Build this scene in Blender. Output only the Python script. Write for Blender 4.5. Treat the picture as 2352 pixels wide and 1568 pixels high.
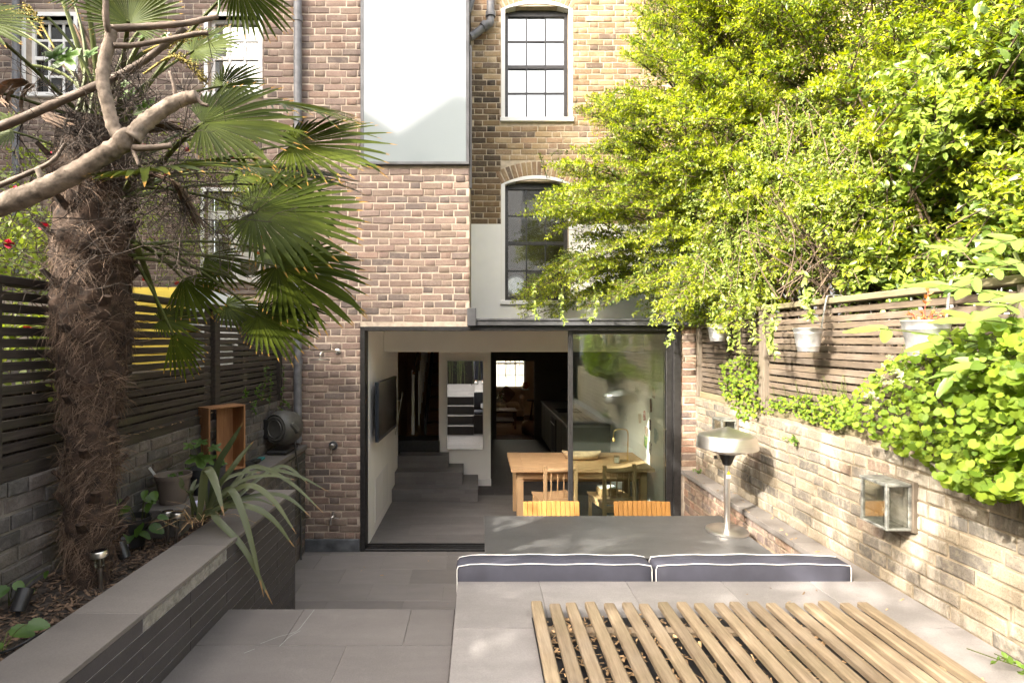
import bpy, math, random
import numpy as np
from mathutils import Vector, Matrix, Quaternion
R = math.radians
scene = bpy.context.scene
for o in list(bpy.data.objects): bpy.data.objects.remove(o)
col = scene.collection
random.seed(7); rng = np.random.default_rng(7)

# ---------------------------------------------------------------- camera
F = 1255.0; CX = 1100.0; CY = 782.0; CZ = 2.257     # focal length in picture units (2352 wide), vanishing point, eye height
cam = bpy.data.cameras.new("camera"); camo = bpy.data.objects.new("camera", cam); col.objects.link(camo)
camo.location = (0, 0, CZ); camo.rotation_euler = (R(90), 0, 0)
cam.sensor_width = 36; cam.lens = 36*F/2352; cam.shift_x = 0.0323; cam.shift_y = -0.0009
cam.clip_start = 0.05; cam.clip_end = 600
scene.camera = camo
# ---------------------------------------------------------------- sky, sun, exposure
SUN_DIR = Vector((0.69, 0.50, -0.56)).normalized()       # direction the light travels
world = bpy.data.worlds.new("World"); scene.world = world; world.use_nodes = True
wn = world.node_tree.nodes; wl = world.node_tree.links
sky = wn.new('ShaderNodeTexSky'); sky.sky_type = 'NISHITA'; sky.sun_disc = False
sky.sun_elevation = math.asin(-SUN_DIR.z)
sky.sun_rotation = math.atan2(-SUN_DIR.x, -SUN_DIR.y)
sky.air_density = 1.0; sky.dust_density = 8.0; sky.ozone_density = 0.3; sky.altitude = 0
bg = wn['Background']; bg.inputs[1].default_value = 0.15
hs = wn.new('ShaderNodeHueSaturation'); hs.inputs['Saturation'].default_value = .45
tn = wn.new('ShaderNodeMix'); tn.data_type = 'RGBA'; tn.blend_type = 'MULTIPLY'; tn.inputs[0].default_value = 1; tn.inputs[7].default_value = (1.05, 1.0, .93, 1)
wl.new(sky.outputs[0], hs.inputs['Color']); wl.new(hs.outputs[0], tn.inputs[6]); wl.new(tn.outputs[2], bg.inputs[0])       # hazy, nearly white sky
sun = bpy.data.lights.new("sun", 'SUN'); sun.energy = 2.0; sun.angle = R(0.55); sun.color = (1.0, 0.93, 0.82)
suno = bpy.data.objects.new("sun", sun); col.objects.link(suno); suno.location = (-20, -15, 20)
suno.rotation_euler = SUN_DIR.to_track_quat('-Z', 'Y').to_euler()
vs = scene.view_settings; vs.view_transform = 'Standard'; vs.look = 'None'; vs.gamma = 1; vs.use_curve_mapping = False
vs.exposure = 3.0
scene.render.engine = 'CYCLES'
cy = scene.cycles; cy.use_denoising = True; cy.max_bounces = 10; cy.diffuse_bounces = 5; cy.glossy_bounces = 5
cy.transparent_max_bounces = 16; cy.transmission_bounces = 6; cy.caustics_reflective = False; cy.caustics_refractive = False
cy.sample_clamp_indirect = 8

def P(px, py, Y):                      # a point of the place seen at picture position px, py and Y metres away
    return Vector(((px-CX)*Y/F, Y, CZ-(py-CY)*Y/F))

# ---------------------------------------------------------------- mesh helpers
WORLD_EMPTY = set()
class MB:
    def __init__(s): s.v = []; s.f = []; s.att = {}
    def add(s, vs, fs):
        b = len(s.v); s.v += [tuple(p) for p in vs]; s.f += [tuple(i+b for i in f) for f in fs]; return b
    def box(s, x0, x1, y0, y1, z0, z1, c=0.0, M=None):
        if x0 > x1: x0, x1 = x1, x0
        if y0 > y1: y0, y1 = y1, y0
        if z0 > z1: z0, z1 = z1, z0
        if c <= 0:
            v = [(x0,y0,z0),(x1,y0,z0),(x1,y1,z0),(x0,y1,z0),(x0,y0,z1),(x1,y0,z1),(x1,y1,z1),(x0,y1,z1)]
            f = [(0,3,2,1),(4,5,6,7),(0,1,5,4),(1,2,6,5),(2,3,7,6),(3,0,4,7)]
        else:
            c = min(c, (x1-x0)*.45, (y1-y0)*.45, (z1-z0)*.45)
            lo = (x0,y0,z0); hi = (x1,y1,z1); v = []; idx = {}
            for sx in (0,1):
                for sy in (0,1):
                    for sz in (0,1):
                        sg = (sx,sy,sz)
                        for ax in range(3):
                            p = [ (hi[k] if sg[k] else lo[k]) if k == ax else ((hi[k]-c) if sg[k] else (lo[k]+c)) for k in range(3)]
                            idx[(sx,sy,sz,ax)] = len(v); v.append(tuple(p))
            f = []
            def q(l, n):
                a = [Vector(v[i]) for i in l]
                if (a[1]-a[0]).cross(a[2]-a[0]).dot(n) < 0: l = l[::-1]
                f.append(tuple(l))
            for ax in range(3):
                o1, o2 = [k for k in range(3) if k != ax]
                for s_ in (0,1):
                    l = []
                    for (u,w) in ((0,0),(1,0),(1,1),(0,1)):
                        k = [0,0,0]; k[ax] = s_; k[o1] = u; k[o2] = w; l.append(idx[(*k,ax)])
                    n = Vector((0,0,0)); n[ax] = 1 if s_ else -1; q(l, n)
            for ax in range(3):
                o1, o2 = [k for k in range(3) if k != ax]
                for a in (0,1):
                    for b in (0,1):
                        k0 = [0,0,0]; k0[o1] = a; k0[o2] = b; k1 = list(k0); k1[ax] = 1
                        n = Vector((0,0,0)); n[o1] = 1 if a else -1; n[o2] = 1 if b else -1
                        q([idx[(*k0,o1)], idx[(*k1,o1)], idx[(*k1,o2)], idx[(*k0,o2)]], n)
            for sx in (0,1):
                for sy in (0,1):
                    for sz in (0,1):
                        q([idx[(sx,sy,sz,0)], idx[(sx,sy,sz,1)], idx[(sx,sy,sz,2)]], Vector((sx-.5, sy-.5, sz-.5)))
        if M is not None: v = [M @ Vector(p) for p in v]
        s.add(v, f); return s
    def tube(s, pts, rad, n=8, cap=True, flat=1.0, up=None):
        pts = [Vector(p) for p in pts]; m = len(pts)
        if not hasattr(rad, '__len__'): rad = [rad]*m
        rings = []; prev = None
        for i in range(m):
            t = (pts[min(i+1,m-1)]-pts[max(i-1,0)]).normalized()
            if prev is None:
                a = Vector(up) if up is not None else (Vector((0,0,1)) if abs(t.z) < .9 else Vector((1,0,0)))
                e1 = (a - t*a.dot(t)).normalized()
            else:
                e1 = (prev - t*prev.dot(t)).normalized()
            prev = e1; e2 = t.cross(e1)
            rings.append([pts[i] + (e1*math.cos(2*math.pi*k/n)*flat + e2*math.sin(2*math.pi*k/n))*rad[i] for k in range(n)])
        v = [p for r in rings for p in r]; f = []
        for i in range(m-1):
            for k in range(n):
                f.append((i*n+k, i*n+(k+1)%n, (i+1)*n+(k+1)%n, (i+1)*n+k))
        if cap: f.append(tuple(range(n-1,-1,-1))); f.append(tuple((m-1)*n+k for k in range(n)))
        s.add(v, f); return s
    def lathe(s, prof, n=24, c=(0,0,0), M=None, cap=True):
        v = []; f = []; m = len(prof)
        for (r, z) in prof:
            for k in range(n):
                a = 2*math.pi*k/n; v.append(Vector((r*math.cos(a), r*math.sin(a), z)))
        for i in range(m-1):
            for k in range(n):
                f.append((i*n+k, i*n+(k+1)%n, (i+1)*n+(k+1)%n, (i+1)*n+k))
        if cap:
            if prof[0][0] > 1e-4: f.append(tuple(range(n-1,-1,-1)))
            if prof[-1][0] > 1e-4: f.append(tuple((m-1)*n+k for k in range(n)))
        if M is not None: v = [M @ p for p in v]
        v = [p + Vector(c) for p in v]
        s.add(v, f); return s
    def prism(s, poly, a, b, axis='y'):           # closed polygon in the two other axes pushed from a to b
        n = len(poly)
        def mk(p, t): return {'x': (t,p[0],p[1]), 'y': (p[0],t,p[1]), 'z': (p[0],p[1],t)}[axis]
        v = [mk(p,a) for p in poly] + [mk(p,b) for p in poly]
        f = [tuple(range(n)), tuple(range(2*n-1,n-1,-1))] + [(k+n, (k+1)%n+n, (k+1)%n, k) for k in range(n)]
        s.add(v, f); return s
    def mesh(s, name, smooth=False):
        me = bpy.data.meshes.new(name); me.from_pydata(s.v, [], s.f)
        if smooth: me.polygons.foreach_set('use_smooth', [True]*len(me.polygons))
        for k, a in s.att.items():
            at = me.attributes.new(k, 'FLOAT', 'POINT'); at.data.foreach_set('value', np.asarray(a, dtype=np.float32))
        me.update(); return me
    def build(s, name, mat, parent=None, smooth=False, loc=None, auto=None):
        return link(name, s.mesh(name, smooth), mat, parent, loc, auto)
def link(name, me, mat, parent=None, loc=None, auto=None):
    o = bpy.data.objects.new(name, me)
    if mat is not None and len(me.materials) == 0: me.materials.append(mat)
    col.objects.link(o)
    if loc is not None: o.location = loc
    if parent is not None: setpar(o, parent)
    if auto:
        me.polygons.foreach_set('use_smooth', [True]*len(me.polygons)); 
        me.set_sharp_from_angle(angle=R(auto))
    return o
def setpar(o, parent):
    o.parent = parent
    if parent.name in WORLD_EMPTY: o.matrix_parent_inverse = Matrix.Translation(-Vector(parent.location))
def npmesh(name, verts, quads=None, tris=None, atts=None, smooth=False):
    me = bpy.data.meshes.new(name)
    verts = np.asarray(verts, dtype=np.float32).reshape(-1,3)
    loops = []; starts = []; tot = 0
    if quads is not None and len(quads):
        q = np.asarray(quads, dtype=np.int32); loops.append(q.ravel()); starts.append(np.arange(len(q))*4 + tot); tot += q.size
    if tris is not None and len(tris):
        t = np.asarray(tris, dtype=np.int32); loops.append(t.ravel()); starts.append(np.arange(len(t))*3 + tot); tot += t.size
    loops = np.concatenate(loops); starts = np.concatenate(starts)
    me.vertices.add(len(verts)); me.vertices.foreach_set('co', verts.ravel())
    me.loops.add(len(loops)); me.loops.foreach_set('vertex_index', loops.astype(np.int32))
    me.polygons.add(len(starts)); me.polygons.foreach_set('loop_start', starts.astype(np.int32))
    if smooth: me.polygons.foreach_set('use_smooth', np.ones(len(starts), dtype=bool))
    for k, a in (atts or {}).items():
        at = me.attributes.new(k, 'FLOAT', 'POINT'); at.data.foreach_set('value', np.asarray(a, dtype=np.float32))
    me.update(calc_edges=True); me.validate(); return me
def tag(o, label=None, cat=None, group=None, kind=None):
    if label: o['label'] = label
    if cat: o['category'] = cat
    if group: o['group'] = group
    if kind: o['kind'] = kind
    return o
def thing(name, label, cat, loc=(0,0,0), rz=0, group=None, world=False):
    e = bpy.data.objects.new(name, None); col.objects.link(e); e.location = loc; e.rotation_euler = (0,0,rz); e.empty_display_size = .1
    tag(e, label, cat, group)
    if world: WORLD_EMPTY.add(e.name)
    return e
def children(o): return [c for c in bpy.data.objects if c.parent == o]
def copy_tree(o, parent=None, kids=None):
    c = o.copy(); col.objects.link(c)
    if parent is not None: c.parent = parent
    for ch in children(o): copy_tree(ch, c)
    return c
def rot_to(zdir, xhint=(1,0,0)):                 # matrix whose z axis is zdir
    z = Vector(zdir).normalized(); x = Vector(xhint); x = (x - z*x.dot(z))
    if x.length < 1e-4: x = Vector((0,1,0)) - z*z.y
    x.normalize(); y = z.cross(x)
    return Matrix((x, y, z)).transposed().to_4x4()
def bez(p0, p1, p2, n):
    p0, p1, p2 = Vector(p0), Vector(p1), Vector(p2)
    return [p0*(1-t)**2 + p1*2*t*(1-t) + p2*t*t for t in [i/(n-1) for i in range(n)]]
def smoothline(pts, n):                          # Catmull-Rom through points
    pts = [Vector(p) for p in pts]; out = []; P_ = [pts[0]*2-pts[1]] + pts + [pts[-1]*2-pts[-2]]
    for i in range(1, len(P_)-2):
        for k in range(n):
            t = k/n; a,b,c,d = P_[i-1],P_[i],P_[i+1],P_[i+2]
            out.append(.5*((2*b)+(c-a)*t+(2*a-5*b+4*c-d)*t*t+(3*b-a-3*c+d)*t**3))
    out.append(pts[-1]); return out

# ---------------------------------------------------------------- materials
MATS = {}
class NT:
    def __init__(s, name):
        s.m = bpy.data.materials.new(name); s.m.use_nodes = True; s.n = s.m.node_tree.nodes; s.l = s.m.node_tree.links
        s.b = s.n['Principled BSDF']; s.out = s.n['Material Output']; MATS[name] = s.m
    def new(s, t, **kw):
        nd = s.n.new(t)
        for k, v in kw.items(): setattr(nd, k, v)
        return nd
    def link(s, a, b): s.l.new(a, b)
    def pos(s):
        if not hasattr(s, '_p'): s._p = s.new('ShaderNodeNewGeometry').outputs['Position']
        return s._p
    def noise(s, scale, detail=4, rough=.55, vec=None, stretch=None, dist=0):
        nd = s.new('ShaderNodeTexNoise'); nd.inputs['Scale'].default_value = scale; nd.inputs['Detail'].default_value = detail
        nd.inputs['Roughness'].default_value = rough; nd.inputs['Distortion'].default_value = dist
        v = vec if vec is not None else s.pos()
        if stretch is not None:
            mp = s.new('ShaderNodeMapping'); mp.inputs['Scale'].default_value = stretch; s.link(v, mp.inputs['Vector']); v = mp.outputs['Vector']
        s.link(v, nd.inputs['Vector']); return nd.outputs['Fac']
    def ramp(s, fac, stops, interp='LINEAR'):
        r = s.new('ShaderNodeValToRGB'); cr = r.color_ramp; cr.interpolation = interp
        while len(cr.elements) < len(stops): cr.elements.new(.5)
        for e, (p, c) in zip(cr.elements, stops):
            e.position = p; e.color = (*c, 1) if len(c) == 3 else c
        s.link(fac, r.inputs['Fac']); return r.outputs['Color']
    def mix(s, fac, a, b, mode='MIX'):
        nd = s.new('ShaderNodeMix', data_type='RGBA', blend_type=mode)
        for sock, val in ((nd.inputs['Factor'], fac), (nd.inputs['A'], a), (nd.inputs['B'], b)):
            if isinstance(val, (int, float)): sock.default_value = val
            elif isinstance(val, tuple): sock.default_value = (*val, 1) if len(val) == 3 else val
            else: s.link(val, sock)
        if isinstance(a, tuple): nd.inputs[6].default_value = (*a, 1)
        if isinstance(b, tuple): nd.inputs[7].default_value = (*b, 1)
        return nd.outputs[2]
    def mixc(s, fac, a, b, mode='MIX'):
        nd = s.new('ShaderNodeMix', data_type='RGBA', blend_type=mode)
        for i, val in ((0, fac), (6, a), (7, b)):
            if isinstance(val, (int, float)): nd.inputs[i].default_value = val
            elif isinstance(val, tuple): nd.inputs[i].default_value = (*val[:3], 1)
            else: s.link(val, nd.inputs[i])
        return nd.outputs[2]
    def math(s, op, a, b=0.0, clamp=False):
        nd = s.new('ShaderNodeMath', operation=op, use_clamp=clamp)
        for i, val in enumerate((a, b)):
            if isinstance(val, (int, float)): nd.inputs[i].default_value = val
            else: s.link(val, nd.inputs[i])
        return nd.outputs[0]
    def rand(s):                                  # random per object, plus a per-piece value where pieces are joined
        if not hasattr(s, '_r'):
            a = s.new('ShaderNodeAttribute', attribute_name='rnd').outputs['Fac']; o = s.new('ShaderNodeObjectInfo').outputs['Random']
            s._r = s.math('FRACT', s.math('ADD', s.math('MULTIPLY', a, 7.317), o))
        return s._r
    def rand2(s): return s.math('FRACT', s.math('MULTIPLY', s.rand(), 57.31))
    def attr(s, name): return s.new('ShaderNodeAttribute', attribute_name=name).outputs['Fac']
    def color(s, c):
        if isinstance(c, tuple): s.b.inputs['Base Color'].default_value = (*c[:3], 1)
        else: s.link(c, s.b.inputs['Base Color'])
    def set(s, **kw):
        for k, v in kw.items():
            k = {'rough': 'Roughness', 'metal': 'Metallic', 'spec': 'Specular IOR Level', 'sheen': 'Sheen Weight', 'coat': 'Coat Weight', 'sss': 'Subsurface Weight', 'trans': 'Transmission Weight', 'ior': 'IOR', 'alpha': 'Alpha', 'aniso': 'Anisotropic'}.get(k, k)
            if isinstance(v, (int, float)): s.b.inputs[k].default_value = v
            else: s.link(v, s.b.inputs[k])
    def bump(s, h, strength=.3, dist=.005):
        b = s.new('ShaderNodeBump'); b.inputs['Strength'].default_value = strength; b.inputs['Distance'].default_value = dist
        s.link(h, b.inputs['Height'])
        if s.b.inputs['Normal'].is_linked: s.link(s.b.inputs['Normal'].links[0].from_socket, b.inputs['Normal'])
        s.link(b.outputs['Normal'], s.b.inputs['Normal'])
def plain(name, c, rough=.6, metal=0, var=.12, scale=6, bump=.0, bscale=80, spec=.5, objvar=0.0, **kw):
    t = NT(name); n = t.noise(scale, 5)
    d = tuple(max(0, x*(1-var*2)) for x in c); l = tuple(min(1, x*(1+var*1.2)) for x in c)
    colr = t.ramp(n, [(.3, d), (.7, l)])
    if objvar:
        f = t.math('ADD', t.math('MULTIPLY', t.rand(), objvar*2), 1-objvar)
        hv = t.new('ShaderNodeHueSaturation'); t.link(f, hv.inputs['Value']); t.link(colr, hv.inputs['Color']); colr = hv.outputs[0]
    t.color(colr); t.set(rough=rough, metal=metal, spec=spec, **kw)
    if bump: t.bump(t.noise(bscale, 3), bump, .004)
    return t.m
def brickmat(name, stops, smear, smear_amt=.45, mott=.35, white=0.0, dirt=None, bumpk=.6):
    t = NT(name)
    base = t.ramp(t.rand(), stops, 'CONSTANT')
    n1 = t.noise(34, 5, .65); n2 = t.noise(9, 4); n3 = t.noise(130, 3)
    c = t.mixc(t.math('MULTIPLY', n1, mott), base, tuple(x*.35 for x in smear))
    c = t.mixc(t.ramp(n3, [(.50,(0,0,0)),(.68,(.5,.5,.5))]), c, tuple(x*.22 for x in smear))
    v = t.math('ADD', t.math('MULTIPLY', t.rand2(), .34), .82)
    hv = t.new('ShaderNodeHueSaturation'); t.link(v, hv.inputs['Value']); t.link(c, hv.inputs['Color']); c = hv.outputs[0]
    sm = t.ramp(t.math('ADD', t.math('MULTIPLY', n2, .55), t.math('MULTIPLY', n1, .5)), [(.5, (0,0,0)), (.68, (1,1,1))])
    c = t.mixc(t.math('MULTIPLY', sm, smear_amt), c, smear)
    if white:
        w = t.ramp(t.noise(2.6, 6, .7, stretch=(1,1,.45), dist=.4), [(.5, (0,0,0)), (.66, (1,1,1))]); c = t.mixc(t.math('MULTIPLY', w, white), c, (.52,.475,.40))
    if dirt:
        w = t.ramp(t.noise(1.7, 6, .7), [(.45, (0,0,0)), (.7, (1,1,1))]); c = t.mixc(t.math('MULTIPLY', w, dirt[1]), c, dirt[0])
    t.color(c); t.set(rough=.92, spec=.2); t.bump(n1, bumpk, .006); t.bump(n3, bumpk*.6, .003)
    return t.m
M = {}
M['brick_ext'] = brickmat('brown_brick', [(0,(.245,.175,.145)),(.2,(.205,.150,.130)),(.38,(.27,.20,.162)),(.5,(.235,.163,.137)),(.66,(.175,.134,.12)),(.78,(.275,.185,.148)),(.9,(.135,.108,.10)),(.96,(.26,.195,.155))], (.44,.365,.30), .22)
M['mortar_ext'] = plain('pale_mortar', (.48,.40,.325), .95, var=.14, scale=14, bump=.8, bscale=120, spec=.15)
M['brick_rear'] = brickmat('stock_brick', [(0,(.38,.265,.145)),(.25,(.31,.205,.118)),(.42,(.43,.31,.175)),(.58,(.26,.17,.11)),(.74,(.34,.215,.13)),(.86,(.18,.13,.10)),(.94,(.47,.36,.22))], (.54,.45,.33), .4)
M['brick_soot'] = brickmat('sooty_stock_brick', [(0,(.17,.115,.072)),(.3,(.09,.068,.052)),(.5,(.23,.15,.082)),(.66,(.115,.085,.064)),(.8,(.27,.185,.10)),(.92,(.05,.042,.038))], (.40,.31,.21), .25)
M['mortar_rear'] = plain('grey_mortar', (.56,.47,.36), .95, var=.14, scale=12, bump=.7, bscale=130, spec=.15)
M['brick_garden'] = brickmat('weathered_garden_brick', [(0,(.185,.158,.125)),(.25,(.135,.118,.10)),(.45,(.215,.178,.13)),(.62,(.11,.10,.088)),(.76,(.235,.195,.142)),(.93,(.18,.13,.098))], (.31,.265,.195), .5, white=.75, bumpk=.9)
M['mortar_garden'] = plain('sandy_mortar', (.25,.205,.145), .97, var=.2, scale=10, bump=.9, bscale=110, spec=.1)
M['brick_dark'] = brickmat('dark_garden_brick', [(0,(.13,.11,.10)),(.3,(.085,.078,.075)),(.55,(.16,.135,.115)),(.75,(.10,.092,.092)),(.9,(.15,.105,.085))], (.27,.25,.23), .4, dirt=((.040,.042,.030), .75), bumpk=1.0)
M['mortar_dark'] = plain('dark_mortar', (.17,.155,.135), .97, var=.25, scale=8, bump=.9, bscale=110, spec=.1)
M['brick_low'] = brickmat('low_wall_brick', [(0,(.21,.145,.115)),(.3,(.145,.11,.105)),(.5,(.27,.175,.13)),(.7,(.17,.13,.115)),(.85,(.30,.165,.12))], (.47,.37,.26), .5, bumpk=.8)
def tilemat(name, c, rough=.55, var=.1, streak=.12):
    t = NT(name)
    n1 = t.noise(3.0, 5, .6, stretch=(.6,2.2,1)); n2 = t.noise(260, 2); n3 = t.noise(11, 6, .7)
    a = t.ramp(n1, [(.3, tuple(x*(1-var) for x in c)), (.7, tuple(x*(1+var) for x in c))])
    a = t.mixc(t.math('MULTIPLY', t.ramp(n3, [(.52,(0,0,0)),(.8,(1,1,1))]), streak), a, tuple(min(1, x*1.9+.03) for x in c))
    a = t.mixc(t.ramp(t.noise(170,4,.75), [(.42,(0,0,0)),(.62,(.30,.30,.30))]), a, tuple(x*.45 for x in c))
    n4 = t.noise(1.3, 7, .72); a = t.mixc(t.math('MULTIPLY', t.ramp(n4, [(.48,(0,0,0)),(.70,(1,1,1))]), streak*1.6, True), a, tuple(x*.55 for x in c))
    a = t.mixc(t.math('MULTIPLY', t.ramp(t.noise(85,3,.7), [(.66,(0,0,0)),(.74,(1,1,1))]), streak*1.3, True), a, tuple(min(1,x*2.2) for x in c))
    v = t.math('ADD', t.math('MULTIPLY', t.rand(), .24), .88)
    hv = t.new('ShaderNodeHueSaturation'); t.link(v, hv.inputs['Value']); t.link(a, hv.inputs['Color'])
    t.color(hv.outputs[0]); t.set(rough=t.math('ADD', t.math('MULTIPLY', n3, .25), rough-.12), spec=.4)
    t.bump(n2, .12, .002); t.bump(n3, .1, .003)
    return t.m
M['tile'] = tilemat('grey_porcelain_tile', (.20,.182,.172))
M['tile_deck'] = tilemat('grey_deck_tile', (.135,.124,.119), .6, .12, .22)
M['tile_in'] = tilemat('indoor_grey_tile', (.15,.139,.136), .5, .18)
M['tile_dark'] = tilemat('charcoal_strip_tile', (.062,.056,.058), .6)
M['tile_pale'] = tilemat('pale_grey_tile', (.205,.192,.186), .6, .12, .22)
M['cap'] = tilemat('coping_tile', (.155,.14,.128), .6)
M['joint'] = plain('tile_joint', (.19,.17,.155), .95, var=.25, scale=30)
M['grout_white'] = plain('pale_grout', (.46,.45,.45), .95, var=.3, scale=14)
def woodmat(name, c1, c2, axis='y', rough=.7, green=0.0, grain=1.0, wear=0.0, bump=.4, objv=.17):
    t = NT(name); st = {'x': (2,26,26), 'y': (26,2,26), 'z': (26,26,2)}[axis]
    oi = t.new('ShaderNodeObjectInfo').outputs['Random']
    off = t.new('ShaderNodeVectorMath', operation='ADD'); cmb = t.new('ShaderNodeCombineXYZ')
    for i in range(3): t.link(t.math('MULTIPLY', oi, 7.0+i*3), cmb.inputs[i])
    t.link(t.pos(), off.inputs[0]); t.link(cmb.outputs[0], off.inputs[1]); v = off.outputs[0]
    n1 = t.noise(1.6*grain, 6, .6, vec=v, stretch=st, dist=.5); n2 = t.noise(6*grain, 4, .6, vec=v, stretch=st); n3 = t.noise(3.2, 4, vec=v)
    a = t.ramp(t.math('ADD', t.math('MULTIPLY', n1, .65), t.math('MULTIPLY', n2, .35)), [(.36, c2), (.62, c1)])
    vv = t.math('ADD', t.math('MULTIPLY', oi, objv*2), 1-objv)
    hv = t.new('ShaderNodeHueSaturation'); t.link(vv, hv.inputs['Value']); t.link(a, hv.inputs['Color']); a = hv.outputs[0]
    if green: a = t.mixc(t.math('MULTIPLY', t.ramp(n3, [(.48,(0,0,0)),(.72,(1,1,1))]), green), a, (.11,.115,.045))
    if wear: a = t.mixc(t.math('MULTIPLY', t.ramp(n3, [(.3,(1,1,1)),(.5,(0,0,0))]), wear), a, (.30,.27,.23))
    t.color(a); t.set(rough=rough, spec=.3); t.bump(n2, bump, .003); return t.m
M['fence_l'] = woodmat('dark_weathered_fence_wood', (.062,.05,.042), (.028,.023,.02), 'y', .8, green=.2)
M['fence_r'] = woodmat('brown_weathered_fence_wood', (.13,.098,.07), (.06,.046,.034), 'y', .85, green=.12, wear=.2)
M['post_r'] = woodmat('grey_brown_post_wood', (.17,.14,.108), (.085,.068,.052), 'z', .85, green=.15)
M['cap_r'] = woodmat('mossy_rail_wood', (.22,.185,.11), (.12,.10,.062), 'y', .85, green=.35)
M['slat'] = woodmat('weathered_softwood', (.235,.182,.12), (.145,.106,.068), 'y', .8, green=.16, wear=.15, bump=.7)
M['crate'] = woodmat('oiled_crate_wood', (.33,.165,.075), (.21,.10,.045), 'z', .6)
M['oak'] = woodmat('pale_oak', (.52,.34,.185), (.42,.26,.135), 'x', .55, grain=.7, bump=.1, objv=.06)
M['oak_z'] = woodmat('pale_oak_upright', (.50,.33,.18), (.41,.255,.13), 'z', .55, grain=.7, bump=.1, objv=.06)
M['teak'] = woodmat('orange_teak', (.46,.235,.07), (.37,.175,.045), 'z', .5, grain=.8, bump=.15, objv=.06)
M['stairwood'] = woodmat('brown_stair_wood', (.16,.07,.03), (.09,.04,.02), 'x', .6)
M['white'] = plain('white_paint', (.90,.885,.85), .6, var=.02, scale=3)
M['offwhite'] = plain('white_sash_paint', (.82,.81,.79), .45, var=.02, scale=3)
M['render'] = plain('white_render', (.86,.85,.83), .8, var=.03, scale=2.5, bump=.12, bscale=60)
M['black'] = plain('black_frame_paint', (.022,.021,.021), .42, var=.25, scale=30)
M['sash_black'] = plain('dark_sash_paint', (.035,.034,.036), .45, var=.2, scale=30)
M['zinc'] = plain('grey_zinc', (.085,.087,.093), .5, .35, var=.2, scale=5)
M['plinth'] = plain('slate_plinth', (.10,.105,.115), .55, var=.3, scale=7)
M['pipe'] = plain('grey_pipe_paint', (.16,.16,.17), .5, var=.18, scale=12)
M['steel'] = plain('brushed_steel', (.62,.60,.57), .3, 1, var=.05, scale=40)
def brushed(name, c, rough=.3, circular=True):
    t = NT(name); tc = t.new('ShaderNodeTexCoord').outputs['Object']
    n = t.noise(8, 3, .6, vec=tc, stretch=(1,1,60))
    t.color(t.ramp(n, [(.3, tuple(x*.86 for x in c)), (.7, c)])); t.set(metal=1, rough=t.math('ADD', t.math('MULTIPLY', n, .2), rough-.08)); return t.m
M['alu'] = brushed('brushed_aluminium', (.78,.755,.72), .34)
M['blackplastic'] = plain('black_plastic', (.018,.018,.019), .4, var=.2, scale=30)
M['reel'] = plain('dark_green_grey_plastic', (.07,.068,.06), .5, var=.15, scale=20)
M['galv'] = plain('galvanised_zinc', (.50,.50,.50), .42, .75, var=.2, scale=18)
M['lantern'] = plain('weathered_bronze', (.23,.235,.215), .55, .5, var=.35, scale=25, bump=.2)
M['brass'] = plain('brass', (.75,.52,.22), .3, 1, var=.05)
M['navy'] = plain('navy_outdoor_fabric', (.046,.047,.066), .75, var=.12, scale=5, bump=.25, bscale=700)
M['piping'] = plain('white_piping', (.8,.78,.75), .7, var=.03)
M['table'] = tilemat('charcoal_table_top', (.105,.104,.102), .42, .14, .35)
M['soil'] = plain('dark_soil', (.045,.033,.025), .95, var=.5, scale=40, bump=1.0, bscale=60)
M['mulch'] = plain('bark_mulch', (.115,.072,.045), .9, var=.3, scale=40, objvar=.7)
M['litter'] = plain('dry_leaf_litter', (.34,.22,.11), .8, var=.25, scale=60, objvar=.6)
M['ground'] = plain('garden_ground', (.10,.085,.06), .95, var=.3, scale=2, bump=.5, bscale=10)
M['paving'] = plain('neighbour_paving', (.30,.27,.23), .9, var=.2, scale=3)
M['pot_brown'] = plain('taupe_plastic_pot', (.145,.115,.095), .6, var=.08)
M['pot_dark'] = plain('dark_grey_pot', (.045,.047,.055), .55, var=.1)
M['bulb'] = plain('frosted_lavender_bulb', (.60,.58,.80), .35, var=.03, sss=.0)
M['yellow'] = plain('yellow_paint', (.60,.45,.06), .6, var=.05)
M['bluegrey'] = plain('grey_roof_felt', (.30,.32,.31), .9, var=.1, scale=50)
M['label'] = plain('white_plastic_label', (.8,.8,.78), .5, var=.02)
M['hose'] = plain('grey_hose', (.06,.06,.055), .5, var=.1)
M['peach'] = plain('warm_white_wall', (.62,.47,.34), .8, var=.03)
M['olive_wall'] = plain('dark_taupe_wall', (.16,.14,.115), .8, var=.04)
M['cabinet'] = plain('grey_green_cabinet', (.27,.265,.225), .5, var=.04)
M['worktop'] = plain('pale_worktop', (.42,.41,.37), .3, var=.05, scale=20)
M['sofa'] = plain('beige_sofa_fabric', (.48,.36,.26), .9, var=.06, bump=.2, bscale=300)
M['brownleather'] = plain('brown_leather', (.16,.085,.045), .55, var=.15)
M['walnut'] = woodmat('walnut', (.12,.055,.03), (.07,.033,.02), 'x', .8)
M['jute'] = plain('jute_rug', (.33,.22,.13), .95, var=.12, scale=90)
M['terracotta'] = plain('orange_glazed_jug', (.55,.20,.05), .25, var=.15)
M['carved'] = plain('carved_pale_wood', (.48,.36,.22), .6, var=.1, scale=20)
M['screen'] = plain('dark_screen', (.006,.006,.007), .18, var=.1)
M['tvframe'] = plain('blue_black_bezel', (.022,.028,.04), .4, var=.1)
M['wicker'] = plain('wicker', (.36,.23,.11), .8, var=.3, scale=120)
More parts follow.
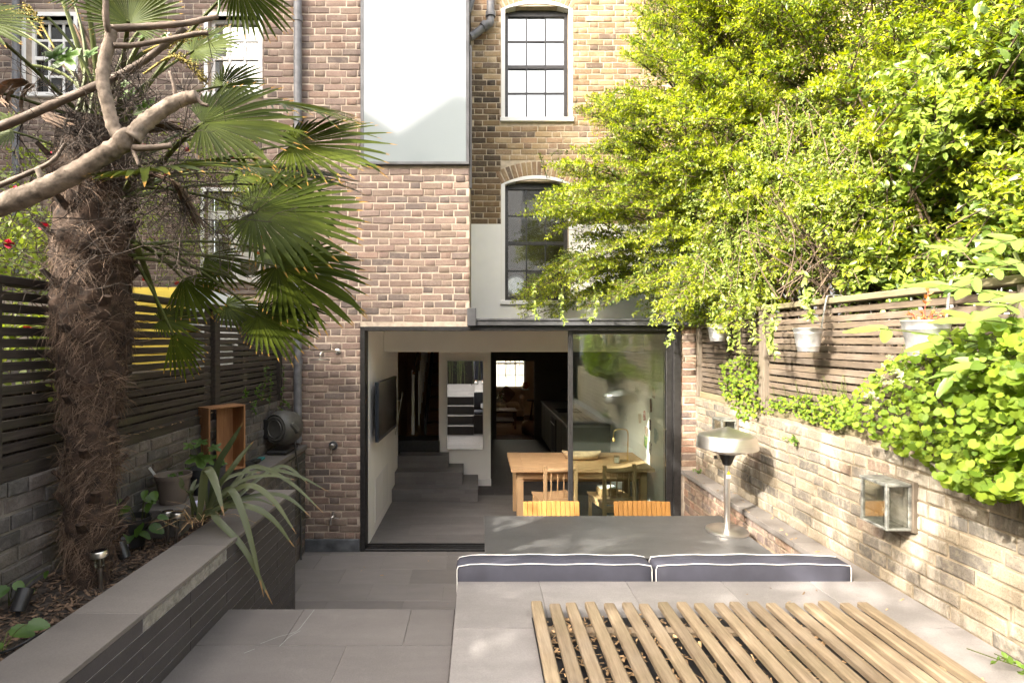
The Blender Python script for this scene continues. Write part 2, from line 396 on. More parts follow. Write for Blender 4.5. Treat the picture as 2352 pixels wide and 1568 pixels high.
def glassmat(name, tint=(.95,1,.97), refl=1.0, rough=0.0):
    t = NT(name); t.n.remove(t.b)
    fr = t.new('ShaderNodeFresnel'); fr.inputs['IOR'].default_value = 1.55
    gl = t.new('ShaderNodeBsdfGlossy'); gl.inputs['Roughness'].default_value = rough; gl.inputs['Color'].default_value = (1,1,1,1)
    tr = t.new('ShaderNodeBsdfTransparent'); tr.inputs['Color'].default_value = (*tint, 1)
    mx = t.new('ShaderNodeMixShader'); t.link(t.math('MULTIPLY', fr.outputs[0], refl, True), mx.inputs[0])
    t.link(tr.outputs[0], mx.inputs[1]); t.link(gl.outputs[0], mx.inputs[2]); t.link(mx.outputs[0], t.out.inputs['Surface'])
    return t.m
M['glass'] = glassmat('clear_glass', (.93,.96,.94), 1.6)
M['glass_green'] = glassmat('green_tinted_glass', (.955,.994,.968), .85, .004)
M['glass_sash'] = glassmat('old_window_glass', (.8,.81,.8), 2.0)
M['glass_lamp'] = glassmat('lantern_glass', (.88,.89,.86), .45, .03)
M['glass_sky'] = glassmat('sky_mirroring_glass', (.93,.95,.96), 4.5)
t = NT('milky_glass'); t.color((.185,.215,.225)); t.set(rough=.06, spec=.9, ior=1.6); M['milk'] = t.m
t = NT('mirror_silver'); t.color((.93,.95,.94)); t.set(metal=1, rough=.0); M['mirror'] = t.m
def leafmat(name, dark, light, tipc=None, trans=.35, rough=.42, stopsx=None, spec=.5):
    """leaves: 'rnd' picks a shade between dark (old leaves) and light (young leaves), 'young' pushes to the light one"""
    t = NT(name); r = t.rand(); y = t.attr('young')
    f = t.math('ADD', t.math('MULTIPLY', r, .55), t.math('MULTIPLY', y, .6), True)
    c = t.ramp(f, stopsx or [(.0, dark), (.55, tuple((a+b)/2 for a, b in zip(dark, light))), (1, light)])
    if tipc is not None:
        tp = t.attr('tip'); c = t.mixc(t.ramp(t.math('ADD', tp, t.math('MULTIPLY', t.noise(20, 2), .16)), [(.98,(0,0,0)),(1.09,(1,1,1))]), c, tipc)
    t.color(c); t.set(rough=rough, spec=spec)
    tl = t.new('ShaderNodeBsdfTranslucent')
    g = t.mixc(.5, c, (.55,.62,.06), 'MULTIPLY'); hv = t.new('ShaderNodeHueSaturation'); hv.inputs['Value'].default_value = 1.9; hv.inputs['Saturation'].default_value = 1.1
    t.link(c, hv.inputs['Color']); t.link(hv.outputs[0], tl.inputs['Color'])
    mx = t.new('ShaderNodeMixShader'); mx.inputs[0].default_value = trans
    t.link(t.b.outputs[0], mx.inputs[1]); t.link(tl.outputs[0], mx.inputs[2]); t.link(mx.outputs[0], t.out.inputs['Surface'])
    return t.m
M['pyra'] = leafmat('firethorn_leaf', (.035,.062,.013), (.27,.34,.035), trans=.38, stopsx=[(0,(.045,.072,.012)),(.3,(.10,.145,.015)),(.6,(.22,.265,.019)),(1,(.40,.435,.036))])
M['broad'] = leafmat('broad_shrub_leaf', (.045,.085,.014), (.25,.32,.04), trans=.3)
M['tangle'] = leafmat('jasmine_leaf', (.07,.11,.02), (.29,.36,.07), trans=.35)
M['climber'] = leafmat('heart_climber_leaf', (.07,.125,.010), (.30,.37,.035), trans=.42, rough=.6, spec=.25)
M['elder'] = leafmat('pale_elder_leaf', (.12,.19,.035), (.27,.35,.085), trans=.4)
M['palmleaf'] = leafmat('fan_palm_leaf', (.011,.018,.002), (.050,.064,.007), tipc=(.25,.14,.035), trans=.16, rough=.42, spec=.13)
MATS['fan_palm_leaf'].node_tree.nodes['Principled BSDF'].inputs['Specular Tint'].default_value = (.55,.75,.25,1)
M['phormium'] = leafmat('strap_leaf', (.045,.06,.025), (.15,.165,.075), tipc=(.22,.13,.05), trans=.2, rough=.4)
M['weed'] = leafmat('soft_green_leaf', (.05,.105,.018), (.13,.22,.03), trans=.35)
M['rose'] = leafmat('rose_leaf', (.06,.10,.02), (.30,.36,.05), trans=.35)
M['shade'] = leafmat('tree_leaf', (.03,.06,.015), (.08,.13,.03), trans=.25)
M['variegated'] = leafmat('cream_ivy_leaf', (.30,.36,.14), (.62,.62,.36), trans=.3)
M['redleaf'] = leafmat('rusty_stonecrop', (.30,.09,.03), (.45,.22,.06), trans=.3)
M['petiole'] = plain('green_petiole', (.075,.09,.022), .55, var=.25, scale=14, spec=.2)
M['bark'] = plain('brown_twig', (.10,.07,.045), .85, var=.3, scale=30, bump=.4)
M['fig'] = plain('smooth_grey_bark', (.235,.19,.15), .85, var=.35, scale=22, bump=.9, bscale=70, spec=.2)
M['figtwig'] = plain('brown_fig_twig', (.13,.095,.07), .75, var=.25, scale=20, bump=.4)
M['fibre_core'] = plain('palm_trunk_core', (.045,.026,.016), .95, var=.4, scale=25, bump=1.0, bscale=60)
M['fibre'] = plain('palm_fibre', (.15,.10,.068), .85, var=.3, scale=9, objvar=.55)
M['deadtwig'] = plain('dead_palm_twig', (.055,.040,.030), .9, var=.3, scale=30, objvar=.4)
M['deadleaf'] = plain('dead_palm_leaf', (.15,.095,.06), .85, var=.35, scale=20)
M['palmflower'] = plain('yellow_palm_flower', (.27,.215,.04), .8, var=.25, scale=60, bump=1, bscale=150)
M['petal_pink'] = plain('crimson_petal', (.55,.02,.07), .6, var=.15)
M['petal_red'] = plain('scarlet_petal', (.6,.04,.02), .6, var=.15)
M['bamboo'] = plain('bamboo_culm', (.13,.14,.05), .5, var=.2)
# ================================================================ brickwork
def in_frame(p, m=60):
    if p.y < .3: return False
    x = CX + p.x*F/p.y; y = CY + (CZ-p.z)*F/p.y
    return -m < x < 2352+m and -m < y < 1568+m
BRICK_VAR = {}
def brick_proto(L, H, D, key, mat, n=5):
    k = (key, round(L,3), mat.name)
    if k in BRICK_VAR: return BRICK_VAR[k]
    out = []
    for i in range(n):
        r = random.Random(hash((round(L,3), i)) & 0xffff)
        c = .0045; j = lambda s=.0022: r.uniform(-s, s)
        a, b = L/2, H/2
        v = []
        for (n_, ins) in ((-.03, 0), (D-c, 0), (D, c*1.3)):
            for sx, sz in ((-1,-1),(1,-1),(1,1),(-1,1)):
                v.append((sx*(a-ins)+j(), n_+(j(.0016) if n_ > 0 else 0), sz*(b-ins)+j()))
        f = []
        for lv in (0, 1):
            for q in range(4): f.append((lv*4+q, lv*4+(q+1)%4, (lv+1)*4+(q+1)%4, (lv+1)*4+q))
        f.append((8, 9, 10, 11))
        mb = MB(); mb.add(v, [t[::-1] for t in f]); me = mb.mesh('brick'); me.materials.append(mat); out.append(me)
    BRICK_VAR[k] = out; return out
def in_poly(x, y, poly):
    c = False; j = len(poly)-1
    for i in range(len(poly)):
        if (poly[i][1] > y) != (poly[j][1] > y) and x < (poly[j][0]-poly[i][0])*(y-poly[i][1])/(poly[j][1]-poly[i][1])+poly[i][0]: c = not c
        j = i
    return c
def brickwork(parent, plane, N, a0, a1, v0, v1, holes, mat, nind=300, course=.075, L=.215, joint=.0105, bond='flemish', proud=.006, rough=1.0, a_first=None, matfn=None):
    """plane: fixed coordinate of the mortar face, N: outward normal (along x or y). a runs along the other horizontal axis."""
    N = Vector(N); U = N.cross(Vector((0,0,1)))
    ax = 0 if abs(U.x) > .5 else 1
    rotm = Matrix((U, N, Vector((0,0,1)))).transposed()
    H = (L-joint)/2; nrow = int(math.ceil((v1-v0)/course-1e-6)); items = []
    for r in range(nrow):
        z0 = v0+r*course+joint/2; z1 = min(v0+(r+1)*course-joint/2, v1)
        if z1-z0 < .025: continue
        hs = sorted([(h[0], h[1]) for h in holes if h[2] < z1-.012 and h[3] > z0+.012])
        spans = []; s = a0
        for h in hs:
            if h[0] > s+.02: spans.append((s, h[0]))
            s = max(s, h[1])
        if s < a1-.02: spans.append((s, a1))
        # bond
        p = a0 - random.uniform(0,.02) - (0 if r % 2 == 0 else (L+H+2*joint)/2 + (.03 if bond == 'garden' and r % 3 else 0)); k = 0; cuts = []
        while p < a1:
            if bond == 'flemish': w = L if k % 2 == 0 else H
            elif bond == 'garden': w = L if random.random() < .78 else H
            w_ = w*random.uniform(.96, 1.03)
            cuts.append((p, p+w_, w)); p += w_+joint*random.uniform(.7,1.3); k += 1
        for (b0, b1, w) in cuts:
            for (s0, s1) in spans:
                c0, c1 = max(b0, s0+.002), min(b1, s1-.002)
                if c1-c0 > .03: items.append(((c0+c1)/2, (z0+z1)/2, c1-c0, z1-z0, w))
    recs = []
    for (a, z, w, h, w0) in items:
        c = Vector((0,0,z)); c[ax] = a; c[1-ax] = plane
        vis = in_frame(c); d = (c-camo.location); s = w*h*abs(d.normalized().dot(N))/d.length_squared if vis else -1
        recs.append((s, a, z, w, h, w0, c))
    order = sorted(range(len(recs)), key=lambda i: -recs[i][0])
    ind = set(order[:nind])
    V_, Q_, A_ = [], [], []
    for i, (s, a, z, w, h, w0, c) in enumerate(recs):
        big = w0 > L*.8
        m = matfn(c) if matfn else mat
        var = brick_proto(L if big else H, course-joint, proud, 'b', m)[i*7 % 5]
        base = L if big else H
        roll = random.gauss(0, .009*rough); off = N*max(-.0022, random.gauss(0, .0016*rough)) + Vector((0,0,random.gauss(0,.0012*rough)))
        mw = Matrix.Translation(c+off) @ (rotm @ Matrix.Rotation(roll, 3, 'Y')).to_4x4() @ Matrix.Diagonal((w/base, 1, h/(course-joint), 1))
        if i in ind and s > 0:
            o = bpy.data.objects.new('brick', var); col.objects.link(o); o.parent = parent; o.matrix_basis = mw
        elif not matfn or True:
            key = m.name; 
            co = np.empty(len(var.vertices)*3, dtype=np.float32); var.vertices.foreach_get('co', co); co = co.reshape(-1,3)
            R3 = np.array(mw.to_3x3()); co = co @ R3.T + np.array(mw.translation)
            V_.append((key, co)); 
    for key in sorted(set(k for k, _ in V_)):
        cs = [c for k, c in V_ if k == key]; n = len(cs)
        q = np.array([p.vertices[:] for p in brick_proto(L, course-joint, proud, 'b', MATS[key])[0].polygons])
        quads = np.concatenate([q+12*i for i in range(n)]); rn = np.repeat(rng.random(n), 12)
        o = link('brickwork', npmesh('brickwork', np.concatenate(cs), quads, atts={'rnd': rn}), MATS[key], parent); tag(o, kind='stuff')
def backing(name, plane, N, a0, a1, v0, v1, holes, mat, parent, t=.11):
    N = Vector(N); ax = 1 if abs(N.x) > .5 else 0
    A = sorted(set([a0, a1]+[min(max(x,a0),a1) for h in holes for x in h[:2]])); Z = sorted(set([v0, v1]+[min(max(x,v0),v1) for h in holes for x in h[2:]]))
    m = MB(); back = plane - (N[1-ax])*t
    for i in range(len(A)-1):
        run = None
        for k in range(len(Z)-1):
            ca, cz = (A[i]+A[i+1])/2, (Z[k]+Z[k+1])/2
            solid = not any(h[0] < ca < h[1] and h[2] < cz < h[3] for h in holes)
            if solid: run = (run[0], Z[k+1]) if run else (Z[k], Z[k+1])
            if run and (not solid or k == len(Z)-2):
                if ax == 0: m.box(A[i], A[i+1], plane, back, *run)
                else: m.box(plane, back, A[i], A[i+1], *run)
                run = None
    return m.build(name, mat, parent)

# ================================================================ ground
MB().box(-60, 60, -60, 80, -.3, -.06).build('ground', M['ground']); tag(bpy.data.objects['ground'], kind='structure')

YF = 5.864; YR = 7.09; S = 1/214.0; SR = YR/F
# ================================================================ our house
house = thing('terraced_house', 'brown brick terraced house with tall glass box and open sliding door', 'house', (0,YF,0), world=True)
hol = [(-1.271, .2, -.1, 2.407), (-1.262, -.05, 4.159, 7)]
ext = backing('extension_wall', YF, (0,-1,0), -2.31, -.103, 0, 6.6, hol, M['mortar_ext'], house, .12)
brickwork(ext, YF, (0,-1,0), -2.31, -.103, .13, 6.6, hol+[(-1.86,-1.26,-1,.135)], M['brick_ext'], 300, joint=.0115, rough=1.9)
# side returns and roof of the wing, so that it is a closed volume
MB().box(-2.31,-2.19, YF+.12, YR, 0, 6.6).build('side_wall', M['mortar_ext'], house)
MB().box(-.223,-.103, YF+.121, YR-.01, 2.49, 4.15).build('side_wall', M['mortar_ext'], house)
MB().box(-2.31,-.103, YF+.001, YR, 6.6, 6.7).build('roof', M['zinc'], house)
pl = MB().box(-1.86,-1.274, YF-.03, YF-.004, .0, .135, .004).build('plinth', M['plinth'], house)
# pier at the right of the door
pier = MB().box(2.165, 2.40, YF, YF+.12, 0, 2.41).build('pier', M['mortar_ext'], house)
brickwork(pier, YF, (0,-1,0), 2.168, 2.40, .90, 2.41, [], M['brick_low'], 60, bond='garden')
# zinc fascia and roof over the door
m = MB(); m.box(-.085, 2.75, YF-.07, YF+.05, 2.416, 2.482, .004); fa = m.build('fascia', M['zinc'], house)
MB().box(-.08, 2.76, YF-.085, YF-.071, 2.47, 2.49, .002).build('drip_edge', M['zinc'], fa)
MB().box(-.125, -.03, YF-.10, YF-.03, 2.41, 2.60, .006).build('end_cap', M['zinc'], fa)
MB().box(-.10, 2.75, YF+.051, YR-.001, 2.42, 2.47).build('flat_roof', M['zinc'], house)
# ---- rear wall
def zR(py): return CZ+(CY-py)*SR
def xR(px): return (px-CX)*SR
wU = (xR(1160), xR(1306), zR(272), zR(22)); wL = (xR(1160), xR(1306), zR(690), zR(424))
holes = [(wU[0], wU[1], wU[2], wU[3]+.04), (wL[0], wL[1], wL[2], wL[3]+.04)]
rear = backing('rear_wall', YR, (0,-1,0), -.102, 10, 2.471, 7.2, holes, M['mortar_rear'], house, .25)
zr = zR(515)
def soot(c): return M['brick_soot'] if (c.x < xR(1158)+.02*math.sin(c.z*40) and c.z < zR(150)+.2*math.sin(c.x*30)) else M['brick_rear']
arches = []
brickwork(rear, YR, (0,-1,0), -.102, 5.2, zr, 7.2, [(wU[0]-.055, wU[1]+.055, wU[2]-.05, wU[3]+.30), (wL[0]-.055, wL[1]+.055, wL[2]-.1, wL[3]+.30)], M['brick_rear'], 300, course=.0748, matfn=soot)
# white render on the ground storey
rn = MB()
for (a0,a1,b0,b1) in ((-.10, wL[0]-.052, 2.472, zr-.002), (wL[1]+.052, 10, 2.472, zr-.002), (wL[0]-.052, wL[1]+.052, 2.472, wL[2]-.03)): rn.box(a0,a1,YR-.014,YR-.001,b0,b1)
rn.build('white_render', M['render'], rear)
def arc_pts(x0, x1, z, rise, n=14, grow=0.0):
    w = (x1-x0)/2; cxm = (x0+x1)/2; r = (w*w+rise*rise)/(2*rise); zc = z+rise-r; a = math.asin(w/r)
    return [((cxm+(r+grow)*math.sin(-a+2*a*i/(n-1))), zc+(r+grow)*math.cos(-a+2*a*i/(n-1)), -a+2*a*i/(n-1)) for i in range(n)]
def sash(parent, w, Y, frame, glass, cols=3, rows=4, arch=.05, border=M['render'], set_back=.09, bars=.018, meet=True, sill=True, lab=None):
    x0,x1,z0,z1 = w; yb = Y+set_back
    fr = MB(); ft = .045
    fr.box(x0, x0+ft, yb, yb+.07, z0, z1+.02); fr.box(x1-ft, x1, yb, yb+.07, z0, z1+.02)
    fr.box(x0+ft, x1-ft, yb, yb+.07, z0, z0+ft*1.2)
    top = arc_pts(x0, x1, z1, arch) if arch else [(x0,z1,0),(x1,z1,0)]
    poly = [(x0+ft, z1-ft*.9), (x1-ft, z1-ft*.9)] + [(max(min(p[0], x1-ft), x0+ft), p[1]) for p in top[::-1]]
    fr.prism(poly, yb+.001, yb+.069)
    fo = fr.build('window', frame, parent)
    gx0, gx1, gz0, gz1 = x0+ft, x1-ft, z0+ft*1.2, z1-ft*.9
    pw = (gx1-gx0-bars*(cols-1))/cols; mh = .045 if meet else bars
    hs = (gz1-gz0-mh-bars*(rows-2))/rows
    zz = []; z = gz0
    for r in range(rows):
        zz.append(z); z += hs + (mh if (r == rows//2-1) else bars)
    pm = MB().box(0, pw-.0008, 0, .004, 0, hs-.0008).mesh('pane'); pm.materials.append(glass)
    for r in range(rows):
        for c in range(cols):
            o = bpy.data.objects.new('pane', pm); col.objects.link(o); o.parent = fo; o.location = (gx0+c*(pw+bars)+.0004, yb+.03+random.uniform(-.001,.001), zz[r]+.0004); o.rotation_euler = (random.gauss(0,.004), 0, random.gauss(0,.004))
    for c in range(cols-1):
        MB().box(gx0+(c+1)*pw+c*bars, gx0+(c+1)*(pw+bars), yb+.018, yb+.05, gz0, gz1).build('glazing_bar', frame, fo)
    for r in range(rows-1):
        h = mh if r == rows//2-1 else bars
        for c in range(cols):
            MB().box(gx0+c*(pw+bars)+.0003, gx0+c*(pw+bars)+pw-.0003, yb+.016-(.01 if h == mh else 0), yb+.048, zz[r]+hs, zz[r]+hs+h).build('glazing_bar', frame, fo)
    # painted reveal: band round the opening and the sides of the recess
    bd = MB(); bw = .05
    bd.box(x0-bw, x0-.001, Y-.012, Y+.18, z0, z1); bd.box(x1+.001, x1+bw, Y-.012, Y+.18, z0, z1)
    if arch:
        a1 = arc_pts(x0-.001, x1+.001, z1, arch+.02); a2 = arc_pts(x0-bw, x1+bw, z1+.001, arch+.02+bw*.9)
        for i in range(len(a1)-1):
            q = [(a1[i][0],a1[i][1]),(a1[i+1][0],a1[i+1][1]),(a2[i+1][0],a2[i+1][1]),(a2[i][0],a2[i][1])]
            bd.prism(q, Y-.0125, Y+.18)
    else: bd.box(x0-bw, x1+bw, Y-.0125, Y+.18, z1, z1+bw)
    bd.build('reveal', border, fo)
    if sill: MB().box(x0-.065, x1+.065, Y-.05, Y+.085, z0-.055, z0-.001, .006).build('sill', border, fo)
    return fo
wu = sash(house, wU, YR, M['sash_black'], M['glass_sky'])
MB().box(wU[0]+.002, wU[1]-.002, YR+.162, YR+.168, wU[2]-.02, wU[3]+.1).build('blind', M['white'], wu)  # white sheet added behind the panes to stand in for reflected sky
wl_ = sash(house, wL, YR, M['sash_black'], M['glass_sash'])
# dark room behind the lower window, with the round white mirror on its sill
MB().box(wL[0]-.6, wL[1]+1.2, YR+1.6, YR+1.65, 2.5, 4.7).build('room_wall', M['olive_wall'], wl_)
mm = MB(); mm.lathe([(.115,0),(.135,.0),(.135,.02),(.115,.02),(.115,.0)], 32, M=rot_to((0,-1,0)), c=(wL[0]+.16, YR+.25, wL[2]+.22), cap=False); ro = mm.build('round_mirror', M['white'], wl_, auto=40)
MB().lathe([(.0,.0),(.1149,.0),(.1149,.006),(0,.006)], 32, M=rot_to((0,-1,0)), c=(wL[0]+.16, YR+.252, wL[2]+.22)).build('mirror_disc', M['mirror'], ro)
# gauged brick arches over both windows
for w in (wU, wL):
    pts = arc_pts(w[0]-.05, w[1]+.05, w[3]+.004, .12, 17, 0)
    for i in range(16):
        a = (pts[i][2]+pts[i+1][2])/2; x = (pts[i][0]+pts[i+1][0])/2; z = (pts[i][1]+pts[i+1][1])/2
        me = brick_proto(.066, .17, .008, 'v', M['brick_rear'])[i % 5]
        o = bpy.data.objects.new('brick', me); col.objects.link(o); o.parent = rear
        o.matrix_basis = Matrix.Translation((x+.086*math.sin(a), YR, z+.086*math.cos(a))) @ Matrix.Rotation(a, 4, 'Y') @ Matrix((Vector((-1,0,0)),Vector((0,-1,0)),Vector((0,0,1)))).transposed().to_4x4() @ Matrix.Diagonal(((pts[i+1][0]-pts[i][0]-.008)/.066,1,1,1))
# ---- tall glass box
gb = MB()
gx0, gx1, gz0 = -1.262, -.103, 4.159
gb.box(gx0, gx0+.035, YF-.05, YF+.08, gz0, 6.6, .003); gb.box(gx1-.035, gx1, YF-.05, YF+.08, gz0, 6.6, .003)
gb.box(gx0-.0, gx1+.0, YF-.056, YF+.08, gz0-.03, gz0+.0, .003)
gf = gb.build('glazed_box', M['zinc'], house)
MB().box(gx0+.0355, gx1-.0355, YF-.045, YF-.03, gz0+.001, 6.6).build('pane', M['milk'], gf)
MB().box(gx1+.002, gx1+.03, YF-.03, YF+.0, gz0-.28, gz0+1.25, .003).build('side_flashing', M['black'], gf)
# ---- pipes
dp = MB(); dp.tube([(-1.92,YF-.075,1.18),(-1.92,YF-.075,6.8)], .042, 16); d = dp.build('downpipe', M['pipe'], house, auto=40)
for z in (2.03, 2.98, 4.3, 5.66):
    MB().lathe([(.05,-.03),(.05,.03)], 20, c=(-1.92,YF-.075,z)).build('collar', M['pipe'], d, auto=40)
p2 = MB(); yy = YR-.09
p2.tube(smoothline([(xR(1126),yy,7.2),(xR(1126),yy,zR(50)),(xR(1118),yy,zR(66)),(xR(1088),yy-.02,zR(92)),(xR(1078),yy-.05,zR(100))],6), .05, 14); d2 = p2.build('soil_pipe', M['pipe'], house, auto=40)
for (px,py,dr) in ((1126,44,(0,0,1)),(1113,70,(1,0,.9))):
    MB().lathe([(.063,-.03),(.063,.03)], 18, M=rot_to(dr), c=(xR(px),yy-.005,zR(py))).build('collar', M['pipe'], d2, auto=40)
MB().tube([(xR(1083),yy,7.2),(xR(1083),yy,zR(12)),(xR(1074),yy,zR(40))], .045, 12).build('waste_pipe', M['pipe'], house, auto=40)
# ---- shower, valve, tap on the wing
sh = thing('wall_shower', 'steel rain shower head on bent arm fixed to brown brick', 'shower', (-1.55,YF,2.1), world=True)
pA = P(775,807,YF-.02); 
MB().lathe([(.03,0),(.03,.012),(.014,.02)], 16, M=rot_to((0,-1,0)), c=(pA.x,YF-.008,pA.z)).build('wall_plate', M['steel'], sh, auto=40)
MB().tube(smoothline([(pA.x,YF-.02,pA.z),(pA.x-.03,YF-.12,pA.z+.005),(pA.x-.10,YF-.25,pA.z-.005),(pA.x-.115,YF-.27,pA.z-.06)],5), .011, 10).build('arm', M['steel'], sh, auto=40)
MB().lathe([(.0,.02),(.02,.018),(.105,.006),(.105,0),(0,0)], 28, c=(pA.x-.115,YF-.27,pA.z-.085)).build('shower_head', M['steel'], sh, auto=40)
sv = thing('shower_valve', 'round steel shower valve on brick beside the doorway', 'valve', (-1.565,YF,1.13), world=True)
pB = P(765,1023,YF-.02)
MB().lathe([(.048,0),(.048,.01),(.03,.014)], 24, M=rot_to((0,-1,0)), c=(pB.x,YF-.008,pB.z)).build('plate', M['zinc'], sv, auto=40)
MB().lathe([(.026,0),(.026,.05),(.022,.054)], 20, M=rot_to((0,-1,0)), c=(pB.x,YF-.022,pB.z)).build('knob', M['steel'], sv, auto=40)
MB().tube([(pB.x-.005,YF-.06,pB.z-.02),(pB.x-.012,YF-.065,pB.z-.075)], .006, 8).build('lever', M['steel'], sv, auto=40)
tp = thing('garden_tap', 'small steel garden tap low on the brown brick pier', 'tap', (-1.55,YF,.37), world=True)
pC = P(768,1187,YF-.03)
MB().tube(smoothline([(pC.x,YF-.0,pC.z+.02),(pC.x,YF-.07,pC.z+.02),(pC.x-.02,YF-.09,pC.z-.0),(pC.x-.026,YF-.09,pC.z-.06)],5), .013, 10).build('spout', M['steel'], tp, auto=40)
MB().tube([(pC.x-.005,YF-.05,pC.z+.028),(pC.x-.005,YF-.05,pC.z+.06)], .011, 10).build('valve_body', M['steel'], tp, auto=40)
MB().tube([(pC.x-.02,YF-.055,pC.z+.0),(pC.x+.05,YF-.055,pC.z-.005)], .008, 8).build('lever', M['steel'], tp, auto=40)

# ---- sliding door
dX0, dX1, dZ1 = -1.271, 2.162, 2.407
df = MB()
df.box(dX0, dX0+.05, YF-.02, YF+.16, 0.0, dZ1-.001, .003); df.box(dX1-.075, dX1, YF-.02, YF+.16, 0, dZ1-.001, .003)
df.box(dX0+.0505, dX1-.0755, YF-.021, YF+.16, dZ1-.045, dZ1, .003)
df.box(dX0+.0505, dX1-.0755, YF-.01, YF+.18, -.03, .022, .003)
door = df.build('sliding_door', M['black'], house)
for y in (.02, .07, .12): MB().box(dX0+.051, dX1-.076, YF+y, YF+y+.012, .0225, .034).build('track', M['black'], door)
gx = (1303-CX)*S*1.02
sf = MB(); sf.box(gx, gx+.048, YF+.03, YF+.085, .035, dZ1-.046, .003); sf.box(dX1-.14, dX1-.076, YF+.03, YF+.085, .035, dZ1-.046, .003)
sf.box(gx+.0485, dX1-.1405, YF+.03, YF+.085, .035, .075); sf.box(gx+.0485, dX1-.1405, YF+.03, YF+.085, dZ1-.08, dZ1-.0465)
leafd = sf.build('door_leaf', M['black'], door)
MB().box(gx+.049, dX1-.141, YF+.05, YF+.06, .0755, dZ1-.081).build('pane', M['glass_green'], door)
MB().box(gx+.049, dX1-.141, YF+.105, YF+.115, .0755, dZ1-.081).build('pane', M['glass_green'], door)

# ================================================================ inside
XL, XR_ = -1.222, 2.12; ZC = 2.385
MB().box(XL-.1, XL, YF+.17, 8.25, -.02, ZC+.05).build('inner_wall', M['white'], house)
MB().box(XR_, XR_+.1, YF+.17, 12.6, -.02, ZC+.05).build('inner_wall', M['white'], house)
MB().box(XL-1.2, XR_+.1, YF+.17, 12.65, ZC, ZC+.03).build('ceiling', M['white'], house)
bm_ = MB().box(XL, XR_, 7.02, 7.34, 2.11, ZC-.001, .003).build('ceiling_beam', M['white'], house)
# mirror wall with its end and skirting, corridor behind it
mw = MB().box(-.623, .183, 8.5, 8.62, 0, ZC-.001).build('mirror_wall', M['white'], house)
MB().box(-.02, .19, 8.483, 8.499, .0, .11, .004).build('skirting', M['offwhite'], mw)
MB().box(.10, .183, 8.621, 12.5, 0, ZC-.001).build('corridor_wall', M['olive_wall'], house)
ow = (.40, 1.27, 1.79)
cw = MB(); cw.box(.184, ow[0], 12.5, 12.62, 0, ZC-.001); cw.box(ow[1], XR_-.001, 12.5, 12.62, 0, ZC-.001); cw.box(ow[0], ow[1], 12.5, 12.62, ow[2], ZC-.001)
cw.build('dividing_wall', M['olive_wall'], house)
MB().box(.20, ow[0]-.001, 12.482, 12.499, 0, .1).build('skirting', M['olive_wall'], house)
MB().box(ow[1]+.001, 1.41, 12.482, 12.499, 0, .1).build('skirting', M['olive_wall'], house)
# access panels and skirting on the left wall
for (y0,y1) in ((6.42,6.86),(6.88,7.3)): MB().box(XL+.0005, XL+.006, y0, y1, .12, .62, .001).build('access_panel', M['offwhite'], house)
# floor tiles indoors
fl = MB().box(XL-.0, XR_, YF+.182, 12.5, -.05, -.0012).build('indoor_floor', M['joint']); tag(fl, kind='structure')
y = 6.03-.0; r = 0
prow = [YF+.183] + [6.05+.322*i for i in range(0, 13)]
for r in range(len(prow)-1):
    x = XL+.001 - (.33 if r % 2 else .05) - random.uniform(0,.3)
    while x < XR_:
        a, b = max(x, XL+.001), min(x+.66, XR_-.001)
        if b-a > .02: MB().box(a+.0012, b-.0012, prow[r]+.0012, prow[r+1]-.0012, -.0055, .002, .001).build('tile', M['tile_in'] if prow[r] < 7.9 else M['tile_dark'], fl)  # back rows take the charcoal tile to paint the dimmer indoor light
        x += .66
MB().box(XL+1.4, XR_-.001, prow[-1]+.001, 12.499, -.0055, .002).build('far_dimmed_tiles', M['tile_dark'], fl)  # charcoal here too, painting in the low light at the back
# steps up to the stair
st = thing('indoor_steps', 'three dark tiled steps rising left of the mirror wall', 'steps', (-.6,7.7,0), world=True)
spec = [(XL+.001,-.012,7.655,8.498,.003,.175),(XL+.001,-.235,7.92,8.498,.1752,.35),(XL+.001,-.46,8.2,8.498,.3502,.525)]
for (x0,x1,y0,y1,z0,z1) in spec:
    # tread and riser clad in strips of tile
    s_ = MB().box(x0+.004, x1-.004, y0+.004, y1, z0, z1-.006).build('step', M['tile_in'], st)
    x = x0
    while x < x1-.01:
        b = min(x+random.choice((.42,.66)), x1)
        if x1-b < .1: b = x1
        MB().box(x+.001, b-.001, y0, y1-.001, z1-.0058, z1+.001, .001).build('tile', M['tile_in'], s_); x = b
    for k in range(3):
        x = x0; hh = (z1-.006-z0)/3
        while x < x1-.01:
            b = min(x+random.choice((.3,.42,.66)), x1)
            if x1-b < .1: b = x1
            MB().box(x+.001, b-.001, y0-.003, y0+.0039, z0+k*hh+.0012, z0+(k+1)*hh-.0012, .0008).build('tile', M['tile_in'], s_); x = b
sb = MB().box(XL-.3, -.60, 8.5, 9.0, .30, .70).build('landing', M['black'], house)
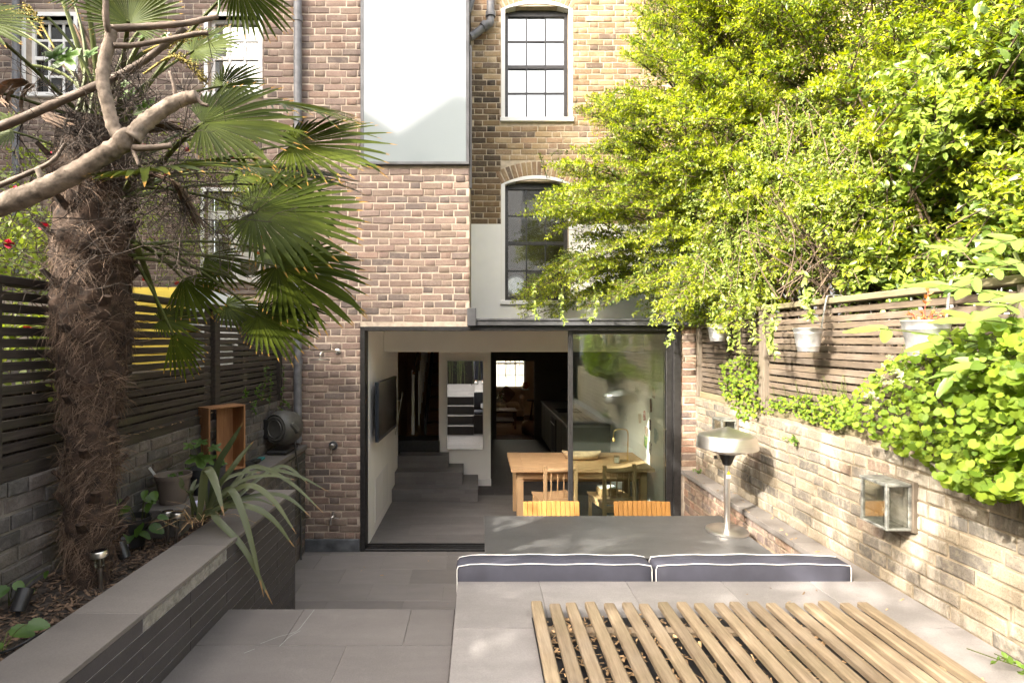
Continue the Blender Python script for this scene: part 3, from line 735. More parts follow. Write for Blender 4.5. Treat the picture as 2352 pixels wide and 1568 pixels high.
# wooden stair behind
sr = thing('wooden_staircase', 'brown wooden staircase rising in the dark opening', 'staircase', (-.9,9.0,.7), world=True)
for k in range(9):
    t_ = MB().box(-.86+.0, -.625, 9.0+.23*k, 9.26+.23*k, .70+.19*k+.16, .70+.19*(k+1), .008).build('tread', M['stairwood'], sr)
    MB().box(-.86, -.625, 9.02+.23*k, 9.04+.23*k, .70+.19*k, .70+.19*k+.158).build('riser', M['stairwood'], sr)
sg = MB(); sg.prism([(8.98,.70),(11.1,2.45),(11.1,2.75),(8.98,1.0)], -.90, -.862, 'x'); sg.build('string', M['black'], sr)
nw = MB(); nw.lathe([(.03,0),(.03,.3),(.022,.33),(.026,.6),(.02,.9),(.028,1.0),(.028,1.05)], 12, c=(-1.08,8.95,.72)); nw.build('newel_post', M['offwhite'], sr, auto=40)
for k in range(7): MB().tube([(-1.0+.004*k,9.1+.2*k,.85+.165*k),(-1.0+.004*k,9.1+.2*k,1.75+.165*k)], .011, 6).build('baluster', M['offwhite'], sr)
MB().tube([(-1.06,8.9,1.72),(-.98,10.6,3.1)], .025, 8).build('handrail', M['stairwood'], sr)
w_ = MB(); w_.box(XL-.35, XL-.3, 8.25, 11.6, 0, 4.4); w_.box(XL-.35, -.6, 11.6, 11.7, 0, 4.4); w_.box(XL-.349, .18, 8.63, 11.6, 4.35, 4.4); w_.build('stairwell_wall', M['peach'], house)
MB().box(-.622, -.56, 8.63, 11.6, 0, 4.34).build('stairwell_wall', M['white'], house)
MB().box(-1.19,-1.0, 8.9, 9.25, .7005, .703).build('stair_carpet', M['jute'], house)
hr = thing('stair_handrail', 'sloping flat steel handrail on the white wall past the screen', 'handrail', (-1.15,7.5,1.0), world=True)
MB().box(-.006,.006,-.43,.43,-.022,.022,.003, M=Matrix.Translation((-1.145,7.85,1.22)) @ Matrix.Rotation(R(35),4,'X')).build('rail', M['steel'], hr)
for (y_,z_) in ((7.6,1.06),(8.1,1.40)): MB().tube([(-1.221,y_,z_-.03),(-1.15,y_,z_-.03)], .008, 8).build('bracket', M['steel'], hr)
# mirror
mi = thing('wall_mirror', 'tall pale framed mirror on the white wall reflecting the garden steps', 'mirror', (-.2,8.46,.57), world=True)
mx0,mx1,mz0,mz1 = -.505,.078,.565,1.958
MB().box(mx0+.016, mx1-.016, 8.462, 8.47, mz0+.016, mz1-.016).build('mirror_glass', M['mirror'], mi)
for b in ((mx0,mx0+.016,mz0,mz1),(mx1-.016,mx1,mz0,mz1),(mx0+.0162,mx1-.0162,mz0,mz0+.016),(mx0+.0162,mx1-.0162,mz1-.016,mz1)):
    MB().box(b[0],b[1],8.452,8.498,b[2],b[3],.002).build('frame', M['offwhite'], mi)
# television
tv = thing('television', 'flat black television on the white inner wall', 'television', (-1.2,6.7,1.1), world=True)
tm = Matrix.Translation((-1.125,6.67,1.455)) @ Matrix.Rotation(R(-1.5),4,'Z')
MB().box(-.02,.02,-.57,.57,-.335,.335,.004,M=tm).build('bezel', M['tvframe'], tv)
MB().box(.0202,.0225,-.55,.56,-.29,.325,0,M=tm).build('screen', M['screen'], tv)
MB().box(-1.2215,-1.15,6.5,6.85,1.35,1.55).build('bracket', M['blackplastic'], tv)
# ---- kitchen run
kt = thing('kitchen_counter', 'grey kitchen counter with pale worktop along the right inner wall', 'counter', (1.8,10,0), world=True)
MB().box(1.42,XR_-.001,8.8,12.4,.08,.86).build('cabinet', M['cabinet'], kt)
MB().box(1.47,XR_-.001,8.85,12.4,.003,.079).build('kickboard', M['black'], kt)
MB().box(1.40,XR_-.001,8.78,12.4,.8605,.90,.003).build('worktop', M['worktop'], kt)
for y in (9.4,10.0,10.62,11.2,11.8): MB().box(1.4175,1.4195,y,y+.004,.1,.85).build('door_gap', M['black'], kt)
ov = MB().box(1.405,1.4195,10.02,10.6,.18,.80,.004).build('oven', M['blackplastic'], kt)
MB().tube([(1.385,10.06,.70),(1.385,10.56,.70)], .009, 8).build('oven_handle', M['steel'], ov)
MB().box(1.5,1.95,10.3,10.9,.9005,.906,.002).build('hob', M['blackplastic'], kt)
MB().tube(smoothline([(1.95,11.4,.90),(1.95,11.4,1.2),(1.9,11.4,1.24),(1.75,11.4,1.24),(1.72,11.4,1.18)],5), .014, 8).build('tap', M['blackplastic'], kt)
# ---- dining table and chairs
dt = thing('dining_table', 'pale oak dining table just inside the sliding glass', 'table', (1.23,6.9,0), world=True)
tx0,tx1,ty0,ty1 = .38,2.07,6.42,7.37
tt = MB().box(tx0,tx1,ty0,ty1,.71,.711).build('table_top', M['oak'], dt)
nb = 6; w = (ty1-ty0)/nb
for k in range(nb): MB().box(tx0+.1505,tx1-.1505,ty0+k*w+.0008,ty0+(k+1)*w-.0008,.7112,.75,.002).build('plank', M['oak'], tt)
for a in (tx0, tx1-.15): MB().box(a,a+.15,ty0,ty1,.7112,.751,.003).build('end_plank', M['oak'], tt)
for (x,y) in ((tx0+.07,ty0+.07),(tx1-.15,ty0+.07),(tx0+.07,ty1-.15),(tx1-.15,ty1-.15)): MB().box(x,x+.08,y,y+.08,.003,.7095,.004).build('leg', M['oak_z'], dt)
for (y) in (ty0+.09, ty1-.12): MB().box(tx0+.151,tx1-.151,y,y+.025,.61,.7095,.002).build('apron', M['oak'], dt)
MB().box(tx0+.151,tx1-.151,ty0+.4,ty0+.43,.5,.56,.002).build('stretcher', M['oak'], dt)
def spindle_chair(loc, rz, label):
    c = thing('dining_chair', label, 'chair', loc, rz, 'spindle back chairs at the dining table')
    # local: back at y=0, seat goes to +y
    for s in (-1,1):
        MB().box(s*.18-.02, s*.18+.02, -.02, .02, .003, .86, .006).build('back_post', M['oak_z'], c)
        MB().box(s*.19-.018, s*.19+.018, .37, .406, .003, .43, .006).build('leg', M['oak_z'], c)
        MB().box(s*.185-.012, s*.185+.012, .021, .369, .36, .41, .003).build('side_rail', M['oak_z'], c)
    sm = MB()
    n = 8
    for i in range(n):
        x0 = -.215+.43*i/n; x1 = -.215+.43*(i+1)/n
        d0 = .022*(1-(2*i/n-1)**2); d1 = .022*(1-(2*(i+1)/n-1)**2)
        sm.add([(x0,.022,.45-d0),(x1,.022,.45-d1),(x1,.43,.455-d1*.6),(x0,.43,.455-d0*.6),(x0,.022,.425-d0),(x1,.022,.425-d1),(x1,.43,.43-d1*.6),(x0,.43,.43-d0*.6)],
               [(0,1,2,3),(7,6,5,4),(4,5,1,0),(6,7,3,2)] + ([(0,3,7,4)] if i == 0 else []) + ([(2,1,5,6)] if i == n-1 else []))
    sm.build('seat', M['oak'], c)
    MB().box(-.158,.158,-.012,.012,.33,.40,.003).build('back_rail', M['oak'], c)
    top = [( -.17+.34*i/8, -.028*(1-((i-4)/4)**2), .80) for i in range(9)]
    tb = MB(); tb.tube(top, .022, 8, flat=1.25); tb.build('top_rail', M['oak'], c, auto=50)
    MB().box(-.158,.158,-.01,.01,.455,.485,.003).build('lower_rail', M['oak'], c)
    for k in range(4):
        x = -.11+.0733*k; MB().tube([(x,-.0,.48),(x,-.018*(1-(x/.17)**2),.79)], .0085, 6).build('spindle', M['oak_z'], c)
    return c
spindle_chair((.92,6.16,0), R(11), 'oak spindle chair half behind the black door upright')
spindle_chair((1.585,6.16,0), R(11), 'oak spindle chair seen through the tinted glass')
# bowl, brass lamp, candle on the table
bo = thing('wooden_bowl', 'long carved pale wooden bowl on the dining table', 'bowl', (1.30,6.92,.752))
bm = MB(); n = 28; prof = [(0,.006),(.55,.004),(.8,.02),(.93,.05),(1,.085),(.95,.083),(.86,.05),(.6,.022),(0,.018)]
v=[];f=[]
for (r_,z_) in prof:
    for k in range(n):
        a=2*math.pi*k/n; v.append((r_*.25*math.cos(a), r_*.115*math.sin(a), z_+(.03*abs(math.cos(a))**3 if r_>.8 else 0)))
for i in range(len(prof)-1):
    for k in range(n): f.append((i*n+k,i*n+(k+1)%n,(i+1)*n+(k+1)%n,(i+1)*n+k))
bm.add(v,f); bm.build('bowl_body', M['carved'], bo, smooth=True)
bl = thing('brass_table_lamp', 'thin arched brass lamp on the right end of the dining table', 'lamp', (1.80,6.80,.752))
MB().lathe([(.06,0),(.06,.012),(.0,.014)], 20).build('base', M['brass'], bl, auto=40)
MB().tube(smoothline([(.05,0,.012),(.055,0,.30),(.05,0,.37),(.02,0,.40),(-.08,0,.40),(-.12,0,.37),(-.125,0,.30)],5), .008, 8).build('stem', M['brass'], bl, auto=40)
MB().lathe([(.006,.05),(.02,.03),(.022,0)], 12, c=(-.125,0,.25)).build('lamp_shade', M['brass'], bl, auto=40)
cd = thing('candle_jar', 'small white candle in a glass by the brass lamp', 'candle', (1.70,6.74,.752))
MB().lathe([(.0,0),(.036,0),(.036,.085),(.033,.085),(.033,.004),(0,.004)], 18).build('jar', M['glass_lamp'], cd, auto=40)
MB().lathe([(0,.006),(.032,.006),(.032,.06),(0,.06)], 18).build('wax', M['white'], cd, auto=40)
bk = thing('wicker_basket', 'small wicker basket on the seat of the glazed chair', 'basket', (1.50,6.40,.452), R(11))
MB().box(-.11,.11,-.07,.07,0,.09,.01).build('basket_body', M['wicker'], bk); MB().box(-.10,.10,-.06,.06,.0905,.10).build('folded_cloth', M['offwhite'], bk)
# notes and postcards on the right wall
CARDS = [('cream note card pinned highest on the inner wall',6.62,1.62,.09,.12,(.6,.54,.42),(.45,.3,.2)),('long brown photo strip pinned below the cream note',6.72,1.46,.07,.16,(.25,.12,.08),(.5,.4,.3)),('red patterned postcard left of the pinned cluster',6.98,1.30,.10,.12,(.34,.10,.09),(.6,.5,.42)),
 ('dark portrait card in the middle of the pinned cluster',6.74,1.22,.08,.13,(.10,.08,.08),(.4,.28,.2)),('green and yellow painted card lowest left in the cluster',6.92,.98,.11,.15,(.10,.28,.09),(.65,.55,.1)),('black and white printed card lowest right in the cluster',6.72,.94,.10,.15,(.66,.65,.62),(.12,.12,.12)),
 ('pale blue card hanging nearest the switch plate',6.52,1.12,.10,.17,(.45,.55,.58),(.62,.66,.66)),('tilted beige sheet at the far edge of the cluster',7.14,1.24,.11,.12,(.56,.48,.36),(.5,.42,.3)),('small brown print between the portrait and painted cards',6.86,1.12,.09,.12,(.28,.17,.11),(.5,.44,.4))]
for i,(lab,y_,z_,w_,h_,c1,c2) in enumerate(CARDS):
    t = NT('postcard_print'); t.color(t.ramp(t.noise(26,2), [(.42,c1),(.52,c2),(.62,c1)], 'CONSTANT')); t.set(rough=.6)
    o = MB().box(-.0008,.0008,-w_/2,w_/2,-h_/2,h_/2,0,M=Matrix.Translation((XR_-.003-.0022*i,y_,z_)) @ Matrix.Rotation(R(random.uniform(-14,14)),4,'X')).build('postcard', t.m)
    tag(o, lab, 'card', 'cards pinned to the kitchen wall')
for i,(y_,z_) in enumerate(((6.35,.35),(6.5,1.12),(7.9,1.15))):
    o = MB().box(XR_-.011,XR_-.001,y_-.045,y_+.045,z_-.045,z_+.045,.003).build('wall_socket', M['label']); tag(o, ['white socket low on the wall under the dining table','brass edged switch plate beside the pinned cards','switch plate above the worktop seen through glass'][i], 'socket')
# ---- front room
fr_ = thing('front_room', 'warm lit front room shell glimpsed through the far doorway', 'room', (1,14.5,0), world=True)
FY = 16.6
MB().box(-.6,2.3,12.63,FY,-.05,-.002).build('wood_floor', M['walnut'], fr_)
MB().box(-.6,2.3,12.63,FY,ZC,ZC+.05).build('ceiling', M['peach'], fr_)
MB().box(-.7,-.6,12.63,FY,0,ZC).build('wall', M['peach'], fr_); MB().box(2.3,2.4,12.63,FY,0,ZC).build('wall', M['peach'], fr_)
fw = MB()
for b in ((-.7,-.5,0,ZC),(1.42,2.4,0,ZC),(-.5,1.42,0,.80),(-.5,1.42,2.3,ZC)): fw.box(b[0],b[1],FY,FY+.25,b[2],b[3])
fw.build('window_wall', M['peach'], fr_)
wf = sash(fr_, (-.5,1.42,.80,2.3), FY+.02, M['offwhite'], M['glass'], cols=7, rows=4, arch=0, border=M['offwhite'], sill=False)  # widened out of view to let more daylight into the far room
MB().box(.28,1.5,FY-.14,FY-.001,.77,.80,.004).build('window_board', M['offwhite'], fr_)
for k,x in enumerate((1.43,1.57)): MB().box(x,x+.13,FY-.03,FY-.002,.82,2.2,.004).build('shutter', M['peach'], fr_)
MB().box(-4,6,20.6,20.8,-1,4.6).build('light_well_wall', M['white'], fr_)
MB().box(-4,6,FY+.26,20.6,-.3,-.1).build('light_well_floor', M['paving'], fr_)
rl = MB(); [rl.tube([(.9+.16*k,18.6,1.0+.13*k),(.9+.16*k,18.6,1.75+.13*k)], .012, 6) for k in range(6)]; rl.tube([(.8,18.6,1.66),(1.85,18.6,2.52)], .018, 6); rl.build('area_railing', M['black'], fr_)
sfx = thing('sofa', 'beige sofa under the window of the far room', 'sofa', (.85,15.6,0))
MB().box(-.75,.42,-.38,.42,.14,.34,.03).build('base', M['sofa'], sfx)
for x in (-.42,.0): pass
MB().box(-.55,-.09,-.40,.25,.345,.50,.05).build('seat_cushion', M['sofa'], sfx); MB().box(-.08,.30,-.40,.25,.345,.50,.05).build('seat_cushion', M['sofa'], sfx)
MB().box(-.75,.42,.24,.44,.345,.88,.06).build('backrest', M['sofa'], sfx)
MB().box(.31,.45,-.40,.43,.345,.70,.05).build('armrest', M['sofa'], sfx)
for x in (-.7,.36):
    for y in (-.33,.36): MB().box(x,x+.05,y,y+.05,0,.139).build('leg', M['walnut'], sfx)
MB().box(-.22,.16,-.05,.05,-.19,.19,.05,M=Matrix.Translation((-.02,.12,.70)) @ Matrix.Rotation(R(-18),4,'X') @ Matrix.Rotation(R(40),4,'Y')).build('brown_cushion', M['brownleather'], sfx)
ct = thing('coffee_table', 'dark wooden coffee table with shelf on the tan rug', 'table', (.62,14.2,.01))
MB().box(-.5,.34,-.35,.35,.42,.46,.004).build('table_top', M['walnut'], ct); MB().box(-.45,.29,-.3,.3,.16,.19).build('shelf', M['walnut'], ct)
for x in (-.49,.28):
    for y in (-.34,.29): MB().box(x,x+.05,y,y+.05,0,.419).build('leg', M['walnut'], ct)
va = thing('flower_vase', 'dark vase of leafy stems on the coffee table', 'vase', (.50,14.2,.471))
MB().lathe([(.05,0),(.06,.05),(.045,.16),(.05,.18)], 14).build('vase_body', M['glass_lamp'], va, auto=40)
lv = MB()
for k in range(46):
    a = random.uniform(0,6.28); p = Vector((math.cos(a)*random.uniform(.02,.16), math.sin(a)*.12, .22+random.uniform(0,.25))); d = Vector((random.gauss(0,1),random.gauss(0,1),random.gauss(0,1))).normalized()*.04; e = Vector((d.y,-d.x,.3*d.z)).normalized()*.02
    lv.add([p-d,p+e,p+d,p-e],[(0,1,2,3)])
lv.build('stems', M['shade'], va); lv = None
pf = thing('leather_pouf', 'round brown leather pouf at the far doorway', 'pouf', (1.19,13.15,0))
MB().lathe([(.09,0),(.15,.03),(.17,.14),(.16,.26),(.10,.33),(0,.345)], 18).build('pouf_body', M['brownleather'], pf, auto=60)
o = MB().box(.2,1.9,13.1,15.4,-.0015,.008).build('rug', M['jute']); tag(o, 'flat tan jute rug under the coffee table', 'rug')
sd = thing('side_table', 'small round wooden side table beside the sofa arm', 'table', (1.52,15.4,0))
MB().lathe([(.17,.56),(.17,.59)], 20).build('table_top', M['walnut'], sd, auto=40)
for k in range(3): MB().tube([(.02*math.cos(k*2.1),.02*math.sin(k*2.1),.56),(.14*math.cos(k*2.1),.14*math.sin(k*2.1),0)], .014, 6).build('leg', M['walnut'], sd)
jg = thing('orange_jug', 'orange glazed jug on the far window board', 'jug', (1.40,FY-.08,.80))
MB().lathe([(.05,0),(.09,.05),(.095,.1),(.06,.16),(.06,.19),(.075,.2)], 16).build('jug_body', M['terracotta'], jg, auto=60)
MB().tube(smoothline([(.06,0,.17),(.12,0,.16),(.12,0,.1),(.09,0,.07)],4), .01, 6).build('handle', M['terracotta'], jg)
# remaining shell of the house so that no light leaks in
MB().box(-2.4,XL-.36,YF+.13,12.6,0,2.36).build('party_wall', M['mortar_ext'], house)
MB().box(-2.4,10,YR+.26,FY+.25,ZC+.06,ZC+.12).build('upper_floor', M['white'], house)
MB().box(-2.4,10,FY+.001,FY+.25,ZC+.121,7.2).build('front_wall', M['mortar_rear'], house)
MB().box(-2.4,10,YR+.26,FY+.25,7.2,7.3).build('main_roof', M['zinc'], house)
MB().box(9.9,10,YR+.251,FY,ZC+.121,7.19).build('party_wall', M['mortar_ext'], house)
MB().box(2.402,10,YF+.3,YF+.4,0,2.415).build('next_wall', M['mortar_ext'], house)
# ================================================================ patio, steps, deck, platform
XW = 2.33; XLW = -2.10; XP = -1.344; ZD = .817; ZP = .874; YD = 2.934; YP = 3.141
pat = MB().box(-2.0, 2.25, 3.0, YF-.012, -.06, -.003).build('patio', M['joint']); tag(pat, kind='structure')
prow = [5.745, 5.405, 5.076, 4.745, 4.415, 4.085, 3.755]
def tiles(parent, x0, x1, y0, y1, z, L, mat, start, th=.008, g=.0014, name='tile', c=.0012):
    x = start
    while x < x1:
        a, b = max(x, x0), min(x+L, x1)
        if b-a > .025: MB().box(a+g, b-g, y0+g, y1-g, z-th, z+random.uniform(-.0007,.0007), c).build(name, mat, parent)
        x += L
tiles(pat, -1.86, 2.2, 5.748, YF-.013, 0, .62, M['tile'], -2.2)
for i in range(len(prow)-1): tiles(pat, -1.86, 2.2, prow[i+1], prow[i], 0, .66, M['tile'], -2.3+(.33 if i % 2 else 0))
dr = MB().box(-1.5, .3, 5.744, 5.7475, -.0075, -.004).build('drain_slot', M['black'], pat)
deck = MB().box(XP+.002, -.1275, -1.2, YD-.012, -.05, ZD-.0035).build('upper_deck', M['joint']); tag(deck, kind='structure')
rows = [YD, 2.585, 2.235, 1.885, 1.535, 1.185, .8]
cut = [[XP,-.935,-.36,-.128],[XP,-.624,-.128],[XP,-.95,-.30,-.128],[XP,-.62,-.128],[XP,-.9,-.128],[XP,-.5,-.128]]
for i in range(6):
    for k in range(len(cut[i])-1): MB().box(cut[i][k]+.0016, cut[i][k+1]-.0016, rows[i+1]+.0015, rows[i]-.0015, ZD-.0085, ZD+random.uniform(-.001,.001), .0014).build('tile', M['tile_deck'], deck)
MB().box(XP+.0016, -.1296, -1.2, .7985, ZD-.0085, ZD).build('back_tiles', M['tile_deck'], deck)
stp = thing('garden_steps', 'dark tiled garden steps dropping from the deck to the patio', 'steps', (-.7,3.4,0), world=True)
for k in range(3):
    z1 = ZD - .2043*(k+1); y0 = YD+.3*k
    s_ = MB().box(XP+.003, -.13, y0-.01, y0+.294, -.007, z1-.009).build('step', M['tile_dark'], stp)
    MB().box(XP+.003, -.13, y0-.009, y0+.30, z1-.0085, z1, .0015).build('tread_tile', M['tile'], s_)
    MB().box(XP+.003, -.13, y0+.2945, y0+.2995, -.005, z1-.0087, .001).build('riser_tile', M['tile_dark'], s_)
MB().box(XP+.003, -.13, YD-.0115, YD-.0105, -.005, ZD-.0087).build('riser_tile', M['tile_dark'], stp)
plat = MB().box(-.120, XW-.002, -2.0, YP-.006, -.05, ZP-.0035).build('raised_terrace', M['joint']); tag(plat, kind='structure')
cx_ = [-.122,.345,.843,1.39,1.90,XW-.002]
for i in range(5): MB().box(cx_[i]+.0013, cx_[i+1]-.0013, 2.636, YP, ZP-.0085, ZP+random.uniform(-.0008,.0008), .0014).build('tile', M['tile_pale'], plat)
for j,(y0,y1) in enumerate(((2.12,2.633),(1.6,2.117),(1.08,1.597),(.56,1.077))):
    c2 = [-.122,.36,.86,1.36,1.86,XW-.002] if j % 2 == 0 else [-.122,.11,.61,1.11,1.61,2.1,XW-.002]
    for i in range(len(c2)-1): MB().box(c2[i]+.0013, c2[i+1]-.0013, y0+.0013, y1-.0013, ZP-.0085, ZP+random.uniform(-.0008,.0008), .0014).build('tile', M['tile_pale'], plat)
MB().box(-.121, XW-.003, -2.0, .557, ZP-.0085, ZP).build('back_tiles', M['tile_pale'], plat)
MB().box(-.1225, -.1205, -2.0, YP-.002, ZD-.2, ZP-.0087).build('edge_tiles', M['tile_dark'], plat)
MB().box(-.1205, 2.19, YP-.0055, YP-.0005, 0, ZP-.0087).build('face_tiles', M['tile_dark'], plat)
# ---- slatted grating with dark membrane below
SX0, SP, SW = .253, .0922, .068
mem = MB().box(.262, 1.985, .4, 2.725, ZP+.0012, ZP+.0035).build('root_membrane', M['blackplastic']); tag(mem, 'black membrane under the wooden slats', 'membrane')
gr = thing('slatted_bench', 'weathered wooden slats lying side by side on the grey terrace', 'bench', (1.1,2.7,ZP), world=True)
for i in range(19):
    x = SX0+SP*i; dy = random.uniform(-.012,.012)+(.02 if i in (0,16) else 0); tw = random.gauss(0,.0022)
    w_ = SW*random.uniform(.96,1.04); h0, h1 = ZP+.022, ZP+.066+random.uniform(-.002,.003)
    m = MB().box(-w_/2, w_/2, 0, 2.35, 0, h1-h0, .008)
    # worn, faceted far ends
    v = []
    for p in m.v:
        p = Vector(p)
        if p.y > 2.33: p.x *= .80; p.z = (h1-h0)*.5 + (p.z-(h1-h0)*.5)*.72
        v.append(tuple(p))
    m.v = v
    o = m.build('slat', M['slat'], gr); o.matrix_basis = Matrix.Translation((x+w_/2, 2.77-2.35+dy, h0)) @ Matrix.Rotation(tw, 4, 'Z') @ Matrix.Rotation(random.gauss(0,.02),4,'Y')
for y in (.7,1.6,2.55): MB().box(.27,1.99,y,y+.05,ZP+.0038,ZP+.0215).build('bearer', M['slat'], gr)

# ================================================================ bench cushions, seat
sb = thing('built_in_bench', 'dark tiled bench seat built against the terrace edge', 'bench', (1,3.4,0), world=True)
MB().box(-.12, 2.18, YP+.001, 3.66, -.004, .44).build('bench_base', M['tile_dark'], sb)
MB().box(-.122, 2.182, YP+.0012, 3.67, .4405, .455, .002).build('bench_top', M['tile'], sb)
def cushion(x0, x1, label):
    c = thing('back_cushion', label, 'cushion', ((x0+x1)/2, YP+.07, .5), 0, 'navy back cushions on the bench', world=True)
    y0, y1, z0, z1 = YP+.008, YP+.140, .58, .968
    # softly inflated block
    m = MB(); nx, nz, ny = 26, 8, 6
    m.box(x0, x1, y0, y1, z0, z1, .016)
    me = m.mesh('pad')
    import bmesh
    bm = bmesh.new(); bm.from_mesh(me); bmesh.ops.subdivide_edges(bm, edges=[e for e in bm.edges if abs(e.verts[0].co.x-e.verts[1].co.x) > .5], cuts=18, use_grid_fill=True)
    for v in bm.verts:
        u = (v.co.x-x0)/(x1-x0)
        s = math.sin(math.pi*min(max(u,0),1))**.5
        if v.co.z > z0+.2: v.co.z += .006*s + .0025*math.sin(u*23+x0*9)
        if v.co.z > z0+.2 and (u < .02 or u > .98): v.co.z -= .006
        v.co.y += (.010*s)*(1 if v.co.y > (y0+y1)/2 else -.5) + .0015*math.sin(u*31)
    bm.to_mesh(me); bm.free()
    p = link('pad', me, M['navy'], c, auto=60)
    def zt(u): return z1-.003+.006*math.sin(math.pi*min(max(u,0),1))**.5+.0025*math.sin(u*23+x0*9)-(.006 if (u<.03 or u>.97) else 0)
    for yy, fo in ((y0+.002, -.005), (y1-.002, .010)):
        pts = [(x0+.004, yy, z0+.02), (x0+.004, yy, z1-.03)] + [(x0+.012+(x1-x0-.024)*i/16, yy+fo*math.sin(math.pi*i/16)**.5, zt(i/16)) for i in range(17)] + [(x1-.004, yy, z1-.03), (x1-.004, yy, z0+.02)]
        MB().tube(pts, .0030, 6).build('piping', M['piping'], p)
    return c
cushion(-.13, 1.003, 'long navy cushion with white piping, nearer the steps')
cushion(1.018, 2.152, 'long navy cushion with white piping, nearer the lit wall')
for k,(a,b) in enumerate(((-.12,1.0),(1.01,2.15))):
    o = MB().box(a, b, YP+.155, 3.66, .456, .545, .03).build('seat_cushion', M['navy']); tag(o, ['navy seat cushion below the table, nearer the steps','navy seat cushion below the table, nearer the lit wall'][k], 'cushion')
# ================================================================ outdoor table, chairs, heater
ot = thing('outdoor_table', 'large charcoal stone topped outdoor table', 'table', (1.06,4.25,0), world=True)
MB().box(.042, 2.085, 3.80, 4.705, .738, .75, .003).build('table_top', M['table'], ot)
MB().box(.10, 2.03, 3.86, 4.645, .69, .7375).build('frame', M['black'], ot)
for x in (.10,1.96):
    for y in (3.86,4.575): MB().box(x,x+.07,y,y+.07,.002,.6895,.003).build('leg', M['black'], ot)
def slat_chair(loc, rz, label):
    c = thing('folding_chair', label, 'chair', loc, rz, 'slatted teak chairs behind the outdoor table')
    rk = Matrix.Translation((0,.0,.40)) @ Matrix.Rotation(R(-9),4,'X')
    n = 12; w = .51/n
    for k in range(n):
        a = -.255+w*k
        MB().box(a+.0018, a+w-.0018, -.007, .007, .05, .41-.006*abs(k-5.5)/5.5, .002, M=rk).build('slat', M['teak'], c)
    for z in (.10,.30): MB().box(-.25,.25,.0075,.026,z,z+.04,.002,M=rk).build('back_rail', M['teak'], c)
    for s in (-1,1):
        MB().box(s*.235-.012, s*.235+.012, -.012, .012, -.42, .0, .003, M=Matrix.Translation((0,.0,.42)) @ Matrix.Rotation(R(14),4,'X')).build('leg', M['teak'], c)
        MB().box(s*.205-.012, s*.205+.012, -.012, .012, -.45, .02, .003, M=Matrix.Translation((0,-.25,.42)) @ Matrix.Rotation(R(-20),4,'X')).build('leg', M['teak'], c)
    for k in range(9): MB().box(-.24,.24,-.40+.045*k,-.362+.045*k,.43,.447,.002).build('seat_slat', M['teak'], c)
    return c
slat_chair((.655,4.895,0), 0, 'orange teak slatted chair in front of the door upright')
slat_chair((1.475,4.895,0), R(-2), 'orange teak slatted chair nearest the brick ledge')
ht = thing('patio_heater', 'brushed steel table top patio heater with mushroom head', 'heater', (1.962,4.32,.75))
def L(name, prof, mat, par=ht, n=40, z=0): return MB().lathe(prof, n, c=(0,0,z)).build(name, mat, par, auto=35)
L('base', [(.0,0),(.158,0),(.160,.004),(.158,.016),(.150,.021),(.03,.024),(.0,.024)], M['alu'])
L('pole', [(.0225,.0235),(.0225,.53)], M['alu'])
L('motor_housing', [(.026,.525),(.034,.535),(.058,.60),(.062,.615)], M['blackplastic'])
L('lower_dish', [(.060,.612),(.09,.618),(.14,.638),(.175,.655)], M['alu'])
L('reflector_head', [(.165,.652),(.226,.660),(.230,.666),(.214,.752),(.206,.764),(.19,.771),(.07,.806),(.0,.83)], M['alu'], n=56)
MB().box(-.012,.012,-.066,-.055,.56,.59,.002,M=Matrix.Rotation(R(-14),4,'X')@Matrix.Translation((0,.136,.0))).build('switch', M['pipe'], ht)
t = NT('warning_yellow'); t.color((.75,.62,.02)); t.set(rough=.5)
wlb = MB(); wlb.prism([(-.014,.455),(.014,.455),(0,.487)], -.0248, -.0235); wl1 = wlb.build('warning_triangle', t.m, ht)
bl_ = MB()
for (a,b) in (((-.0155,.4535),(.0155,.4535)),((.0155,.4535),(0,.489)),((0,.489),(-.0155,.4535))): bl_.tube([(a[0],-.0248,a[1]),(b[0],-.0248,b[1])], .0011, 4)
bl_.tube([(0,-.0252,.476),(0,-.0252,.466)], .001, 4); bl_.tube([(0,-.0252,.462),(0,-.0252,.460)], .001, 4); bl_.build('warning_border', M['blackplastic'], wl1)
MB().box(-.014,.014,-.0245,-.0231,.425,.45).build('rating_label', M['label'], ht)

# ================================================================ right boundary: brick wall, ledge, fence
rw = thing('garden_wall', 'sunlit weathered brick garden wall carrying the slatted fence', 'wall', (XW,4,0), world=True)
rwb = backing('wall_core', XW, (-1,0,0), -1.0, YF-.001, 0, 1.66, [], M['mortar_garden'], rw, .2)
brickwork(rwb, XW, (-1,0,0), -.4, YF-.001, ZP, 1.66, [], M['brick_garden'], 300, course=.0765, L=.222, joint=.012, bond='garden', proud=.007, rough=1.8)
lw = thing('ledge_wall', 'low brick wall with grey coping beside the outdoor table', 'wall', (2.25,4.5,0), world=True)
lwb = backing('wall_core', 2.195, (-1,0,0), YP+.001, YF-.03, 0, ZP-.042, [], M['mortar_garden'], lw, .13)
brickwork(lwb, 2.195, (-1,0,0), YP+.001, YF-.03, .002, ZP-.042, [], M['brick_low'], 200, course=.0755, bond='flemish', rough=1.3)
y = YP+.003
for b in (3.75, 4.55, 5.3, YF-.022):
    MB().box(2.160, XW-.001, y, b-.0025, ZP-.0415, ZP, .002).build('coping', M['cap'], lw); y = b
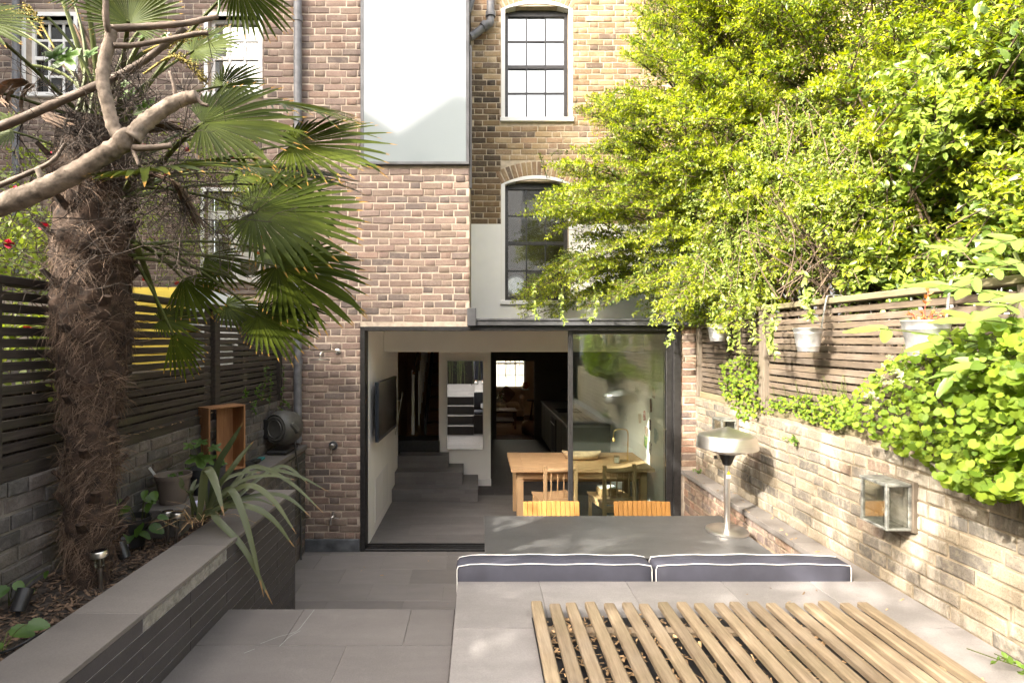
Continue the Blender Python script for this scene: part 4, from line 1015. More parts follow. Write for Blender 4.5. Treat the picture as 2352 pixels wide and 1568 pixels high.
def fence(root, X, panels, zb, zt, nslat, mat, capmat, postmat, posts, side, slat_h=.040, th=.022):
    zs0 = zb+.07; pitch = (zt-.055-zs0)/nslat
    for (y0, y1) in panels:
        for k in range(nslat):
            z = zs0+pitch*k+random.gauss(0,.0012); tl = random.gauss(0,.0012)
            o = MB().box(-th/2, th/2, 0, y1-y0-.002, 0, slat_h, .003).build('slat', mat, root)
            o.matrix_basis = Matrix.Translation((X+random.gauss(0,.0015), y0+.001, z)) @ Matrix.Rotation(tl,4,'X') @ Matrix.Rotation(random.gauss(0,.03),4,'Y')
            setpar(o, root)
        MB().box(X-.03, X+.03, y0+.001, y1-.001, zb+.001, zb+.062, .004).build('bottom_rail', capmat, root)
        ym = (y0+y1)/2
        MB().box(X+side*.013, X+side*.05, ym-.022, ym+.022, zb+.064, zt-.046, .003).build('batten', mat, root)
    for (yp, w) in posts: MB().box(X-.045, X+.045, yp-w/2, yp+w/2, zb+.002, zt-.041, .004).build('post', postmat, root)
    MB().box(X-.05, X+.05, panels[0][0], panels[-1][1], zt-.04, zt, .005).build('top_rail', capmat, root)
rf = thing('slatted_fence', 'brown slatted fence on the sunlit brick wall', 'fence', (XW,4,1.66), world=True)
fence(rf, XW+.035, [(.2,2.24),(2.36,4.44),(4.54,5.78)], 1.66, 2.54, 15, M['fence_r'], M['cap_r'], M['post_r'], [(2.30,.12),(4.49,.09),(5.81,.055)], 1)
lf = thing('slatted_fence', 'dark slatted fence behind the palm trunk', 'fence', (XLW,4,1.63), world=True)
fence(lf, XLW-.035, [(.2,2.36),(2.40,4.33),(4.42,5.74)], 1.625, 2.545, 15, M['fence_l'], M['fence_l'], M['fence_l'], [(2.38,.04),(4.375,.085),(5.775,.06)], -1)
# ================================================================ left boundary wall and planter
lw2 = thing('garden_wall', 'dark sooty brick wall behind the planting bed', 'wall', (XLW,4,0), world=True)
lb = backing('wall_core', XLW, (1,0,0), -1.0, YF-.001, 0, 1.625, [], M['mortar_dark'], lw2, .2)
brickwork(lb, XLW, (1,0,0), .2, YF-.001, 1.02, 1.625, [], M['brick_dark'], 300, course=.0765, L=.222, joint=.012, bond='garden', proud=.008, rough=2.0)
pw = thing('planter_wall', 'charcoal strip tiled planter wall with broad grey coping', 'wall', (XP,2,0), world=True)
MB().box(-1.60, XP-.003, -1.0, 3.985, 0, 1.143).build('planter_core', M['grout_white'], pw)
NS = 16; sh_ = .058
zt = 1.146
jy = [[2.187,2.914],[1.83,2.55,3.28,3.9]]
for r in range(19):
    z1 = zt-sh_*r; z0 = z1-sh_
    js = [-.2, .01+.36*(r%2), .733+.36*(r%2), 1.46+.36*(r%2), 2.187+.36*(r%2), 2.914+.36*(r%2)-(.0), 3.641+(.3 if r%2 else 0), 3.998]
    for i in range(len(js)-1):
        if js[i+1]-js[i] < .04 or (z1 < ZD-.05 and js[i+1] < 2.8): continue
        if r == 0 and abs(js[i]-2.187) < .01: continue            # the missing strip
        MB().box(XP-.006, XP, js[i]+.0016, js[i+1]-.0016, z0+.0018, z1-.0018, .001).build('strip_tile', M['tile_dark'], pw)
for r in range(19):
    z1 = zt-sh_*r
    MB().box(-1.84, XP-.0105, 3.9875, 3.997, z1-sh_+.0013, z1-.0013, .001).build('strip_tile', M['tile_dark'], pw)
# rough mortar bed where the strip has fallen off
me = MB(); n = 60; rr = random.Random(3)
v=[];f=[]
for i in range(n+1):
    yy = 2.19+.722*i/n
    for k in range(5):
        zz = zt-.002-sh_*.95*k/4; v.append((XP-.0025+rr.uniform(-.0004,.003), yy+rr.uniform(-.004,.004), zz))
for i in range(n):
    for k in range(4): f.append((i*5+k, i*5+k+1, (i+1)*5+k+1, (i+1)*5+k))
me.add(v,[q[::-1] for q in f]); me.build('exposed_mortar', plain('crumbling_mortar', (.235,.222,.198), .95, var=.2, scale=30, bump=1, bscale=90), pw)
cj = [-.72,.01,.733,1.46,2.187,2.914,3.641,4.0]
for i in range(len(cj)-1): MB().box(-1.630, XP+.002, cj[i]+.0008, cj[i+1]-.0008, 1.147, 1.167+random.uniform(-.0005,.0005), .0015).build('coping', M['cap'], pw)
# narrow brick section near the house
fb = thing('planter_wall', 'narrow brick planter wall with thin coping beside the shower', 'wall', (-1.9,5,0), world=True)
fbb = backing('wall_core', -1.857, (1,0,0), 4.001, YF-.035, 0, 1.105, [], M['mortar_dark'], fb, .14)
brickwork(fbb, -1.857, (1,0,0), 4.002, YF-.036, .01, 1.105, [], M['brick_dark'], 150, course=.0755, rough=1.4)
MB().box(-2.02, -1.832, 4.003, 5.0, 1.106, 1.147, .002).build('coping', M['cap'], fb); MB().box(-2.095, -1.832, 5.003, YF-.036, 1.106, 1.147, .002).build('coping', M['cap'], fb)
# soil
def hgt(x, y): return 1.085+.018*math.sin(x*9+y*3)+.014*math.sin(y*7.3)+.02*math.exp(-((x+1.94)**2+(y-2.65)**2)/.06)
nx, ny = 16, 120; v=[];f=[]
for j in range(ny+1):
    for i in range(nx+1):
        y = -.9+6.7*j/ny; x0, x1 = (-2.098, -1.602) if y < 4.0 else (-2.098, -1.99)
        x = x0+(x1-x0)*i/nx; v.append((x, y, hgt(x,y)+random.uniform(-.006,.006)))
for j in range(ny):
    for i in range(nx): f.append((j*(nx+1)+i, j*(nx+1)+i+1, (j+1)*(nx+1)+i+1, (j+1)*(nx+1)+i))
m = MB(); m.add(v,f); so = m.build('planting_bed', M['soil'], smooth=True); tag(so, kind='structure')
def scatter_chips(name, mat, pts, smin, smax, label, cat, thick=.25, flat=.5):
    V_, Q_, A_ = [], [], []
    base = np.array([(-1,-.35,-.3),(1,-.25,-.3),(1,.3,-.3),(-1,.35,-.3),(-.9,-.3,.3),(.95,-.2,.3),(.9,.25,.3),(-.95,.3,.3)])
    fq = np.array([(0,3,2,1),(4,5,6,7),(0,1,5,4),(1,2,6,5),(2,3,7,6),(3,0,4,7)])
    for i, p in enumerate(pts):
        s = random.uniform(smin, smax); a = random.uniform(0,6.28)
        Rm = np.array((Matrix.Rotation(a,3,'Z') @ Matrix.Rotation(random.gauss(0,flat),3,'X') @ Matrix.Rotation(random.gauss(0,flat*.7),3,'Y')))
        co = base*np.array((s, s*random.uniform(.5,1.3), s*thick)); V_.append(co @ Rm.T + np.array(p)); Q_.append(fq+8*i); A_ += [random.random()]*8
    o = link(name, npmesh(name, np.concatenate(V_), np.concatenate(Q_), atts={'rnd': A_}), mat); tag(o, label, cat, kind='stuff'); return o
pts = []
for i in range(3600):
    x = random.uniform(-2.07,-1.62); y = random.uniform(.9,4.0); pts.append((x,y,hgt(x,y)+.006))
scatter_chips('bark_mulch', M['mulch'], pts, .006, .024, 'bark chips and dead leaves strewn over the bed', 'mulch')
# leaf litter between the slats, on ledge and terrace
pts = []
for i in range(1500):
    k = random.randrange(18); x = SX0+SP*k+SW+random.uniform(.003,.03); y = random.uniform(1.2,2.72); pts.append((x,y,ZP+.008+random.uniform(0,.02)))
for i in range(26): pts.append((random.uniform(2.17,2.32), random.uniform(3.3,5.7), ZP+.003))
for i in range(34): pts.append((random.uniform(.3,2.3), random.uniform(2.0,3.1), ZP+.003))
for i in range(10): pts.append((random.uniform(-1.3,.3), random.uniform(4.4,5.7), .004))
for i in range(90): pts.append((XLW+.0+random.uniform(-.03,.03), random.uniform(2.5,5.6), 1.69))
scatter_chips('leaf_litter', M['litter'], pts, .007, .02, 'dry fallen leaves caught between the slats', 'leaves', .08, .35)

# pale scrape marks on the deck
for pts_ in ([(598,1478),(640,1462),(680,1450),(700,1428),(722,1400)],[(642,1484),(665,1462),(690,1448)],[(560,1500),(585,1490)]):
    ln = [P(px,py,(CZ-ZD)*F/(py-CY)) for px,py in pts_]; ln = [Vector((p.x,min(p.y,YD-.01),ZD+.0018)) for p in ln]
    MB().tube(smoothline(ln,5), .0014, 4, flat=.15, up=(0,0,1)).build('scrape_mark', M['bluegrey'], deck)
# ================================================================ lanterns on the right wall
def lantern(Yc, z0, label):
    c = thing('wall_lantern', label, 'lantern', (XW-.008, Yc, z0), 0, 'box lanterns on the garden wall')
    w, d, h = .20, .135, .25
    MB().box(-.020, .012, -w/2-.012, w/2+.012, -.01, h+.01, .002).build('backboard', M['post_r'], c)
    MB().box(-.0235, -.0202, -w/2+.004, w/2-.004, .004, h-.004).build('back_plate', M['galv'], c)  # pale plate added to lighten the lantern's dark inside
    for sy in (-1,1):
        for x in (-d-.02, -.036): MB().box(x, x+.016, sy*w/2-(.016 if sy>0 else 0), sy*w/2+(0 if sy>0 else .016), 0.013, h-.017, .002).build('corner_bar', M['lantern'], c)
    MB().box(-d-.022, -.0238, -w/2-.002, w/2+.002, 0, .0125, .002).build('base', M['lantern'], c)
    MB().box(-d-.024, -.0238, -w/2-.005, w/2+.005, h-.0165, h, .003).build('lid', M['lantern'], c)
    MB().box(-d-.014, -d-.011, -w/2+.017, w/2-.017, .014, h-.018).build('pane', M['glass_lamp'], c)
    for sy in (-1,1): MB().box(-d-.0035, -.0365, sy*(w/2-.008)-.0015, sy*(w/2-.008)+.0015, .014, h-.018).build('pane', M['glass_lamp'], c)
    bb = MB().lathe([(.014,.013),(.014,.06),(.010,.065)], 12, c=(-.085,0,0)).build('lamp_holder', M['blackplastic'], c, auto=40)
    MB().lathe([(.010,.066),(.022,.10),(.027,.13),(.02,.155),(.0,.165)], 16, c=(-.085,0,0)).build('bulb', M['glass_lamp'], c, auto=60)
    for k in range(4): MB().tube([(-.085+.006*math.cos(k*1.57),.006*math.sin(k*1.57),.085),(-.085+.007*math.cos(k*1.57),.007*math.sin(k*1.57),.135)], .0012, 4).build('filament', M['brass'], c)
    return c
lantern(3.005, 1.245, 'weathered glazed wall lantern low among the ivy')
lantern(4.98, 1.30, 'small wall lantern half hidden behind the heater head')
# ================================================================ hanging zinc buckets
def bucket(Yc, zt_, s, label, tilt=0):
    c = thing('hanging_bucket', label, 'bucket', (XW-.155, Yc, zt_), tilt, 'zinc buckets hooked on the fence')
    r1, r0, h = .088*s, .062*s, .15*s
    MB().lathe([(0,-h),(r0,-h),(r0+.2*(r1-r0),-h*.8),(r0+.22*(r1-r0)+.002,-h*.78),(r0+.25*(r1-r0),-h*.75),(r0+.75*(r1-r0),-h*.25),(r0+.78*(r1-r0)+.002,-h*.22),(r0+.8*(r1-r0),-h*.2),(r1,-.004),(r1+.004,0),(r1,.004),(r1-.004,0),(r0,-h*.9),(0,-h*.9)], 28).build('pail', M['galv'], c, auto=45)
    MB().lathe([(0,-.03),(r1-.012,-.03)], 20, cap=False).build('soil', M['soil'], c)
    hk = MB(); zz = 2.545-zt_
    hk.tube([(r1-.002,0,-.02),(r1+.003,0,.03),(.118,0,zz-.02),(.125,0,zz+.008),(.16,0,zz+.012),(.225,0,zz+.010),(.24,0,zz-.03)], .008, 6, flat=.35, up=(1,0,0)); hk.build('hook', M['galv'], c, auto=50)
    return c
bk1 = bucket(4.98, 2.40, 1.0, 'small zinc bucket hanging furthest along the fence by the door')
bk2 = bucket(3.61, 2.335, 1.0, 'zinc bucket hanging alone at the middle of the fence')
bk3 = bucket(2.66, 2.35, 1.12, 'zinc bucket with rusty plants hanging nearest')
# ================================================================ hose reel
hrl = thing('hose_reel', 'round dark hose reel on the planter end by the house', 'hose reel', (-1.93,5.5,1.15), world=True)
ctr = Vector((-1.925,5.38,1.40)); axd = Vector((-.42,-.90,.03)).normalized()
Mx = Matrix.Translation(ctr) @ rot_to(axd, (0,0,1)) @ Matrix.Scale(1.22,4)
MB().lathe([(.0,-.13),(.09,-.125),(.125,-.09),(.138,-.03),(.140,.03),(.128,.075),(.112,.092),(.105,.085),(.0,.085)], 36, M=Mx).build('drum', M['reel'], hrl, auto=40)
MB().lathe([(.0,.086),(.10,.086),(.10,.094),(.092,.098),(.082,.094),(.0,.094)], 36, M=Mx).build('side_plate', M['reel'], hrl, auto=40)
MB().lathe([(.066,.0945),(.07,.099),(.074,.0945)], 36, M=Mx, cap=False).build('ring', M['reel'], hrl, auto=40)
MB().box(-.06,.06,-.09,.09,-.01,.035,.012,M=Matrix.Translation(ctr+Vector((.115,-.03,.03))) @ Matrix.Rotation(R(60),4,'Y') @ Matrix.Rotation(R(25),4,'Z')).build('hose_port', M['reel'], hrl)
MB().box(-.03,.03,-.05,.05,-.10,.09,.006,M=Matrix.Translation((-2.07,5.36,1.40))).build('wall_bracket', M['blackplastic'], hrl)
MB().box(-2.06,-1.99,5.36,5.42,1.37,1.43,.006).build('hinge_arm', M['blackplastic'], hrl)
MB().box(-2.06,-1.86,5.28,5.62,1.149,1.19,.012).build('foot', M['blackplastic'], hrl)
MB().tube(smoothline([(-1.86,5.40,1.42),(-1.835,5.37,1.38),(-1.822,5.42,1.2),(-1.825,5.55,.8),(-1.83,5.62,.3),(-1.83,5.62,.006)],6), .0085, 8).build('hose', M['hose'], hrl, auto=50)
# raised letters on the drum face
tc = bpy.data.curves.new('reel_text','FONT'); tc.body = 'GEB'; tc.size = .05; tc.extrude = .0025; tc.align_x = 'CENTER'; tc.align_y = 'CENTER'
to = bpy.data.objects.new('lt', tc); col.objects.link(to); dg = bpy.context.evaluated_depsgraph_get(); dg.update()
tme = bpy.data.meshes.new_from_object(to.evaluated_get(dg)); bpy.data.objects.remove(to)
xx = Vector((1,0,0)) - axd*axd.x; xx.normalize(); zz = axd; yy_ = zz.cross(xx)
Mt = Matrix((xx,yy_,zz)).transposed().to_4x4(); Mt.translation = ctr+axd*.0955
tme.transform(Mt); tme.materials.clear(); link('raised_lettering', tme, M['reel'], hrl)
bits = thing('tool_pile', 'black tool scraps piled between coping and wall below the reel', 'tools', (-2.0,4.9,1.12), world=True)
for (x,y,z,s) in ((-2.05,4.85,1.15,.05),(-2.03,4.97,1.16,.04)): MB().box(x-s,x+s*.8,y-s*1.3,y+s,z-s*.5,z+s*.5,.008).build('black_case', M['blackplastic'], bits)
MB().tube([(-2.07,4.75,1.16),(-1.98,4.95,1.18)], .01, 8).build('handle', M['blackplastic'], bits); MB().box(-2.06,-2.0,5.04,5.12,1.15,1.17,.005).build('teal_scrap', plain('teal_plastic',(.04,.22,.22),.5), bits)
# ================================================================ wooden crate standing against the wall
cr = thing('wooden_crate', 'open wooden crate standing on end against the dark wall', 'crate', (-1.985,4.22,1.255), R(56))
h, w, d, b = .50, .30, .155, .014
MB().box(-w/2, -w/2+b, -d/2, d/2, 0, h-b, .002).build('side_board', M['crate'], cr); MB().box(w/2-b, w/2, -d/2, d/2, 0, h-b, .002).build('side_board', M['crate'], cr)
MB().box(-w/2, w/2, -d/2, d/2, h-b+.0005, h, .002).build('top_board', M['crate'], cr); MB().box(-w/2+b+.0005, w/2-b-.0005, -d/2, d/2, 0.002, b, .002).build('bottom_board', M['crate'], cr)
MB().box(w/2-.15, w/2-b-.0005, d/2-.008, d/2, b+.0005, h-b-.0005, .001).build('back_board', M['crate'], cr)
# ================================================================ pots, solar lights, bulbs, spotlights
def pot(p, r, h, mat, label, name='plant_pot'):
    c = thing(name, label, 'pot', p)
    MB().lathe([(r*.72,0),(r*.95,h*.84),(r*1.04,h*.85),(r*1.06,h),(r*.98,h),(r*.93,h*.86),(r*.9,h*.8)], 28, cap=False).build('pot_body', mat, c, auto=40)
    MB().lathe([(0,h*.8),(r*.9,h*.8)], 20, cap=False).build('soil', M['soil'], c); return c
o = MB().box(-2.06,-1.80,3.30,3.60,1.06,1.236,.006).build('stone_block', M['cap']); tag(o, 'grey stone block under the taupe pot', 'block')
o = MB().box(-2.09,-1.90,4.05,4.45,1.06,1.252,.006).build('black_trough', M['blackplastic']); tag(o, 'black trough under the wooden crate', 'trough')
p1 = pot((-1.93,3.45,1.238), .102, .18, M['pot_brown'], 'taupe plastic pot with white plant label beside the strap leaves')
lb_ = MB().box(-.008,.008,-.0008,.0008,0,.15,0,M=Matrix.Translation((-.06,.0,.10)) @ Matrix.Rotation(R(-38),4,'Y')).build('plant_label', M['label'], p1)
p2 = pot((-1.87,3.76,1.09), .11, .30, M['pot_dark'], 'large dark grey pot holding a lobed leafy plant')
p3 = pot((-1.99,3.12,1.09), .10, .16, M['blackplastic'], 'black nursery pot in the shade behind the taupe pot')
def solar(p, s, label, lean=0):
    c = thing('solar_light', label, 'garden light', p, 0, 'steel solar stake lights in the bed'); c.rotation_euler = (0, lean, 0); c.scale = (s,s,s)
    MB().tube([(0,0,-.02),(0,0,.10)], .0085, 10).build('stake', M['steel'], c, auto=40)
    MB().lathe([(.013,.10),(.020,.108),(.023,.15),(.021,.15),(.018,.11)], 18, cap=False).build('clear_tube', M['glass_lamp'], c, auto=50)
    MB().lathe([(.006,.105),(.006,.14)], 8).build('diode', M['steel'], c)
    MB().lathe([(.024,.150),(.036,.152),(.037,.176),(.034,.181)], 28).build('cap', M['steel'], c, auto=40)
    MB().lathe([(0,.1815),(.032,.1815)], 24, cap=False).build('solar_cell', M['screen'], c)
    return c
def sp_(px,py): return P(px,py,(CZ-1.088)*F/(py-CY))
solar(sp_(232,1352), 1.0, 'steel solar light nearest, at the coping edge', R(-3)); solar(sp_(404,1247), 1.0, 'steel solar light standing clear beside the strap leaves', R(3)); solar(sp_(385,1240), .95, 'steel solar light mostly hidden behind its twin')
def globe(p, label):
    c = thing('globe_light', label, 'bulb', p, 0, 'pale globe bulbs of a string light in the bed')
    MB().lathe([(0,0),(.02,.006),(.028,.026),(.024,.046),(.012,.06)], 18).build('bulb', M['bulb'], c, auto=60)
    MB().lathe([(.012,.058),(.012,.09)], 12).build('socket', M['blackplastic'], c, auto=40); return c
g1 = globe(sp_(281,1266)+Vector((0,0,.01)), 'pale lavender globe bulb lying on the mulch in front of the palm'); g1.rotation_euler = (R(25),R(20),0)
g2 = globe(sp_(118,1300)+Vector((.05,0,.01)), 'pale lavender globe bulb in the dark left of the palm foot'); g2.rotation_euler = (R(100),0,0)
g3 = globe(P(455,1148,3.35), 'pale lavender globe bulb among the strap leaf bases'); g3.rotation_euler = (R(160),0,0)
o = MB().tube(smoothline([sp_(283,1260),P(278,1215,3.0),P(272,1150,2.9),P(264,1100,2.85)],6), .0025, 5).build('light_cable', M['blackplastic']); tag(o, 'thin black string light cable rising to the palm', 'cable')
o = MB().tube(smoothline([(-2.05,2.0,1.12),(-1.85,1.95,1.13),(-1.72,1.98,1.13),(-1.66,2.05,1.15),(-1.68,2.2,1.12)],6), .005, 6).build('light_cable', M['blackplastic']); tag(o, 'black cable looping over the mulch by the coping', 'cable')
def spot(p, rz, label):
    c = thing('spotlight', label, 'garden light', p, rz)
    MB().lathe([(.0,0),(.028,0),(.031,.09),(.026,.09),(.024,.08),(0,.08)], 18, M=Matrix.Rotation(R(-30),4,'X')).build('can', M['blackplastic'], c, auto=40)
    MB().tube([(0,0,.02),(0,.01,-.08)], .008, 8).build('spike', M['blackplastic'], c); return c
spot(sp_(40,1420)+Vector((0,0,.03)), 0, 'black garden spotlight at the left edge of the mulch'); spot(sp_(288,1282)+Vector((0,0,.0)), R(70), 'black spotlight under the pale globe bulb')
# ================================================================ photographer and tripod, seen only in the mirror
ph = thing('person', 'person in white shirt and dark trousers standing behind a tripod', 'person', (.0,-.55,ZP), world=True)
def skinbody(name, chains, mat, parent, sub=2):
    vs_, es_, rad = [], [], []; root = 0
    idx = {}
    for ch in chains:
        prev = None
        for (key, p, r) in ch:
            if key not in idx: idx[key] = len(vs_); vs_.append(p); rad.append(r)
            if prev is not None: es_.append((prev, idx[key]))
            prev = idx[key]
    me = bpy.data.meshes.new(name); me.from_pydata(vs_, es_, []); o = bpy.data.objects.new(name, me); col.objects.link(o)
    sk = o.modifiers.new('skin','SKIN'); ly = me.skin_vertices[0].data
    for i, r in enumerate(rad): ly[i].radius = (r, r)
    ly[0].use_root = True
    sb_ = o.modifiers.new('sub','SUBSURF'); sb_.levels = sub; sb_.render_levels = sub
    dg = bpy.context.evaluated_depsgraph_get(); dg.update(); m2 = bpy.data.meshes.new_from_object(o.evaluated_get(dg)); bpy.data.objects.remove(o)
    m2.polygons.foreach_set('use_smooth', [True]*len(m2.polygons)); m2.materials.clear()
    return link(name, m2, mat, parent)
z = ZP; X0, Y0 = .02, -.55
M['skin'] = plain('skin', (.48,.30,.21), .6, var=.05); M['trouser'] = plain('dark_blue_trousers', (.018,.02,.035), .85, var=.1); M['shirt'] = plain('white_shirt', (.68,.66,.60), .85, var=.05)
body = [[('pel',(X0,Y0,z+.93),.13),('wa',(X0,Y0,z+1.08),.125),('ch',(X0,Y0+.01,z+1.30),.15),('nk',(X0,Y0+.02,z+1.47),.06),('hd0',(X0,Y0+.04,z+1.56),.075),('hd1',(X0,Y0+.04,z+1.68),.085),('hd2',(X0,Y0+.03,z+1.75),.05)]]
for s,k in ((-1,'l'),(1,'r')):
    body.append([('pel',(X0,Y0,z+.93),.13),(k+'h',(X0+s*.10,Y0,z+.86),.085),(k+'k',(X0+s*.11,Y0+.02,z+.48),.06),(k+'a',(X0+s*.11,Y0-.01,z+.09),.042),(k+'t',(X0+s*.12,Y0+.15,z+.04),.035)])
    body.append([('ch',(X0,Y0+.01,z+1.30),.15),(k+'s',(X0+s*.19,Y0,z+1.38),.06),(k+'e',(X0+s*.25,Y0+.10,z+1.12),.045),(k+'w',(X0+s*.13,Y0+.32,z+1.18),.03),(k+'p',(X0+s*.09,Y0+.38,z+1.21),.028)])
    for q in range(4): body.append([(k+'p',(0,0,0),.02),(k+'f%d'%q,(X0+s*(.075-.012*q),Y0+.44,z+1.225-.015*q),.009),(k+'g%d'%q,(X0+s*(.05-.01*q),Y0+.45,z+1.205-.015*q),.008)])
    body.append([(k+'p',(0,0,0),.02),(k+'th',(X0+s*.10,Y0+.40,z+1.245),.010),(k+'t2',(X0+s*.075,Y0+.43,z+1.25),.009)])
skinbody('body', body, M['skin'], ph)
tr = [[('pel',(X0,Y0,z+.94),.145),('wa',(X0,Y0,z+1.02),.14)]]
for s,k in ((-1,'l'),(1,'r')): tr.append([('pel',(0,0,0),1),(k+'h',(X0+s*.10,Y0,z+.84),.105),(k+'k',(X0+s*.11,Y0+.02,z+.48),.08),(k+'a',(X0+s*.11,Y0-.01,z+.10),.065)])
skinbody('trousers', tr, M['trouser'], ph)
shc = [[('b',(X0,Y0,z+.93),.165),('wa',(X0,Y0,z+1.10),.15),('ch',(X0,Y0+.01,z+1.30),.17),('nk',(X0,Y0+.02,z+1.44),.075)]]
for s,k in ((-1,'l'),(1,'r')): shc.append([('ch',(0,0,0),1),(k+'s',(X0+s*.19,Y0,z+1.38),.08),(k+'e',(X0+s*.25,Y0+.10,z+1.12),.06)])
skinbody('shirt', shc, M['shirt'], ph)
for s in (-1,1): MB().box(X0+s*.115-.045,X0+s*.115+.045,Y0-.07,Y0+.21,z+.0,z+.085,.03).build('shoe', M['label'], ph)
MB().lathe([(.098,-.03),(.105,.03),(.085,.09),(.04,.115),(0,.12)], 18, c=(X0,Y0+.01,z+1.68)).build('hair', M['stairwood'], ph, smooth=True)
tr_ = thing('tripod', 'black camera tripod standing in front of the person', 'tripod', (.02,-.16,ZP), world=True)
for a in (-100,20,140): MB().tube([(.02,-.16,ZP+1.12),(.02+.33*math.cos(R(a)),-.16+.30*math.sin(R(a)),ZP)], [.016,.011], 8).build('leg', M['blackplastic'], tr_)
MB().tube([(.02,-.16,ZP+1.05),(.02,-.16,ZP+1.22)], .016, 8).build('column', M['blackplastic'], tr_)
MB().box(-.04,.08,-.21,-.12,ZP+1.2205,ZP+1.30,.008).build('camera_body', M['blackplastic'], tr_)
# ================================================================ neighbour on the left
nh = thing('terraced_house', 'neighbouring brick house with white windows behind the palm', 'house', (-5,YR,0), world=True)
nz = lambda py: CZ+(CY-py)*SR
nw1 = (xR(478), xR(600)-.03, nz(215), nz(38)); nw2 = (xR(470), xR(598)-.03, nz(640), nz(440)); nw3 = (xR(150), xR(275), nz(640), nz(430)); nw4 = (xR(60), xR(170), nz(215), nz(38))
nhol = [nw1, nw2, nw3, nw4]
nb_ = backing('rear_wall', YR, (0,-1,0), -9.0, -2.311, .5, 7.2, nhol, M['mortar_ext'], nh, .25)
brickwork(nb_, YR, (0,-1,0), -7.4, -2.311, 2.5, 7.2, [(a-.05,b+.05,c-.06,d+.05) for (a,b,c,d) in nhol], M['brick_ext'], 300)
for i, w_ in enumerate(nhol):
    wo = sash(nh, w_, YR, M['offwhite'], M['glass'] if i != 0 else M['glass_sash'], cols=3 if i in (0,3) else 2, rows=4, arch=0, border=M['offwhite'], bars=.03 if i in (0,3) else .12)
    if i in (0,3): MB().box(w_[0]-.04, w_[1]+.04, YR+.19, YR+.2, w_[2]-.02, w_[3]+.05).build('blind', M['worktop'], wo)
    else: MB().box(w_[0]-.3, w_[1]+.3, YR+.9, YR+.95, w_[2]-.3, w_[3]+.3).build('room_wall', M['olive_wall'], wo)
wg = backing('wing_wall', .75, (0,-1,0), -8.6, -6.36, .5, 13.6, [], M['mortar_ext'], nh, .2)  # unseen wing added to keep direct sun off the house front
MB().box(-6.56,-6.36,.951,YR-.001,.5,13.6).build('wing_wall', M['render'], nh); MB().box(-8.6,-8.4,.951,YR-.001,.5,13.6).build('wing_wall', M['brick_rear'], nh); MB().box(-8.6,-6.36,.751,YR,13.601,13.7).build('wing_roof', M['zinc'], nh)  # white inner side of the added wing bounces light back
MB().tube([(-5.95,YR-.07,2),(-5.95,YR-.07,7.2)], .04, 10).build('downpipe', M['pipe'], nh)
MB().tube([(-3.30,YR-.35,2.6),(-3.30,YR-.35,2.95)], .05, 10).build('waste_pipe', M['pipe'], nh)
MB().box(-9,-2.32,YR-.9,YR-.001,.0,2.78).build('terrace_base', M['mortar_ext'], nh)
MB().box(-9,-2.32,YR-.93,YR-.002,2.781,2.82,.004).build('terrace_edge', M['terracotta'] if False else M['pot_brown'], nh)
MB().box(-9.0,-2.312,YR+.251,FY,7.0,7.1).build('roof', M['zinc'], nh)
ng = MB().box(-14,-2.31,-6,YR-.95,.5,2.0).build('neighbour_garden', M['soil']); tag(ng, kind='structure')
ngr = MB().box(2.54,14,-6,YF+.3,.5,1.78).build('neighbour_garden', M['ground']); tag(ngr, kind='structure')
yh = thing('playhouse', 'bright yellow playhouse with grey felt roof beyond the dark fence', 'playhouse', (-2.9,5.2,2.0), world=True)
MB().box(-3.62,-2.62,4.75,5.35,1.99,2.72).build('wall', M['yellow'], yh)
for k in range(5): MB().box(-3.625,-2.615,4.738,4.749,2.001+.14*k,2.001+.14*k+.134,.003).build('board', M['yellow'], yh)
m = MB(); m.prism([(-2.66,2.75),(-2.16,2.55),(-2.16,2.20),(-2.66,2.40)], 4.9, 5.75); m.build('roof_flap', M['bluegrey'], yh)
MB().box(-2.60,-2.25,5.0,5.6,2.0,2.3).build('grey_panel', M['bluegrey'], yh)
# the terrace of houses across the gardens, behind the viewer
ob = thing('terraced_house', 'brick terrace with valley roofs across the gardens', 'house', (0,-15,0), world=True)
pts_ = []; x = -21
prof = [(-21,14.2)]
for k in range(7):
    x0 = -21+6*k; prof += [(x0+.2,14.6),(x0+3.0,12.7),(x0+5.8,14.6)]
prof += [(21,14.2)]
m = MB(); m.prism([(-21,0),(21,0)] + [(p[0]+1.9,p[1]) for p in prof[::-1]], -17, -16); m.build('wall', M['render'], ob)
wm = MB().box(-.5,.5,-.02,.02,-.85,.85).mesh('window'); wm.materials.append(M['glass_sash']); wfm = MB().box(-.58,.58,-.012,.012,-.93,.93).mesh('frame'); wfm.materials.append(M['offwhite'])
for i in range(-6,7):
    for z in (2.2,5.2,8.2,10.8):
        o = bpy.data.objects.new('window', wfm); col.objects.link(o); o.location = (i*3.0,-15.99,z); setpar(o, ob)
        q = bpy.data.objects.new('pane', wm); col.objects.link(q); q.parent = o; q.location = (0,.012,0)
